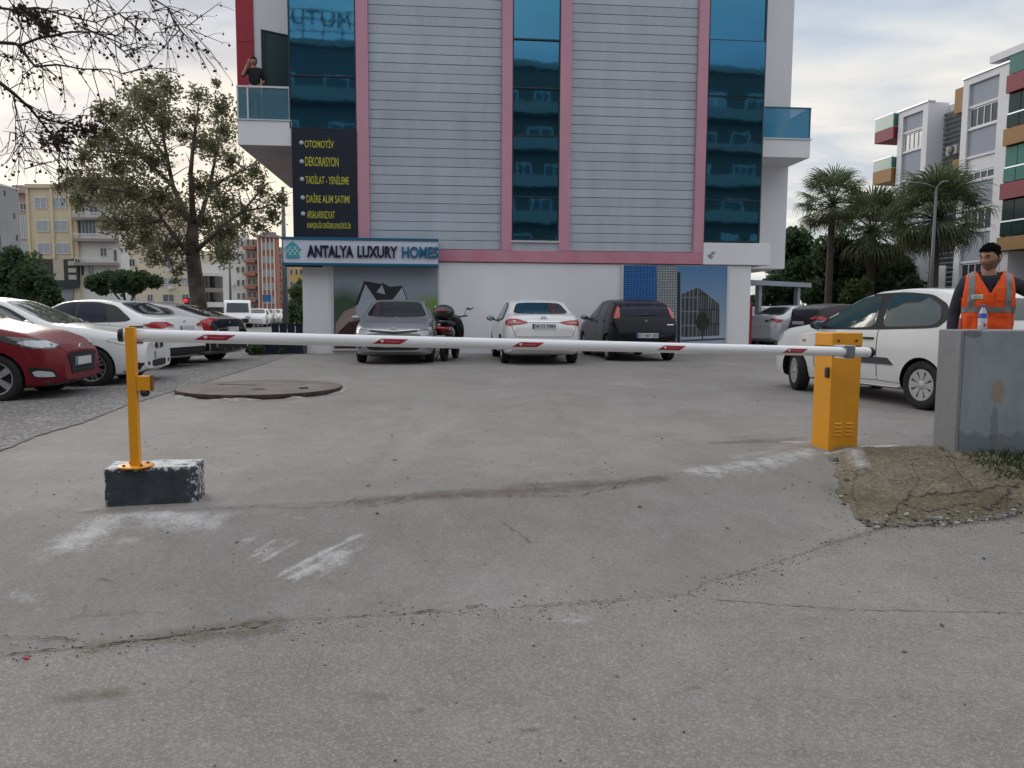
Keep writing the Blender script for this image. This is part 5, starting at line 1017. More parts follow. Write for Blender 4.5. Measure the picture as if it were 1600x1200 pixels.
# --- white saloon, tail towards the lot
c = Car('white_saloon', 'white saloon with tinted side windows and red tail lamps parked third from the left', 'car', stretch(SEDAN, W=1.79, rim=('spoke', 5)), m_cw, at(296, 600, 16.2), R(171), 'r', 'cars parked along the left side')
glasshouse_sedan(c, m_blueglass, m_trim, dz=.02, sh=0, tri=False)
c.near('tail_light', [(4.43, .42, .87), (4.42, .42, .93), (4.36, .70, .96), (4.2, .855, .97), (4.02, .875, .95), (4.2, .86, .885), (4.38, .72, .855)], m_tail)
for g in (1, -1): c.rear('tail_lamp_clear', [(g * .45, .88), (g * .60, .88), (g * .62, .905), (g * .45, .91)], m_tailw, .014)
c.plate('', .86, True); c.emblem(.99, True, .04, None, 'disc'); c.rear('lower_bumper', [(-.74, .30), (.74, .30), (.74, .47), (-.74, .47)], m_trim, .008); c.near('lower_bumper', [(4.35, .76, .32), (3.98, .86, .28), (3.98, .86, .42), (4.35, .76, .47)], m_trim, .007)
# --- grey fastback with dark tail
FB = stretch(SEDAN, top=[(0, .64), (.03, .72), (.12, .79), (.35, .87), (.9, .96), (1.28, 1.01), (2.05, 1.36), (2.4, 1.405), (2.75, 1.41), (3.2, 1.36), (4.0, 1.14), (4.32, 1.07), (4.42, 1.03), (4.46, .9), (4.5, .74)], L=4.5, W=1.80, rim=('spoke', 5))
c = Car('grey_fastback', 'pale grey fastback saloon with a black tail and bracket shaped red lamps', 'car', FB, m_cg, at(366, 600, 18.1), R(171), 'r', 'cars parked along the left side')
glasshouse_sedan(c, m_blueglass, m_trim, dz=-.03, tri=False)
c.rear('tail_panel', [(-.72, .56), (.72, .56), (.76, .80), (.74, 1.0), (.5, 1.03), (-.5, 1.03), (-.74, 1.0), (-.76, .80)], m_ck, .005); c.rear('lower_bumper', [(-.74, .32), (.74, .32), (.76, .55), (-.76, .55)], m_trim, .006)
c.near('lower_bumper', [(4.35, .78, .32), (3.95, .88, .28), (3.95, .88, .5), (4.35, .78, .9)], m_ck, .006)
c.near('tail_light', [(4.40, .46, 1.0), (4.40, .46, 1.035), (4.34, .70, 1.03), (4.1, .87, .99), (4.2, .87, .80), (4.36, .74, .74), (4.40, .70, .80), (4.30, .80, .86), (4.28, .80, .95), (4.38, .66, .985)], m_tail, .012)
c.emblem(.95, True, .06, None, 'h'); c.plate('', .80, True)
# --- cars parked on the far right beyond the clad building
def rear_saloon(lab, paint, px, D, hdg, gl=m_carglass, S=SEDAN, grp='cars parked beyond the right corner of the clad building'):
    c = Car('parked_saloon', lab, 'car', stretch(S, rim=('spoke', 5)), paint, at(px, 520, D), hdg, 'r', grp); glasshouse_sedan(c, gl, None, tri=False); return c
c = rear_saloon('silver white saloon with wide tail lamps half hidden by the white wall edge', mat('paint_pearl', (.52, .54, .58), .25, metal=.2, coat=.5), 1180, 25.6, R(28))
c.near('tail_light', [(4.40, .50, .86), (4.40, .50, .94), (4.28, .80, .985), (4.1, .87, .97), (4.22, .84, .86)], m_tail); c.near('tail_light_clear', [(4.41, .5, .885), (4.40, .62, .93), (4.36, .68, .92), (4.41, .56, .87)], m_tailw, .014); c.near('tail_light_dark', [(4.42, .36, .86), (4.42, .36, .93), (4.41, .50, .94), (4.42, .50, .86)], m_trim, .008); c.plate('', .8, True)
c = rear_saloon('white saloon showing only its roof and rear window behind the silver white saloon', m_cw, 1150, 28.6, R(28))
c.near('tail_light', [(4.40, .50, .88), (4.28, .80, .98), (4.1, .87, .97), (4.22, .84, .86)], m_tail)
c = Car('brown_hatchback', 'dark brown hatchback with clear red tail lamps parked behind the white hatchback', 'car', stretch(HATCH, rim=('spoke', 5)), m_cb, at(1243, 520, 24.8), R(24), 'r', 'cars parked beyond the right corner of the clad building')
hatch_rear(c, m_blueglass); c.near('tail_light', [(3.80, .46, .96), (3.80, .46, 1.02), (3.70, .74, 1.06), (3.52, .83, 1.05), (3.66, .80, .93), (3.84, .6, .91)], m_tail); c.near('tail_light_clear', [(3.82, .40, .96), (3.80, .62, 1.0), (3.74, .70, .99), (3.82, .5, .945)], m_tailw, .014); c.plate('', .86, True)
c.side('side_window', [(1.30, 1.01), (1.85, 1.31), (2.32, 1.40), (2.36, 1.015)], m_blueglass); c.side('side_window', [(2.44, 1.02), (2.40, 1.40), (3.0, 1.36), (3.3, 1.1)], m_blueglass); c.rear('lower_bumper', [(-.7, .3), (.7, .3), (.72, .6), (-.72, .6)], m_trim)
c = rear_saloon('pale pink white saloon roof peeking over the brown hatchback', mat('paint_blush', (.55, .46, .46), .3, coat=.4), 1290, 28.2, R(24))
c.near('tail_light', [(4.40, .50, .88), (4.28, .80, .98), (4.1, .87, .97), (4.22, .84, .86)], m_tail)
# ---------------------------------------------------------------- foliage helpers
def leafmesh(name, clumps, n, size, mats, seed=1, wts=None, fill=.55, tilt=.6, aspect=.55):
    r = np.random.default_rng(seed); C = np.array([c[:3] for c in clumps], float); Rd = np.array([c[3:6] if len(c) > 5 else (c[3],) * 3 for c in clumps], float)
    w_ = Rd.prod(1) ** .7; w_ /= w_.sum(); k = r.choice(len(C), n, p=w_)
    d = r.normal(size=(n, 3)); d /= np.linalg.norm(d, axis=1)[:, None]; rad = r.random(n) ** fill
    P = C[k] + d * rad[:, None] * Rd[k] * (1 + .25 * r.normal(size=(n, 1)) * (r.random((n, 1)) < .3))
    a = r.normal(size=(n, 3)); a[:, 2] = a[:, 2] * .6 - .5; a /= np.linalg.norm(a, axis=1)[:, None]
    b = np.cross(a, r.normal(size=(n, 3))); b /= np.linalg.norm(b, axis=1)[:, None]
    s = size * (.6 + .8 * r.random((n, 1))); V = np.stack([P - a * s * .5, P - a * s * .05 + b * s * aspect * .5, P + a * s * .5, P - a * s * .05 - b * s * aspect * .5], 1).reshape(-1, 3)
    me = bpy.data.meshes.new(name); me.vertices.add(4 * n); me.vertices.foreach_set('co', V.ravel()); me.loops.add(4 * n); me.loops.foreach_set('vertex_index', np.arange(4 * n)); me.polygons.add(n)
    me.polygons.foreach_set('loop_start', np.arange(n) * 4); me.polygons.foreach_set('loop_total', np.full(n, 4)); me.polygons.foreach_set('material_index', r.choice(len(mats), n, p=wts)); me.update(calc_edges=True)
    for q in mats: me.materials.append(q)
    return me
def lm(nm, c, rough=.6):
    if nm in MATS: return MATS[nm]
    M = mat(nm, c, rough, spec=.25); N, L = M.node_tree.nodes, M.node_tree.links; b = N['Principled BSDF']; t = N.new('ShaderNodeBsdfTranslucent'); t.inputs[0].default_value = (*[min(1, v * 1.5) for v in c], 1)
    m = N.new('ShaderNodeMixShader'); m.inputs[0].default_value = .38; L.new(b.outputs[0], m.inputs[1]); L.new(t.outputs[0], m.inputs[2]); L.new(m.outputs[0], N['Material Output'].inputs[0]); return M
L_PL = [lm('leaf_olive', (.165, .172, .092)), lm('leaf_dark_olive', (.095, .108, .062)), lm('leaf_brown', (.19, .16, .09)), lm('leaf_pale', (.22, .23, .14))]
L_DK = [lm('leaf_deep_green', (.030, .055, .028)), lm('leaf_green', (.050, .082, .038)), lm('leaf_mid', (.066, .10, .045))]
L_MID = [lm('leaf_mid', (.066, .10, .045)), lm('leaf_fresh', (.065, .10, .035)), lm('leaf_green', (.050, .082, .038))]
m_bark = mat('bark_plane', (.095, .083, .068), .9, var=.5, scale=3, bump=.6, bscale=12, dirt=.8, dirtcol=(.035, .03, .026)); m_barkd = mat('bark_dark', (.045, .038, .032), .9, var=.3, scale=6, bump=.5, bscale=20)
def pxclumps(lst, D, spread, sc=1., seed=0, sq=1.):
    rr = random.Random(seed); o = []
    for x, y, r_ in lst:
        d = D + rr.uniform(-spread, spread); p = at(x, y, d); q = r_ * d / FPX * sc; o.append((p.x, p.y, p.z, q, q, q * sq))
    return o
# --- big plane tree on the left
TD = 30.
tb = at(306, 500, TD); tb.z = ZL
TR = thing('plane_tree', 'tall half bare plane tree with pale trunk behind the parked saloons on the left', 'tree', tb)
def limb(mb, pts, r0, r1, D=TD, dy=(0,), n=9):
    P_ = [at(x, y, D + (dy[i] if i < len(dy) else dy[-1])) - tb for i, (x, y) in enumerate(pts)]; k = len(P_); mb.tube(P_, [r0 + (r1 - r0) * i / (k - 1) for i in range(k)], n)
mb = MB(); limb(mb, [(312, 512), (310, 470), (306, 440), (302, 405), (300, 375), (302, 350)], .34, .21); mb.build('trunk', m_bark, TR)
LB = [([(301, 405), (285, 385), (270, 365), (255, 345), (240, 320)], .12, .04, (0, -.5, -1)), ([(302, 355), (285, 325), (270, 290), (262, 250), (255, 215), (252, 170), (248, 135)], .12, .02, (0, .3, .8)), ([(302, 352), (300, 310), (298, 270), (302, 225), (308, 180), (312, 150)], .13, .02, (0, -.4, -.8)),
      ([(303, 365), (315, 335), (325, 300), (335, 255), (343, 215), (348, 170)], .11, .02, (0, .5, 1.2)), ([(325, 300), (350, 280), (375, 268), (398, 262)], .07, .02, (.5, .2)), ([(304, 395), (325, 375), (350, 350), (380, 330), (405, 300), (415, 280)], .10, .02, (0, -.6, -1.2)), ([(270, 290), (240, 262), (215, 240), (195, 215), (185, 185)], .09, .02, (0, -.5)),
      ([(240, 320), (205, 300), (165, 295), (125, 290), (95, 290)], .07, .015, (-1, -1.4)), ([(262, 250), (235, 215), (220, 180), (212, 150)], .07, .02, (.6, .9)), ([(255, 345), (215, 350), (180, 350)], .06, .02, (-1,)), ([(380, 330), (410, 325), (440, 312)], .05, .015, (-1,)), ([(270, 365), (262, 395), (272, 430)], .04, .01, (-1,)), ([(215, 240), (175, 238), (140, 235)], .05, .012, (-.5,)), ([(325, 375), (345, 395), (352, 415)], .05, .015, (-.4,))]
for pts, a, b, dy in LB:
    mb = MB(); limb(mb, pts, a, b, dy=dy, n=7); mb.build('limb', m_bark, TR)
mb = MB(); rr = random.Random(12)
for pts, a, b, dy in LB:                                   # twigs off every limb
    for k in range(12):
        i = rr.randrange(1, len(pts)); f = rr.random(); x = pts[i - 1][0] * (1 - f) + pts[i][0] * f; y = pts[i - 1][1] * (1 - f) + pts[i][1] * f; d = TD + dy[min(i, len(dy) - 1)]
        p = at(x, y, d) - tb; v = Vector((rr.uniform(-1, 1), rr.uniform(-1, 1), rr.uniform(.1, 1))).normalized() * rr.uniform(.6, 1.3); mb.tube([p, p + v * .5 + Vector((0, 0, .05)), p + v], [.022, .015, .006], 4, cap=False)
tw = mb.build('twigs', m_bark, TR, fix=False); tw['kind'] = 'stuff'
CL = [(235, 160, 26), (215, 150, 22), (262, 138, 20), (255, 190, 30), (205, 190, 20), (180, 180, 22), (158, 172, 14), (310, 150, 16), (303, 185, 17), (345, 170, 22), (350, 205, 24), (330, 230, 22), (315, 222, 18), (288, 212, 14), (172, 215, 26), (145, 225, 20), (132, 245, 15), (210, 238, 24), (240, 250, 28), (185, 262, 30), (113, 285, 17), (140, 288, 26), (175, 305, 28), (210, 298, 30), (250, 308, 30), (122, 313, 16), (225, 345, 26), (190, 350, 26), (167, 352, 14), (280, 330, 26), (310, 292, 22), (335, 290, 20), (350, 318, 26), (383, 340, 24), (372, 282, 16), (397, 270, 19), (410, 300, 15), (425, 335, 18), (438, 312, 13), (405, 355, 14), (340, 368, 26), (265, 385, 27), (300, 392, 16), (350, 395, 22), (240, 400, 17), (202, 385, 14), (280, 420, 12), (275, 438, 9), (92, 292, 11), (360, 250, 18), (232, 130, 12), (338, 130, 8), (228, 372, 20), (360, 360, 22), (320, 345, 20), (98, 268, 9), (250, 120, 9)]
cl = [tuple(Vector(c[:3]) - tb) + c[3:] for c in pxclumps(CL, TD, 2.6, 1.2, 3)]
link('crown', leafmesh('crown', cl, 36000, .135, L_PL, 5, (.42, .16, .17, .25), fill=.8), TR)
# --- nearer bare plane tree whose branches hang in from the left
ND = 10.5
nb = Vector((-11.5, 10.5, ZL))
NT = thing('bare_tree', 'nearly bare tree whose dark twigs with seed balls hang in at the upper left', 'tree', nb)
m_nbark = mat('bark_black', (.035, .03, .028), .9, var=.3, scale=8)
mb = MB(); mb.tube([Vector((0, 0, -.1)), Vector((.1, 0, 2.0)), Vector((.35, .05, 3.8)), Vector((.9, .05, 5.2)), Vector((1.1, 0, 7))], [.30, .24, .2, .15, .06], 12); mb.build('trunk', m_nbark, NT)
BR = [([(-330, 40), (-160, 55), (-40, 64), (22, 68), (32, 71), (60, 60), (110, 50), (160, 50), (200, 60)], .055, .008), ([(28, 70), (45, 92), (55, 104), (90, 101), (130, 108), (170, 108), (200, 118)], .034, .006), ([(-300, 30), (-140, 90), (-10, 122), (20, 145), (48, 170), (68, 195), (85, 216), (95, 235), (105, 260)], .055, .006), ([(60, 182), (85, 190), (112, 192), (128, 205), (142, 212)], .022, .005), ([(-250, -10), (-60, 5), (20, 15), (60, 12), (105, 25), (150, 35), (190, 20), (225, 18)], .036, .005), ([(105, 25), (128, 42), (160, 55), (185, 72), (205, 90)], .016, .004), ([(-200, -40), (0, -25), (120, -15), (230, -8), (262, 12), (283, 40), (300, 48)], .04, .004),
      ([(262, 12), (272, 35), (288, 55)], .012, .003), ([(230, -8), (245, 25), (252, 48), (262, 55)], .012, .003), ([(-100, 80), (-20, 82), (20, 92), (50, 98)], .02, .004), ([(85, 216), (70, 215), (50, 205), (30, 208), (5, 205)], .012, .004), ([(22, 148), (25, 175), (24, 205), (30, 232)], .01, .003), ([(40, 195), (35, 225), (38, 250), (38, 272)], .01, .003), ([(98, 225), (112, 245), (120, 262)], .01, .003), ([(-60, 0), (10, -5), (35, 28), (30, 68)], .02, .008), ([(130, -18), (140, 5), (130, 30), (118, 48)], .012, .003), ([(160, -10), (175, 12), (195, 30), (214, 32)], .012, .003)]
tm = MB(); ends = []; rr = random.Random(21)
def tocam(x, y, d): return at(x, y, d) - nb
for bi, (pts, a, b) in enumerate(BR):
    k = len(pts); dd = [ND + .5 * math.sin(bi * 1.7 + i * .6) for i in range(k)]; P_ = [tocam(x, y, dd[i]) for i, (x, y) in enumerate(pts)]
    rd = [.75 * a + (.75 * b - .75 * a) * (i / (k - 1)) ** .7 for i in range(k)]
    Q_ = ([Vector((.8 + .04 * bi, .05, min(6.6, max(3.6, P_[0].z - .5))))] + P_, [a * 1.25] + rd) if pts[0][0] < -40 else (P_, rd)      # grows out of the trunk
    mb = MB(); mb.tube(Q_[0], Q_[1], 7); mb.build('branch', m_nbark, NT)
    for i in range(1, k):
        if pts[i][0] < -40: continue
        for q in range(3):
            f = rr.random(); p = P_[i - 1].lerp(P_[i], f); L_ = rr.uniform(.22, .75); v = Vector((rr.uniform(-.3, 1), rr.uniform(-.5, .5), rr.uniform(-1., .55))).normalized()
            m1 = p + v * L_ * .5 + Vector((0, 0, rr.uniform(-.05, .05))); e = p + v * L_ + Vector((rr.uniform(-.05, .1), 0, -.10)); tm.tube([p, m1, e], [.0075, .0055, .003], 4, cap=False); ends += [m1, e]
            for _ in range(2):
                v2 = (v + Vector((rr.uniform(-.8, .8), rr.uniform(-.5, .5), rr.uniform(-.9, .5)))).normalized() * rr.uniform(.1, .32); s_ = p.lerp(e, rr.uniform(.3, 1)); e2 = s_ + v2; tm.tube([s_, s_ + v2 * .5, e2 + Vector((0, 0, -.03))], [.004, .0035, .002], 3, cap=False); ends.append(e2)
o = tm.build('twigs', m_nbark, NT, fix=False); o['kind'] = 'stuff'
lf = MB(); sb = MB()
for e in ends:
    if rr.random() < .5:
        a = Vector((rr.gauss(0, 1), rr.gauss(0, 1), -1)).normalized(); b = a.orthogonal().normalized(); b.rotate(Matrix.Rotation(rr.uniform(0, 6), 3, a)); s = rr.uniform(.03, .075); c = e + a * s * .5
        lf.add([e, c + b * s * .4, e + a * s, c - b * s * .4], [(0, 1, 2, 3)], rr.randrange(2))
    elif rr.random() < .35: lf.ico(e + Vector((0, 0, -.05)), rr.uniform(.014, .02), 1, 1); lf.tube([e, e + Vector((0, 0, -.05))], .0015, 3, 1, False)
o = lf.build('leaves', [lm('leaf_dead', (.045, .033, .025)), lm('seed_ball', (.03, .022, .018))], NT, fix=False); o['kind'] = 'stuff'
for k, (x, y) in enumerate([(90, 215), (125, 203), (60, 30), (40, 20), (75, 45), (150, 200), (85, 225)]):
    p = tocam(x, y, ND); me = leafmesh('leaves', [(p.x, p.y, p.z, .22, .22, .13)], 90, .075, [MATS['leaf_dead']], 50 + k); o = link('leaves', me, NT); o['kind'] = 'stuff'
# --- generic bushes and trees in the distance
def bush(name, lab, lst, D, n, size, mats, base, spread=1.5, seed=1, trunk=None, cat='tree', group=None, sq=1.):
    b = at(base[0], base[1], D); b.z = ZL - .05; T = thing(name, lab, cat, b, 0, group)
    link('crown', leafmesh('crown', [tuple(Vector(c[:3]) - b) + c[3:] for c in pxclumps(lst, D, spread, 1., seed, sq)], n, size, mats, seed), T)
    if trunk:
        for pts, a, c in trunk: mb = MB(); P_ = [at(x, y, D) - b for x, y in pts]; mb.tube(P_, [a + (c - a) * i / (len(P_) - 1) for i in range(len(P_))], 8); mb.build('trunk', m_barkd, T)
    return T
bush('evergreen_tree', 'dense dark evergreen tree at the left edge in front of the grey block', [(15, 425, 30), (45, 420, 26), (20, 400, 16), (50, 440, 30), (10, 455, 34), (70, 450, 16), (40, 470, 30)], 44, 7000, .30, L_DK, (25, 500), 2, 2, [([(25, 505), (25, 450)], .2, .12)])
bush('evergreen_bush', 'rounded dark green bush beside the evergreen tree at the left', [(72, 445, 15), (80, 460, 14), (65, 468, 16), (86, 470, 10), (72, 480, 18)], 42, 3000, .26, L_DK, (75, 500), 1, 4, [([(75, 505), (75, 465)], .1, .06)], 'bush')
bush('umbrella_pine', 'flat topped dark umbrella tree in front of the yellow apartment block', [(150, 442, 17), (172, 436, 18), (196, 436, 19), (220, 436, 18), (241, 440, 14), (185, 447, 16), (210, 448, 16), (160, 453, 11)], 62, 7500, .34, L_DK, (195, 500), 2, 6, [([(197, 505), (196, 475), (192, 452)], .16, .1), ([(197, 482), (210, 462), (220, 445)], .09, .05), ([(196, 478), (180, 460), (170, 448)], .09, .05)], sq=.75)
bush('street_tree', 'small green street tree to the left of the entrance pillar', [(463, 455, 12), (467, 475, 15), (458, 485, 12), (472, 445, 9), (464, 495, 14), (475, 490, 14)], 70, 3200, .36, L_MID, (465, 505), 1.5, 8, [([(465, 508), (465, 470)], .14, .08)])
for k, (x, y, h_, lab) in enumerate([(1207, 452, 20, 'dark leafy tree showing under the carport roof'), (1240, 385, 30, 'dark leafy tree just right of the clad building corner'), (1300, 395, 30, 'dark leafy tree standing behind the first palm trunk'), (1350, 405, 34, 'dark leafy tree standing behind the second palm'), (1400, 425, 28, 'dark leafy tree below the third palm by the lamp post')]):
    bush('leafy_tree', lab, [(x, y, h_), (x - 22, y + 25, h_ * .8), (x + 22, y + 28, h_ * .85), (x, y + 50, h_), (x + 25, y + 62, h_ * .8), (x - 22, y + 64, h_ * .8), (x + 5, y - 12, h_ * .5)], 43 + k % 2 * 3, 9000, .30, L_DK, (x, 500), 2.2, 11 + k, [([(x, 505), (x + 3, 440)], .2, .12)], group='dark trees behind the palms')
bush('green_shrub', 'brighter green shrub in front of the dark trees left of the lamp post', [(1335, 452, 14), (1348, 448, 13), (1325, 465, 13), (1340, 468, 14)], 37, 2200, .20, L_MID, (1337, 495), 1, 21, None, 'shrub')
bush('green_hedge', 'low green planting at the foot of the dark planter', [(389, 546, 6), (398, 545, 7), (407, 547, 6), (415, 549, 4), (440, 549, 4)], 20.6, 900, .09, L_MID, (400, 552), .3, 22, None, 'hedge')
# --- fan palms
m_frond = [lm('palm_leaf', (.08, .11, .055), .5), lm('palm_leaf_pale', (.10, .125, .06), .5)]; m_dead = lm('palm_dead', (.08, .068, .045), .8); m_ptrunk = mat('palm_trunk', (.065, .05, .042), .95, var=.4, scale=8, bump=.8, bscale=14, stretch=(1, 1, 3))
def frond_mesh(name, mats, seed, droop=.5, rf=.85):
    rr = random.Random(seed); mb = MB(); st = [Vector((0, 0, 0)), Vector((.55, 0, .06)), Vector((1.05, 0, .02))]; mb.tube(st, [.022, .016, .012], 5, 0); c = st[-1]; n = 24
    for i in range(n):
        g = (i / (n - 1) - .5) * 2.0 * 1.75; L_ = rf * (1.0 - .22 * abs(g) / 1.75) * rr.uniform(.88, 1.08); d = Vector((math.cos(g), math.sin(g), .12 + .1 * math.sin(i * 2.1))); s = Vector((-math.sin(g), math.cos(g), .25)) * .026
        p1 = c + d * L_ * .55; p2 = c + d * L_ * .85 + Vector((0, 0, -droop * .22)); p3 = c + d * L_ * .98 + Vector((0, 0, -droop * rr.uniform(.5, .9)))
        o = [c, p1 - s, p1 + s, p2 - s * .6, p2 + s * .6, p3]; mb.add(o, [(0, 1, 2), (1, 3, 4, 2), (3, 5, 4)], rr.randrange(len(mats)))
    return mb.mesh(name, mats, False)
FR = [frond_mesh('frond', m_frond, k, .25 + .2 * k) for k in range(4)]; FD = [frond_mesh('dead_frond', [m_dead, m_frond[0]], 9 + k, .8) for k in range(2)]
def palm(lab, cx, cy, rad, D, nf, seed, tip=None):
    b = at(cx, 495, D); b.z = ZL - .05; hz = at(cx, cy, D).z - b.z; sc = rad * D / FPX / 1.72; T = thing('fan_palm', lab, 'palm', b, 0, 'fan palms beyond the car park'); rr = random.Random(seed)
    n = 14; mb = MB(); mb.lathe([(.15 * (1 - .3 * k / n) * (1 + .06 * (k % 2)) * sc * 1.2, hz * k / n) for k in range(n + 1)], 14); mb.build('trunk', m_ptrunk, T)
    for k in range(nf):
        f = k / nf; el = 1.35 - 2.25 * f ** .9 + rr.uniform(-.12, .12); az = k * 2.399 + rr.uniform(-.2, .2); dead = el < -.55
        o = link('dead_frond' if dead else 'frond', rr.choice(FD if dead else FR), T, (0, 0, hz - .12 * f)); o.rotation_euler = (rr.uniform(-.2, .2), -el, az); s = sc * rr.uniform(.85, 1.1) * (.85 if dead else 1); o.scale = (s, s, s)
palm('tallest fan palm, standing just right of the clad building', 1293, 318, 56, 37, 60, 1)
palm('bushy middle fan palm between the tallest palm and the lamp post', 1357, 362, 72, 40, 72, 2)
palm('broad fan palm with pale upright new leaves behind the lamp post', 1455, 340, 78, 34, 76, 3)
# --- lamp posts and signs
m_pole = mat('galvanised', (.13, .14, .15), .5, metal=.4)
def lamp(name, lab, x, y0, D, r, arms):
    b = at(x, 495, D); b.z = ZL - .05; T = thing(name, lab, 'lamp post', b); h = at(x, y0, D).z - b.z; MB().tube([(0, 0, 0), (0, 0, h * .5), (0, 0, h)], [r, r * .8, r * .55], 10).build('pole', m_pole, T)
    for ax, ay in arms:
        e = at(ax, ay, D) - b; MB().tube([(0, 0, h - .05), (e.x * .4, 0, h + (e.z - h) * .7), (e.x * .75, 0, e.z)], r * .4, 8).build('arm', m_pole, T); MB().cb((e.x * .9, 0, e.z), (abs(e.x) * .45 + .05, .18, .07)).build('lamp_head', m_pole, T, bevel=.02)
lamp('lamp_post', 'twin armed grey lamp post in front of the broad palm', 1452, 292, 31, .085, [(1424, 286), (1478, 284)])
lamp('lamp_post', 'grey street lamp pole rising to the left of the shop sign', 446, 292, 52, .20, [])
lamp('lamp_post', 'slim grey street lamp pole in front of the white apartment slab', 361, 372, 90, .15, []); 
sb_ = at(417, 466, 85); b = Vector((sb_.x, sb_.y, ZL)); T = thing('road_sign', 'blue rectangular road sign on two posts far down the street', 'sign', b); MB().cb((0, 0, sb_.z - ZL), (.95, .05, .75)).build('board', mat('sign_blue', (.03, .12, .26), .4), T); 
for s in (-.4, .4): MB().tube([(s, .06, 0), (s, .06, sb_.z - ZL)], .04, 6).build('post', m_pole, T)
tp = at(291, 470, 24); T = thing('traffic_signal', 'small bright red lamp showing over the roof of the grey fastback', 'signal', (tp.x, tp.y, ZL)); MB().tube([(0, 0, 0), (0, 0, tp.z - ZL - .1)], .03, 6).build('post', m_blk, T); MB().cb((0, .05, tp.z - ZL - .06), (.13, .1, .3)).build('housing', m_blk, T); MB().ico((0, -.03, tp.z - ZL), .065, 2).build('lamp', mat('red_lamp', (.5, .02, .02), .3, emit=((1, .02, .03), .5)), T)
# --- carport
m_cport = mat('carport_steel', (.30, .33, .38), .5)
p0, p1 = at(1160, 434, 25.6), at(1268, 443, 28.2); dv = (p1 - p0); dv.z = 0; ln_ = dv.length; ang = math.atan2(dv.y, dv.x); CPt = thing('carport', 'pale grey steel carport with flat roof at the right corner of the clad building', 'carport', (p0.x, p0.y, ZL), ang); zt_ = p1.z - ZL + .02
MB().box((-4, 0, zt_ - .16), (ln_, .12, zt_)).box((-4, .14, zt_ - .05), (ln_ - .1, 5, zt_ - .01)).build('roof', m_cport, CPt)
for u in (ln_ - .62, ln_ - 3.0):
    MB().box((u, .15, -.1), (u + .16, .31, zt_ - .17)).build('post', m_cport, CPt)
MB().box((ln_ - 2.6, 3.4, -.1), (ln_ - 2.45, 3.55, zt_ - .06)).build('post', m_cport, CPt)
rw = at(1174, 470, 24.3); tag(MB().cb((0, 0, .75), (.07, .06, 1.5)).build('red_post', m_red, None, (rw.x, rw.y, ZL)), 'narrow dark red post at the right edge of the white ground floor wall', 'post')
rr = random.Random(2); wb0 = at(1165, 478, 36); WBk = thing('low_wall', 'long pale stone wall with blossom in front of the dark trees', 'wall', (wb0.x, wb0.y, ZL)); MB().box((0, 0, -.1), (4.9, .3, .55)).build('wall_body', mat('pale_stone', (.20, .18, .16), .9, var=.3, scale=4), WBk)
link('blossom', leafmesh('blossom', [(x, -.1, .55 + rr.uniform(0, .35), .22, .2, .2) for x in (.3, .6, .75, 1.5, 1.9, 2.3, 2.9, 3.4, 4.1)], 420, .10, [mat('petal_white', (.7, .66, .62), .6), MATS['leaf_green']], 3), WBk)['kind'] = 'stuff'
# --- planter and dark fence by the left corner of the clad building
pl0 = at(388, 552, 20.7); pl1 = at(474, 555, 20.7); T = thing('planter', 'long low black planter box left of the white entrance pillar', 'planter', (pl0.x, pl0.y, ZL)); MB().box((0, 0, -.05), (pl1.x - pl0.x, .5, .30)).build('box', m_navy, T, bevel=.01); MB().box((.04, .04, .301), (pl1.x - pl0.x - .04, .46, .32)).build('soil', m_barkd, T)
f0, f1 = at(424, 520, 23.5), at(474, 520, 23.5); T = thing('dark_fence', 'dark panel fence behind the planter left of the entrance pillar', 'fence', (f0.x, f0.y, ZL)); z0_, z1_ = at(440, 519, 23.5).z - ZL - .35, at(440, 505.5, 23.5).z - ZL; n = 4; wd = (f1.x - f0.x) / n
for k in range(n): MB().box((k * wd + .01, 0, -.05), (k * wd + wd - .02, .04, z1_ - .02)).build('panel', m_navy, T)
MB().box((0, -.02, z1_ - .018), (f1.x - f0.x, .06, z1_ + .01)).build('cap', m_trim, T)
# --- traffic far down the street
vp = at(372, 520, 60); T = thing('minibus', 'white minibus seen beyond the grey fastback', 'minibus', (vp.x, vp.y, ZL - .13), R(-70)); 
prof = [(-2.4, .35), (2.4, .35), (2.45, .75), (2.1, 1.15), (1.6, 1.95), (1.2, 2.1), (-2.35, 2.1), (-2.45, 1.9)]
MB().prism(prof, -.95, .95, 'Y').build('body', m_cw, T, bevel=.07)
MB().add([(2.125, -.8, 1.2), (2.125, .8, 1.2), (1.68, .74, 1.88), (1.68, -.74, 1.88)], [(0, 1, 2, 3)]).build('windscreen', m_carglass, T); 
for s in (1, -1):
    MB().box((-2.0, .955 * s - .006, 1.2), (1.4, .955 * s + .006, 1.8)).build('side_window', m_carglass, T); MB().cb((2.45, s * .7, .8), (.06, .35, .2)).build('headlight', m_lens, T)
    for x in (1.5, -1.5): link('wheel', wheel_mesh(.33, .22, ('spoke', 5))[0], T, (x, s * .86, .33))
MB().cb((2.46, 0, .55), (.05, 1.5, .3)).build('bumper', m_trim, T)
fc = 0
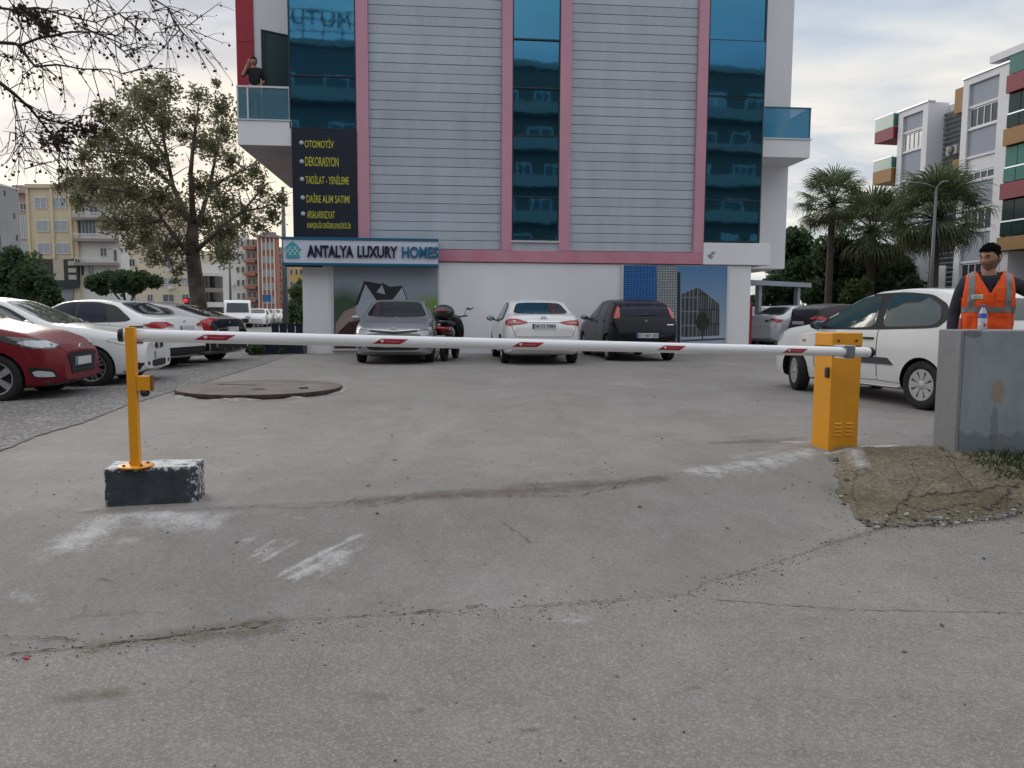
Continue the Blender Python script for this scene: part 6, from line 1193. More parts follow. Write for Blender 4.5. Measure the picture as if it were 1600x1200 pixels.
for x, D, hd, pm, lb in ((398, 62, -80, m_cw, 'white car parked far down the street left of the blue sign'), (411, 66, -80, m_cs, 'silver car parked far down the street under the blue sign'), (424, 70, -80, m_cw, 'white car parked far down the street right of the blue sign'), (436, 74, -80, m_cs, 'silver car far down the street beside the lamp pole'), (462, 80, 10, mat('paint_blue', (.02, .07, .25), .3), 'blue car passing far behind the dark fence')):
    q = at(x, 505, D); c = Car('distant_car', lb, 'car', HATCH, pm, q, R(hd), 'f', 'cars far down the street'); hatch_rear(c, m_carglass); c.side('side_window', [(1.30, 1.01), (1.85, 1.31), (2.32, 1.40), (3.0, 1.36), (3.14, 1.07)], m_carglass); c.near('headlight', [(.1, .5, .68), (.3, .76, .72), (.5, .8, .84), (.2, .6, .78)], m_lens)
# ---------------------------------------------------------------- apartment blocks far behind
m_wfr = mat('window_white', (.62, .63, .64), .5); m_pane = mat('far_pane', (.05, .065, .08), .06, spec=.8); m_panep = mat('far_pane_curtain', (.28, .31, .34), .15, spec=.6); m_teal_g = mat('green_balcony_glass', (.07, .19, .165), .12, spec=.25); m_dg = mat('dark_green_glass', (.018, .040, .040), .08, spec=.4)
def fwin(x0, z0, x1, z1, par, mull=1, fr=.07, y=-.12, pane=None, fm=None):
    w_ = MB().box((x0 - fr, y, z0 - fr), (x0, y + .1, z1 + fr)).box((x1, y, z0 - fr), (x1 + fr, y + .1, z1 + fr)).box((x0, y, z1), (x1, y + .1, z1 + fr)).box((x0, y, z0 - fr), (x1, y + .1, z0))
    for k in range(mull): u = x0 + (x1 - x0) * (k + 1) / (mull + 1); w_.box((u - fr * .4, y + .005, z0), (u + fr * .4, y + .09, z1))
    f = w_.build('window', fm or m_wfr, par); MB().box((x0, y + .04, z0), (x1, y + .06, z1)).build('pane', pane or m_pane, f); return f
class Blk:
    def __init__(s, name, lab, x0, x1, ytop, D, depth, m, base=None, grp='apartment blocks across the street'):
        s.D = D; s.o = at(x0, 490, D); s.o.z = ZL - .1; s.T = thing(name, lab, 'apartment block', s.o, 0, grp); s.W = at(x1, 490, D).x - s.o.x; s.h = s.z(ytop, (x0 + x1) / 2)
        MB().box((0, 0, -.3), (s.W, depth, s.h)).build('wall', m, s.T)
    def u(s, x): return at(x, 490, s.D).x - s.o.x
    def z(s, y, x=200): return at(x, y, s.D).z - s.o.z
    def win(s, x0, y0, x1, y1, **k): return fwin(s.u(x0), s.z(y1, x0), s.u(x1), s.z(y0, x0), s.T, **k)
    def box(s, nm, m, x0, y0, x1, y1, ya=-.1, yb=.0): return MB().box((s.u(x0), ya, s.z(y1, x0)), (s.u(x1), yb, s.z(y0, x0))).build(nm, m, s.T)
m_y = mat('yellow_render', (.56, .48, .34), .85, var=.07, scale=.4, dirt=.25, dirtcol=(.3, .24, .15)); m_gr = mat('grey_render', (.30, .30, .31), .85, var=.08, scale=.3); m_cr_ = mat('cream_render', (.58, .52, .41), .85, var=.08, scale=.3, dirt=.2, dirtcol=(.3, .26, .2)); m_wh = mat('far_white_render', (.62, .61, .59), .85, var=.07, scale=.3, dirt=.25, dirtcol=(.33, .31, .29)); m_or = mat('brick_red_render', (.34, .145, .10), .85, var=.1, scale=.3); m_pk = mat('pinkish_render', (.36, .27, .24), .85, var=.1, scale=.3); m_slab = mat('far_slab', (.26, .22, .21), .85); m_tile = mat('roof_tile', (.12, .10, .06), .9, var=.3, scale=2); m_yy = mat('ochre_render', (.50, .36, .13), .85, var=.1, scale=.2); m_bl = mat('blue_rail_far', (.05, .12, .25), .5); m_shop = mat('shop_dark', (.03, .03, .034), .5); m_cream_sign = mat('sign_cream', (.40, .37, .31), .6)
# grey block at the left edge
B = Blk('grey_block', 'grey plain walled block with blue balconies at the far left edge', -40, 8, 289, 82, 3.3, m_gr)
for f_, y in ((.3, 300), (.72, 333), (.8, 368)): z_ = B.z(y, 20); MB().box((B.W - .05, 3.3 * f_ - .12, z_ - .3), (B.W + .02, 3.3 * f_ + .12, z_ + .3)).build('side_window', m_shop, B.T)
B.box('roof_edge', m_wh, -42, 286, 9, 289, -.2, 3.4)
for y in (316, 345, 375, 403): B.box('balcony', m_bl, -40, y - 6, 8, y + 4, -1.2, -.02); B.box('balcony_glass', m_pane, -40, y - 16, 5, y - 7, -.04, -.02)
B.win(0, 296, 6, 302, mull=1)
# recessed pinkish link
B = Blk('link_block', 'narrow pinkish link building between the grey and yellow blocks', 36, 53, 302, 112, 2.2, m_pk); B.box('roof_beam', m_pk, 36, 291, 53, 303, -1, 0)
for y0, y1 in ((338, 372), (380, 400)): B.win(40.5, y0, 50.5, y1, mull=2, pane=m_panep)
B.win(41, 318, 50, 328, mull=1)
# yellow block
B = Blk('yellow_block', 'yellow apartment block with six white windows over black shop signs', 52, 127, 290, 99, 2.2, m_y); yb0 = B
for x in (52, 89, 117): B.box('pilaster', m_y, x - .5, 290, x + 3.2, 404, -.28, -.0)
for (a, b) in ((63.5, 81.5), (91.5, 111)):
    for k, y in enumerate((309.5, 345.5, 380.5)): B.win(a + k, y, b + k, y + 15.5, mull=1, pane=m_panep)
B.box('parapet', m_y, 51, 288, 128, 294, -.35, 2.3)
B.box('shop_band', m_shop, 55, 405, 128, 446, -.4, -.01)
for x0, y0, x1, y1 in ((57, 408, 69, 413), (57, 416, 69, 421), (113, 408, 125, 415), (113, 419.5, 125, 426), (113, 430, 125, 437), (90, 405.5, 106, 438)): B.box('sign_board', m_cream_sign, x0, y0, x1, y1, -.46, -.402)
B.box('shop_sign', m_navy, 91, 440, 129, 450, -.6, -.402); B.box('shutter', mat('shutter_grey', (.2, .23, .26), .6), 97, 451, 117, 490, -.2, -.01); B.box('roof_hut', m_wh, 97, 283, 118, 289, .6, 2)
# white right wing with balconies
B = Blk('white_wing', 'white apartment wing with dark railed balconies joined to the yellow block', 127.5, 192, 283, 99.4, 2.2, m_wh)
B.box('eave', m_tile, 118, 278, 196, 284, -.8, 2.4); 
for x in (140, 150): B.box('chimney', m_wh, x, 269.5, x + 5.5, 277.5, .8, 1.8); B.box('chimney_cap', m_slab, x - .7, 268, x + 6.2, 269.3, .6, 2.0)
for y in (310, 341, 374, 411):
    B.box('balcony_slab', m_slab, 127.8, y, 190, y + 4.5, -1.3, -.01); B.box('balcony_rail', m_bl if y < 320 else m_alu, 128, y - 7.5, 168, y - 6.6, -1.28, -1.22)
    for x in range(129, 170, 4): B.box('baluster', m_bl if y < 320 else m_alu, x, y - 6.5, x + .5, y, -1.27, -1.23)
B.win(129, 346, 156, 366, mull=4, pane=m_pane); B.win(162, 388, 171, 400); B.win(182, 391, 187, 408, mull=0); B.win(131, 322, 140, 334); B.win(148, 322, 160, 334); B.win(131, 415, 135, 430, mull=0); B.win(142, 415, 150, 428)
# cream block behind the plane tree
B = Blk('cream_block', 'cream gabled apartment block behind the plane tree trunk', 192, 306, 352, 128, 2.2, m_cr_)
MB().prism([(B.u(190), B.h), (B.u(308), B.h), (B.u(285), B.h + 4.2), (B.u(215), B.h + 4.2)], -.4, 2.3, 'Y').build('roof', m_cr_, B.T)
for y in (378, 405, 434, 460):
    for x0, x1 in ((206, 214), (232, 240), (256, 273), (286, 296)): B.win(x0, y, x1, y + 11, mull=1, pane=m_pane if (x0 + y) % 3 else m_panep)
for y in (418, 446): B.box('air_conditioner', m_wfr, 266, y + 1, 273, y + 5.5, -.6, -.01)
# rounded dark glass office
B = Blk('glass_office', 'low office with a curved dark glass band beside the plane tree', 316, 350, 412, 108, 2.2, m_wh)
n = 14
def bow(nm, m, y0, y1, k): 
    mb = MB(); cx, w2 = (B.u(316) + B.u(349)) / 2, (B.u(349) - B.u(316)) / 2 + k; P_ = [(cx + w2 * math.sin((i / n - .5) * PI), -.02 - (1.6 + k) * math.cos((i / n - .5) * PI)) for i in range(n + 1)]
    mb.prism(P_, B.z(y1, 330), B.z(y0, 330), 'Z'); mb.build(nm, m, B.T)
bow('cornice', m_wh, 427, 432, .1); bow('glass_band', m_carglass, 432.2, 450, 0); bow('spandrel', m_slab, 450.2, 457, .02); bow('glass_band', m_carglass, 457.2, 472, 0); bow('base_band', m_wh, 472.2, 480, .25); bow('shop_front', m_shop, 480.2, 497, .05)
# white slab with small windows
B = Blk('white_slab', 'tall white apartment slab with rows of small windows far down the street', 343, 387, 366, 158, 2.2, m_wh)
for r in range(6):
    y = 376 + r * 20.5
    for x0 in (348, 356, 372, 379.5): B.win(x0, y, x0 + 4, y + 9, mull=1 if x0 % 2 else 0, fr=.05)
    if r % 2: B.box('air_conditioner', m_wfr, 365, y + 6, 368.5, y + 10, -.7, -.01)
B.box('blue_sign', m_bl, 373, 477, 384, 486, -.4, -.01)
# red and white striped block
B = Blk('red_striped_block', 'brick red apartment block with white vertical stripes far down the street', 404, 433.5, 371, 156, 2.2, m_or)
for x in (405, 411, 417.5, 424, 430): B.box('stripe', m_wh, x, 371, x + 1.6, 487, -.25, -.01)
for r in range(5):
    for x0 in (413, 419.7, 426): B.win(x0, 380 + r * 21, x0 + 3.2, 390 + r * 21, mull=0, fr=.04, pane=m_panep)
B.box('roof_slab', m_slab, 402, 367, 436, 371, -.6, 2.4); B.box('roof_hut', m_slab, 412, 362, 430, 366.8, .5, 2); B.box('shop_front', m_shop, 404, 487, 434, 497, -.3, -.01)
B = Blk('balcony_block', 'pinkish apartment block with stacked red balconies beside the red striped block', 386, 404, 374, 157, 2.2, m_pk)
for r in range(6):
    y = 386 + r * 20.5; B.box('balcony', m_or, 386, y, 403.5, y + 4, -1.6, -.01); B.win(397, y - 12, 401, y - 3, mull=0, fr=.05); B.win(389, y - 12, 393, y - 3, mull=0, fr=.05)
B = Blk('tan_block', 'tan apartment block with balconies seen left of the street lamp pole', 433.7, 450, 386, 172, 2.2, m_pk)
for r in range(5): y = 396 + r * 19; B.box('balcony', m_or, 434, y, 444, y + 3, -1.5, -.01); B.win(436, y - 9, 441, y - 2, mull=1, fr=.05)
B = Blk('ochre_block', 'ochre apartment block seen under the shop sign left of the entrance pillar', 448, 486, 415, 180, 2.2, m_yy)
for r in range(4):
    for x0 in (455, 463, 470): B.win(x0, 421 + r * 19, x0 + 3.5, 429 + r * 19, mull=0, fr=.05)
B = Blk('pale_block', 'pale apartment block filling the gap behind the striped blocks', 300, 352, 392, 190, 2.2, m_cr_)
for r in range(4):
    for x0 in (318, 330, 341): B.win(x0, 398 + r * 17, x0 + 4, 405 + r * 17, mull=0, fr=.05)
# ---------------------------------------------------------------- grey and white apartment building on the right
RN = Vector((-.985, -.173, 0)); RU = Vector((.173, -.985, 0)); RO = at(1499, 490, 41.5); RO.z = ZL
RB = thing('grey_white_apartments', 'grey and white apartment building with red and orange balcony bands at the right edge', 'apartment building', RO, math.atan2(RU.y, RU.x))
def rb(x, y, v=0.): q = onp(x, y, RO - RN * v, RN) - RO; return q.dot(RU), q.z
def ru(x, v=0.): return rb(x, 300, v)[0]
def rz(x, y, v=0.): return rb(x, y, v)[1]
m_aw = mat('apt_white', (.68, .69, .72), .8, var=.04, scale=.5, dirt=.12, dirtcol=(.38, .38, .4)); m_ag = mat('apt_grey', (.30, .325, .385), .8, var=.04, scale=.5); m_ared = mat('apt_red', (.20, .024, .045), .6); m_aor = mat('apt_orange', (.26, .135, .035), .6); m_louv = mat('louvre_grey', (.26, .27, .29), .6)
a0, a1, b0, b1, b2 = ru(1401), ru(1446.5), ru(1499), ru(1554), ru(1571)
zA = rz(1401, 179); zB = rz(1499, 130)
MB().box((a0, .10, -.3), (a1, 1.19, zA)).box((a0 - .0, 1.2, -.3), (b0 + .1, 12, zA - .15)).build('wall', m_aw, RB); MB().box((b0, .10, -.3), (b2, 12, zB)).build('wall', m_aw, RB); MB().box((b2, 2.2, -.3), (b2 + 12, 12, zB)).build('wall', m_aw, RB)
fw = .42
def block(u0, u1, zt, x_ref, wins, right=.0):
    # white projecting frame, grey panels and window bands between
    MB().box((u0, -.12, -.3), (u0 + fw, .098, zt)).build('pier', m_aw, RB); MB().box((u1 - fw - right, -.12, -.3), (u1, .098, zt)).build('pier', m_aw, RB); MB().box((u0 + fw, -.12, zt - .35), (u1 - fw - right, .098, zt)).build('top_band', m_aw, RB)
    MB().box((u0 - .05, -.2, zt + .003), (u1 + .05, .3, zt + .08)).build('coping', m_alu, RB)
    ua, ub = u0 + fw + .002, u1 - fw - right - .002; zs = zt - .352
    for (z0, z1, kind) in wins:
        MB().box((ua, .0, z1 + .12), (ub, .09, zs)).build('grey_panel', m_ag, RB); MB().box((ua, -.06, z1 + .0), (ub, .09, z1 + .118)).build('lintel_band', m_aw, RB)
        if kind == 's':
            zm = z0 + (z1 - z0) * .42; MB().box((ua + .06, .02, zm), (ub - .06, .07, z1 - .01)).build('roller_shutter', m_aw, RB); fwin(ua + .1, z0 + .08, ub - .1, zm - .1, RB, 3, .06, -.01)
        else: fwin(ua + .1, z0 + .08, ub - .1, z1 - .08, RB, 3, .06, -.01, m_panep if kind == 'c' else m_pane)
        MB().box((ua, -.08, z0 - .09), (ub, .09, z0)).build('window_sill', m_aw, RB); zs = z0 - .092
    MB().box((ua, .0, .2), (ub, .09, zs)).build('grey_panel', m_ag, RB)
block(a0, a1, zA, 1425, [(rz(1424, 235), rz(1424, 207), 'c'), (rz(1424, 308), rz(1424, 281), 'p'), (rz(1424, 381), rz(1424, 355), 'p'), (rz(1424, 452), rz(1424, 428), 'p')])
block(b0, b2, zB, 1530, [(rz(1530, 198), rz(1530, 166), 'p'), (rz(1530, 281), rz(1530, 245), 's'), (rz(1530, 360), rz(1530, 326), 'p'), (rz(1530, 440), rz(1530, 410), 'p')], right=b2 - b1 - fw)
# louvred recess between the blocks
lv = 1.18
for k in range(46):
    z = .3 + k * .27
    if z > zA - .2: break
    MB().box((a1 + .02, lv - .32, z), (b0 - .02, lv - .02, z + .05), rot=Matrix.Rotation(.45, 3, 'X')).build('louvre', m_louv, RB)
MB().box((b0 - 1.1, .3, rz(1492, 175)), (b0 - .1, .8, rz(1492, 137))).build('orange_panel', m_aor, RB); MB().box((b0 - 1.0, .3, rz(1490, 263)), (b0 - .1, .8, rz(1490, 248))).build('orange_panel', m_aor, RB); ac = MB().box((b0 - 1.5, .25, rz(1484, 240)), (b0 - .7, .6, rz(1484, 226))).build('air_conditioner', m_louv, RB)
MB().lathe([(0, -.012), (.22, -.012), (.24, 0)], 18, 'Y', (b0 - 1.1, .24, rz(1484, 233))).build('fan_grille', m_trim, ac)
# balconies at the near end with coloured bands
bu0, bu1 = b2 + .02, b2 + 9
def zz(y): return rz(1586, y, -.2)
bands = [(143, 116, m_ared), (225, 199, m_aor), (309, 284, m_ared), (390, 369, m_aor)]
for y0, y1, mm in bands: MB().box((bu0, -.35, zz(y0)), (bu1, 2.1, zz(y1))).build('balcony_band', mm, RB)
for (ya, yb2, mm) in ((198, 144, m_dg), (283, 226, m_teal_g), (368, 310, m_dg)):
    z0, z1 = zz(ya), zz(yb2); zm = z0 + (z1 - z0) * .40; MB().box((bu0, -.18, zm), (bu1, -.12, zm + .07)).build('balcony_rail', m_alu, RB); n = 12; wd = (bu1 - bu0) / n
    for k in range(n):
        MB().box((bu0 + k * wd + .02, -.16, zm + .08), (bu0 + (k + 1) * wd - .02, -.13, z1 - .03)).build('pane', mm, RB); MB().box((bu0 + k * wd + .02, -.22, z0 + .04), (bu0 + (k + 1) * wd - .02, -.2, zm)).build('balcony_glass', m_dg if mm is m_dg else m_teal_g, RB)
    MB().box((bu0, .0, z0 + .02), (bu1, .04, z1 - .02)).build('backing', m_shop, RB)
z0 = zz(115); n = 8; wd = (bu1 - bu0) / n
for k in range(n): MB().box((bu0 + k * wd + .02, -.25, z0 + .03), (bu0 + (k + 1) * wd - .02, -.22, z0 + .95)).build('balcony_glass', m_teal_g, RB)
MB().box((bu0, -.27, z0 + .96), (bu1, -.2, z0 + 1.02)).build('balcony_rail', m_alu, RB)
zp = rz(1560, 98); MB().box((b2 - 1.2, -.3, zp), (bu1, 11, zp + .35)).build('roof_slab', m_aw, RB); MB().box((b2 + .6, 1.6, zB + .01), (bu1, 10, zp - .01)).build('penthouse_wall', m_aw, RB); MB().box((b2 + 2.2, .3, zp + .36), (b2 + 2.9, .9, zp + 1.3)).build('chimney', m_slab, RB); MB().box((b2 + 2.0, .1, zp + 1.34), (b2 + 3.1, 1.1, zp + 1.42)).build('chimney_cap', m_slab, RB)
MB().box((bu0, -.1, -.3), (bu0 + .5, 2.1, zz(391))).build('pillar', m_aw, RB); fwin(bu0 + 1.2, .9, bu0 + 2.6, 2.4, RB, 1, .07, 2.13); fwin(bu0 + 4, .3, bu0 + 5.2, 2.4, RB, 1, .07, 2.13)
# balconies at the far end
for ya, yb_, yg, mm in ((219, 201, 181, m_ared), (284, 264, 247, m_aor), (342, 326, 311, m_ared)):
    vv = -.3; z0, z1, z2 = rz(1386, ya, vv), rz(1386, yb_, vv), rz(1386, yg, vv); u0, u1 = a0 - 1.9, a0 - .15
    MB().box((u0, -.32, z0), (u1, 1.2, z1)).build('balcony_band', mm, RB); MB().box((u1 - .06, -.28, z1 + .02), (u1 - .03, 1.1, z2)).build('balcony_glass', m_teal_g, RB); MB().box((u0, -.31, z1 + .02), (u1 - .07, -.28, z2)).build('balcony_glass', m_teal_g, RB); MB().box((u0, -.33, z2 + .005), (u1, -.26, z2 + .05)).build('balcony_rail', m_alu, RB)
# ground floor posts and slats glimpsed under the palms
for x in (1412, 1440, 1478): u = ru(x); MB().box((u, -.25, -.2), (u + .5, -.13, rz(x, 415))).build('post', m_aw, RB)
# ---------------------------------------------------------------- buildings across the road behind the viewer, seen only mirrored in the glass
RBK = random.Random(31)
def back_block(name, lab, x0, x1, y, h, m, m2, fl_=6, step=3.4):
    T = thing(name, lab, 'apartment block', (x0, y, -.1), 0); W = x1 - x0; MB().box((0, -10, -.3), (W, 0, h)).build('wall', m, T); MB().box((-.3, -10.3, h + .003), (W + .3, .3, h + .5)).build('parapet', m2, T); sh = (h - 1) / fl_
    for f in range(fl_):
        z = .8 + f * sh; MB().box((.2, .002, z - .55), (W - .2, 1.1, z - .3)).build('balcony_slab', m2, T); MB().box((.2, 1.06, z - .29), (W - .2, 1.1, z + .45)).build('balcony_front', m2, T); u = 1.2
        while u < W - 2: w_ = RBK.uniform(.9, 2.2); fwin(u, z + RBK.choice((0, 0, .25)), u + w_, z + 1.5, T, RBK.choice((0, 1, 2)), .08, -.02, RBK.choice((m_pane, m_panep, m_pane))); u += w_ + RBK.uniform(1.2, 2.6)
    return T
m_bk1 = mat('dim_grey', (.10, .10, .11), .85); m_bk2 = mat('dim_slab', (.22, .21, .20), .85); m_bk3 = mat('dim_brown', (.095, .085, .08), .85)
T = back_block('corner_block', 'dark fronted block with a roof sign, mirrored in the left glass strip', -22, -2, -22, 22.6, m_bk1, m_bk2)
back_block('brown_block', 'brownish block mirrored in the right glass strip', 1.5, 34, -25, 23, m_bk3, m_bk2, 7)
back_block('far_left_block', 'pale block across the road behind the viewer to the left', -52, -25, -25, 16, m_bk2, m_bk1); 
for k, tx in enumerate(('UTUM',)):
    me = text_mesh(tx, .06); v = text_xs(me); v = v * 1.75; me.vertices.foreach_set('co', np.stack([v[:, 0] + 12.3, -v[:, 2] * .3 - 1, v[:, 1] + 24.4], 1).ravel()); me.materials.clear(); me.materials.append(m_shop); link('lettering', me, T)
fm = MB()
for z in (23.4, 24.2, 25.0, 25.8): fm.tube([(11.8, -1.3, z), (17.8, -1.3, z)], .05, 4)
for x in (11.8, 13.3, 14.8, 16.3, 17.8): fm.tube([(x, -1.3, 22.6), (x, -1.3, 25.8)], .05, 4)
fm.build('sign_frame', m_shop, T)
# ---------------------------------------------------------------- people
def skin(verts, edges, rad, sub=2, root=0):
    me = bpy.data.meshes.new('s'); me.from_pydata([tuple(v) for v in verts], edges, []); ob = link('s', me); ob.modifiers.new('k', 'SKIN')
    for i, r in enumerate(rad): me.skin_vertices[0].data[i].radius = (r, r) if isinstance(r, (int, float)) else r
    me.skin_vertices[0].data[root].use_root = True; s = ob.modifiers.new('u', 'SUBSURF'); s.levels = s.render_levels = sub
    bpy.context.view_layer.update(); nm = bpy.data.meshes.new_from_object(ob.evaluated_get(bpy.context.evaluated_depsgraph_get())); bpy.data.objects.remove(ob)
    v = text_xs(nm); f = [tuple(p.vertices) for p in nm.polygons]; bpy.data.meshes.remove(nm); return [Vector(q) for q in v], f
def chain(pts, rad, sub=2): return skin(pts, [(i, i + 1) for i in range(len(pts) - 1)], rad, sub)
m_skin = mat('skin', (.37, .195, .13), .5, var=.08, scale=12, spec=.4); m_hair = mat('hair_black', (.005, .0045, .0045), .95, spec=.08, bump=.8, bscale=60); m_stub = mat('stubble', (.20, .115, .085), .75, var=.3, scale=90); m_eyew = mat('eye_white', (.16, .11, .09), .5); m_iris = mat('iris_dark', (.01, .007, .005), .2); m_lip = mat('lips', (.24, .085, .065), .5)
m_sweat = mat('sweater_navy', (.028, .032, .045), .9, var=.2, scale=20, bump=.3, bscale=120); m_vest = mat('hi_vis_orange', (.80, .085, .005), .65, var=.06, scale=7, bump=.2, bscale=16); m_refl = mat('reflective_tape', (.19, .187, .185), .4, metal=.2, var=.1, scale=30); m_trou = mat('trousers_black', (.012, .012, .014), .9); m_blkc = mat('collar_black', (.010, .010, .012), .85); m_shoe = mat('shoes', (.012, .011, .010), .5); m_badge = mat('badge_green', (.25, .45, .28), .5); m_badgew = mat('badge_white', (.62, .62, .60), .5)
def head_fn(d):
    x, y, z = d.x * .076, d.y * .098, d.z * .120
    if d.z < 0: x *= 1 - .30 * (-d.z) ** 1.4; y = y * (1 - .10 * (-d.z) ** 2) if y < 0 else y * (1 - .45 * (-d.z) ** 1.2)
    elif d.y > 0: y *= 1.06
    if d.y < 0:
        g = lambda cx, cz, sx, sz: math.exp(-((abs(x) - cx) / sx) ** 2 - ((z - cz) / sz) ** 2)
        y -= .026 * g(0, -.022, .013, .017) + .012 * g(0, .008, .010, .026); y += .011 * g(.031, .014, .016, .011); y -= .007 * g(.026, .036, .028, .009); y -= .005 * g(0, -.060, .022, .010); y += .003 * g(0, -.075, .02, .006); y -= .009 * g(0, -.098, .020, .016); y -= .005 * g(.042, -.012, .016, .018)
    return Vector((x, y, z))
def ico(sub):
    bm = bmesh.new(); bmesh.ops.create_icosphere(bm, subdivisions=sub, radius=1); v = [q.co.copy() for q in bm.verts]; f = [[q.index for q in c.verts] for c in bm.faces]; bm.free(); return v, f
IV, IF = ico(5)
def shell(mb, keep, off, mi, T, nz_=0.):
    idx = {}; vs = []
    for i, d in enumerate(IV):
        if keep(d): idx[i] = len(vs); p = head_fn(d); p = p + d * (off + nz_ * noise.noise(d * 14)); vs.append(T @ p)
    mb.add(vs, [[idx[i] for i in f] for f in IF if all(i in idx for i in f)], mi, True)
def person(label, loc, rz, J, hrot, vest=True, top=None, scale=1., group=None):
    # J: joints in the body's own frame, facing -y
    mb = MB()
    def arm(s, k=0.):
        return [J['neck'] + Vector((s * .06, .01, -.09)), J['sh' + 'LR'[s < 0]], J['el' + 'LR'[s < 0]], J['wr' + 'LR'[s < 0]]]
    HT = Matrix.Translation(J['head']) @ hrot.to_4x4()
    tor = [J['pelvis'], J['waist'], J['chest'], J['neck'] + Vector((0, 0, -.05)), J['neck'] + Vector((0, -.012, .05)), J['head'] + Vector((0, .015, -.04))]; trr = [(.155, .11), (.145, .105), (.165, .115), (.085, .07), (.058, .058), (.055, .055)]
    v = list(tor); e = [(0, 1), (1, 2), (2, 3), (3, 4), (4, 5)]; r = list(trr)
    for s in (1, -1):
        q = 'LR'[s < 0]; a = len(v); v += [J['sh' + q], J['el' + q], J['wr' + q]]; r += [.062, .043, .031]; e += [(2, a), (a, a + 1), (a + 1, a + 2)]
        a = len(v); v += [J['pelvis'] + Vector((s * .095, 0, -.06)), J['kn' + q], J['an' + q], J['an' + q] + Vector((0, -.13, -.045))]; r += [.088, .058, .042, .036]; e += [(0, a), (a, a + 1), (a + 1, a + 2), (a + 2, a + 3)]
    sv, sf = skin(v, e, r, 2); mb.add(sv, sf, 0, True)
    hd = MB(); shell(mb, lambda d: True, 0, 0, HT)
    for s in (1, -1):
        mb.ico((0, 0, 0), 1, 3, 0, (.010, .020, .033), lambda p, s=s: HT @ (p + Vector((s * (.077 + abs(p.z) * .1), .012, -.004)))); mb.ico((0, 0, 0), .0115, 2, 1, (1, 1, .6), lambda p, s=s: HT @ (p + Vector((s * .031, -.0795, .013)))); mb.ico((0, 0, 0), .0058, 2, 2, (1, .6, 1), lambda p, s=s: HT @ (p + Vector((s * .031, -.0895, .011)))); mb.ico((0, 0, 0), 1, 2, 3, (.019, .006, .0042), lambda p, s=s: HT @ (p + Vector((s * .031, -.0915 + abs(s * p.x + .0) * .0, .0355))))
    mb.ico((0, 0, 0), 1, 2, 4, (.023, .006, .0065), lambda p: HT @ (p + Vector((0, -.0935, -.0605))))
    for s in (1, -1):                                       # hands: palm, four fingers, thumb
        q = 'LR'[s < 0]; w_, d = J['wr' + q], (J['wr' + q] - J['el' + q]).normalized(); d = J.get('hd' + q, d); sd = d.cross(Vector((0, -1, .2))).normalized() * s; up = sd.cross(d).normalized()
        pv, pf = chain([w_, w_ + d * .045, w_ + d * .09], [.026, (.036, .017), (.034, .015)], 2); mb.add(pv, pf, 0, True)
        for k, (o, L_) in enumerate(((-.027, .068), (-.009, .078), (.009, .072), (.026, .058))):
            b = w_ + d * .075 + sd * o; c = .35 + .1 * k; p1 = b + d * L_ * .5 + up * L_ * .10; p2 = p1 + (d * math.cos(c) + up * math.sin(c)) * L_ * .33; p3 = p2 + (d * math.cos(c * 2) + up * math.sin(c * 2)) * L_ * .28; fv, ff = chain([b, p1, p2, p3], [.0095, .0088, .008, .007], 1); mb.add(fv, ff, 0, True)
        b = w_ + d * .02 - sd * .02; fv, ff = chain([b, b - sd * .024 + d * .022 + up * .012, b - sd * .034 + d * .052 + up * .02], [.013, .011, .0085], 1); mb.add(fv, ff, 0, True)
    P_ = mb.build('person', [m_skin, m_eyew, m_iris, m_hair, m_lip], None, loc, rz); P_.scale = (scale,) * 3; tag(P_, label, 'person', group)
    h = MB(); shell(h, lambda d: d.z + .10 * noise.noise(d * 9) > (.50 if d.y < -.55 else .50 - (d.y + .55) * 1.0 if d.y < .1 else -.15 - (d.y - .1) * .45), .007, 0, HT, .005)
    shell(h, lambda d: d.z > .50 + .15 * noise.noise(d * 4) and d.y < .8, .016, 0, HT, .012); h.s = [True] * len(h.f); h.build('hair', m_hair, P_)
    h = MB(); shell(h, lambda d: d.z < -.30 + .55 * max(0, abs(d.x) - .45) and d.y < .25 and not (abs(d.x) < .3 and -.60 < d.z < -.42 and d.y < 0), .0022, 0, HT, .001); h.build('beard', m_stub, P_)
    # clothes
    c = MB(); v = [J['pelvis'] + Vector((0, 0, .02)), J['waist'], J['chest'], J['neck'] + Vector((0, .012, -.03))]; e = [(0, 1), (1, 2), (2, 3)]; r = [(.172, .125), (.166, .122), (.186, .136), (.118, .104)]
    for s in (1, -1):
        q = 'LR'[s < 0]; a = len(v); k = .94 if not vest else .93; v += [J['sh' + q], J['sh' + q].lerp(J['el' + q], .5), J['el' + q], J['el' + q].lerp(J['wr' + q], k if vest else .08)]; r += [.076, .064, .056, .044 if vest else .055]; e += [(2, a), (a, a + 1), (a + 1, a + 2), (a + 2, a + 3)]
    sv, sf = skin(v, e, r, 2); c.add(sv, sf, 0, True); c.build('sweater' if vest else 'shirt', top or m_sweat, P_)
    t = MB(); v = [J['pelvis'] + Vector((0, 0, .05)), J['pelvis']]; r = [(.172, .126), (.17, .128)]; e = [(0, 1)]
    for s in (1, -1): q = 'LR'[s < 0]; a = len(v); v += [J['pelvis'] + Vector((s * .098, 0, -.09)), J['kn' + q], J['an' + q] + Vector((0, 0, -.02))]; r += [.104, .078, .068]; e += [(1, a), (a, a + 1), (a + 1, a + 2)]
    sv, sf = skin(v, e, r, 2); t.add(sv, sf, 0, True); t.build('trousers', m_trou, P_)
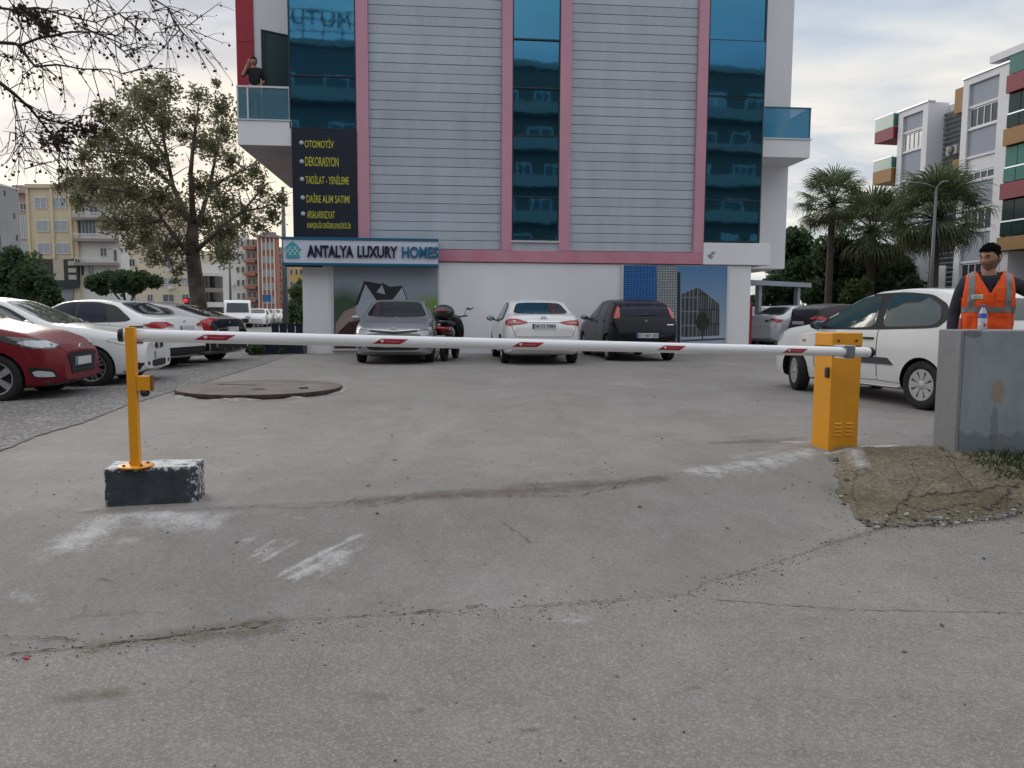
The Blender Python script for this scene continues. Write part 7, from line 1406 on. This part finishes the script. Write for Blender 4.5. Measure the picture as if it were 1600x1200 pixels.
    for s in (1, -1): q = 'LR'[s < 0]; fv, ff = chain([J['an' + q] + Vector((0, .05, -.055)), J['an' + q] + Vector((0, -.06, -.055)), J['an' + q] + Vector((0, -.17, -.065))], [.05, .052, .038], 2); MB().add(fv, ff, 0, True).build('shoe', m_shoe, P_)
    if vest:
        zs = [.985, 1.05, 1.12, 1.20, 1.27, 1.33, 1.38, 1.42, 1.455, 1.49, 1.535]; RX = [.198, .196, .194, .198, .206, .212, .214, .212, .206, .192, .120]; RY = [.142, .142, .140, .144, .148, .148, .144, .134, .118, .098, .075]; cy = [0, 0, .0, 0, 0, .004, .006, .010, .012, .014, .016]
        def pt_(a, z, off=0.):
            rx, ry, c_ = np.interp(z, zs, RX) + off, np.interp(z, zs, RY) + off, np.interp(z, zs, cy); s_, co = math.sin(a), math.cos(a); p = .78
            wav = .007 * math.sin(a * 7 + z * 9) * max(0, min(1, (1.32 - z) * 4)) + .010 * noise.noise(Vector((math.sin(a) * 3.2, math.cos(a) * 3.2, z * 11)))
            return Vector(((rx + wav) * math.copysign(abs(s_) ** p, s_), c_ - (ry + wav) * math.copysign(abs(co) ** p, co), z))
        def grid(keep, off, na=220, nzv=150, th=0):
            mbv = MB(); vs = []; zz_ = np.linspace(.985, 1.535, nzv); ids = {}
            def vid(i, j):
                i %= na
                if (i, j) not in ids: ids[i, j] = len(vs); vs.append(pt_(2 * PI * i / na, zz_[j], off))
                return ids[i, j]
            fs = []
            for j in range(nzv - 1):
                for i in range(na):
                    a = 2 * PI * (i + .5) / na; a = (a + PI) % (2 * PI) - PI; z = (zz_[j] + zz_[j + 1]) / 2; x = pt_(a, z).x
                    if keep(a, z, x): fs.append((vid(i, j), vid(i + 1, j), vid(i + 1, j + 1), vid(i, j + 1)))
            mbv.add(vs, fs, 0, True); return mbv
        fr = lambda a: abs(a) < PI / 2
        def kv(a, z, x):
            if z > 1.30 and abs(x) > .198 - max(0, z - 1.33) * .12 and abs(abs(a) - PI / 2) < .55: return False
            if fr(a) and abs(x) < (z - 1.325) * .50: return False
            if not fr(a) and abs(x) < (z - 1.49) * 2.2: return False
            if fr(a) and z < 1.02 and abs(x) < .05 * (1.02 - z) / .035: return False
            return True
        VO = grid(kv, .006).build('vest', m_vest, P_); so = VO.modifiers.new('t', 'SOLIDIFY'); so.thickness = .008; so.offset = -1
        grid(lambda a, z, x: kv(a, z, x) and 1.165 < z < 1.215, .0095).build('reflective_band', m_refl, P_)
        for s in (1, -1): grid(lambda a, z, x, s=s: kv(a, z, x) and .112 < s * x < .160 and z > 1.214, .0095).build('reflective_band', m_refl, P_)
        for s in (1, -1): grid(lambda a, z, x, s=s: fr(a) and .045 < s * x < .165 and (1.128 < z < 1.143), .014).build('pocket_flap', m_vest, P_)
        grid(lambda a, z, x: fr(a) and .035 < x < .108 and 1.27 < z < 1.355, .010).build('chest_pocket', m_vest, P_)
        grid(lambda a, z, x: fr(a) and -.135 < x < -.055 and 1.285 < z < 1.325, .014).build('badge', m_badgew, P_); grid(lambda a, z, x: fr(a) and -.118 < x < -.062 and 1.287 < z < 1.314, .0155).build('badge_print', m_badge, P_); grid(lambda a, z, x: fr(a) and abs(x) < .006 and 1.03 < z < 1.31, .010).build('zip', m_refl, P_)
        k = MB(); nk = J['neck']
        for s in (1, -1): k.add([nk + Vector(q) for q in ((s * .012, -.105, -.105), (s * .055, -.082, -.035), (s * .080, -.02, .018), (s * .068, .045, .032), (0, .068, .034), (0, .075, -.012), (s * .082, .05, -.016), (s * .105, -.02, -.035), (s * .095, -.09, -.075))], [(0, 1, 8), (1, 2, 7, 8), (2, 3, 6, 7), (3, 4, 5, 6)], 0, True)
        ko = k.build('collar', m_blkc, P_); so = ko.modifiers.new('t', 'SOLIDIFY'); so.thickness = .006
    return P_
def V(*a): return Vector(a)
JB = dict(pelvis=V(0, 0, .93), waist=V(0, .0, 1.10), chest=V(0, .0, 1.32), neck=V(0, .012, 1.50), head=V(0, -.02, 1.652), shL=V(.185, .01, 1.43), shR=V(-.185, .01, 1.43), knL=V(.10, -.02, .50), knR=V(-.10, -.02, .50), anL=V(.11, .02, .09), anR=V(-.11, .02, .09), elL=V(.25, .03, 1.14), wrL=V(.26, -.05, .89), elR=V(-.25, .03, 1.14), wrR=V(-.26, -.05, .89))
J1 = dict(JB); J1.update(elL=V(.43, .06, 1.29), wrL=V(.50, -.10, 1.13), hdL=V(.4, -.6, -.5).normalized(), elR=V(-.262, .02, 1.14), wrR=V(-.275, -.06, .88))
mp_ = at(1541, 500, 7.0)
hr = Matrix.Rotation(R(-38), 3, 'Z') @ Matrix.Rotation(R(10), 3, 'X')
person('attendant in an orange reflective vest standing behind the grey wall', (mp_.x, mp_.y, ZL), R(-24), J1, hr, True)
J2 = dict(JB); J2.update(elR=V(-.30, -.10, 1.22), wrR=V(-.15, -.16, 1.56), hdR=V(.25, .1, 1).normalized(), elL=V(.25, .03, 1.14), wrL=V(.18, -.20, 1.02))
bp_ = onp(399, 180, FO - FN * .45, FN); bz_ = (FO.z + zs1 + .037)
P2 = person('dark haired man in a black shirt phoning on the balcony above the services sign', (bp_.x, bp_.y, bz_), R(14), J2, Matrix.Rotation(R(-10), 3, 'Z'), False, mat('shirt_black', (.012, .012, .015), .85), .97)
# ---------------------------------------------------------------- scooter between the silver and white saloons
sp = at(703, 556, 18.6)
S_ = thing('motor_scooter', 'black and red scooter with a top box parked beside the silver saloon', 'scooter', (sp.x, sp.y, ZL), R(82))      # +x is forward, tail towards the viewer
for x in (.62, -.60): t = link('wheel', wheel_mesh(.26, .12, ('spoke', 5))[0], S_, (x, 0, .26)); link('rim', wheel_mesh(.26, .12, ('spoke', 5))[1], t)
def ell(nm, c, r, m, rot=None, sub=3): 
    mb = MB(); mb.ico((0, 0, 0), 1, sub, 0, r, (lambda p: rot @ p) if rot else None); return mb.build(nm, m, S_, c)
m_sbk = mat('scooter_black', (.010, .010, .012), .25, coat=.6); m_srd = mat('scooter_red', (.16, .006, .014), .25, coat=.6)
ell('rear_body', (-.42, 0, .66), (.46, .20, .20), m_sbk); ell('tail_panel', (-.72, 0, .74), (.20, .17, .10), m_srd); ell('seat', (-.20, 0, .86), (.46, .16, .085), m_blk); ell('front_shield', (.55, 0, .72), (.12, .24, .40), m_sbk, Matrix.Rotation(-.35, 3, 'Y')); ell('front_mudguard', (.64, 0, .46), (.26, .10, .11), m_sbk)
MB().box((-.3, -.16, .26), (.5, .16, .38)).build('footboard', m_blk, S_, bevel=.04); MB().tube([(.62, 0, .26), (.52, 0, .7), (.44, 0, 1.02)], .035, 8).build('fork', m_steel, S_); hb_ = MB().tube([(.36, -.36, 1.06), (.44, -.1, 1.03), (.44, .1, 1.03), (.36, .36, 1.06)], .018, 8).build('handlebar', m_blk, S_)
for s in (1, -1):
    mo = MB().tube([(.40, s * .26, 1.05), (.42, s * .33, 1.22)], .008, 6).ico((.42, s * .40, 1.25), 1, 2, 0, (.025, .095, .055)).build('mirror', m_blk, S_); MB().ico((.393, s * .40, 1.25), 1, 2, 0, (.006, .082, .045)).build('mirror_glass', mat('sky_mirror', (.7, .8, .88), .03, metal=.9), mo)
ell('top_box', (-.66, 0, 1.13), (.25, .26, .19), m_sbk); ell('top_box_lens', (-.82, 0, 1.17), (.10, .17, .055), m_srd); MB().box((-.85, -.14, .88), (-.4, .14, .93)).build('rack', m_blk, S_, bevel=.01); ell('tail_light', (-.87, 0, .77), (.06, .13, .045), m_tail)
for s in (1, -1): ell('indicator', (-.84, s * .19, .74), (.06, .05, .025), m_ind)
pl_ = MB().cb((-.95, 0, .54), (.012, .21, .15), rot=Matrix.Rotation(-.3, 3, 'Y')).build('licence_plate', m_plate, S_); MB().cb((-.78, 0, .50), (.30, .14, .03), rot=Matrix.Rotation(.6, 3, 'Y')).build('rear_mudguard', m_blk, S_); MB().tube([(-.1, -.2, .3), (-.5, -.22, .36), (-.88, -.22, .42)], [.04, .06, .065], 10).build('exhaust', m_steel, S_); MB().tube([(-.1, .15, .3), (-.15, .32, .02)], .015, 6).build('side_stand', m_blk, S_)
# ---------------------------------------------------------------- grass tufts at the foot of the grey wall
gm = MB(); rr = random.Random(4)
for k in range(1100):
    x = rr.uniform(3.6, 4.5); y = rr.uniform(5.75, 6.14); q_ = MBV.ray_cast(Vector((x, y, 3)), Vector((0, 0, -1)))[0]; z = (q_.z if q_ else float(hgt(x, y))) - .01; h_ = rr.uniform(.015, .085) * (.35 + .9 * min(1, (x - 3.6) * 2.2)); a = rr.uniform(0, 6.3); b = Vector((math.cos(a), math.sin(a), 0)) * .006; t = Vector((rr.uniform(-.05, .05), rr.uniform(-.05, .05), h_)); p = Vector((x, y, z)); gm.add([p - b, p + b, p + t * .6 + b * .7, p + t, p + t * .6 - b * .7], [(0, 1, 2, 3, 4)], rr.randrange(3))
g = gm.build('grass', L_MID, None, fix=False); g['kind'] = 'stuff'; g['label'] = 'tuft of green grass at the foot of the grey wall'
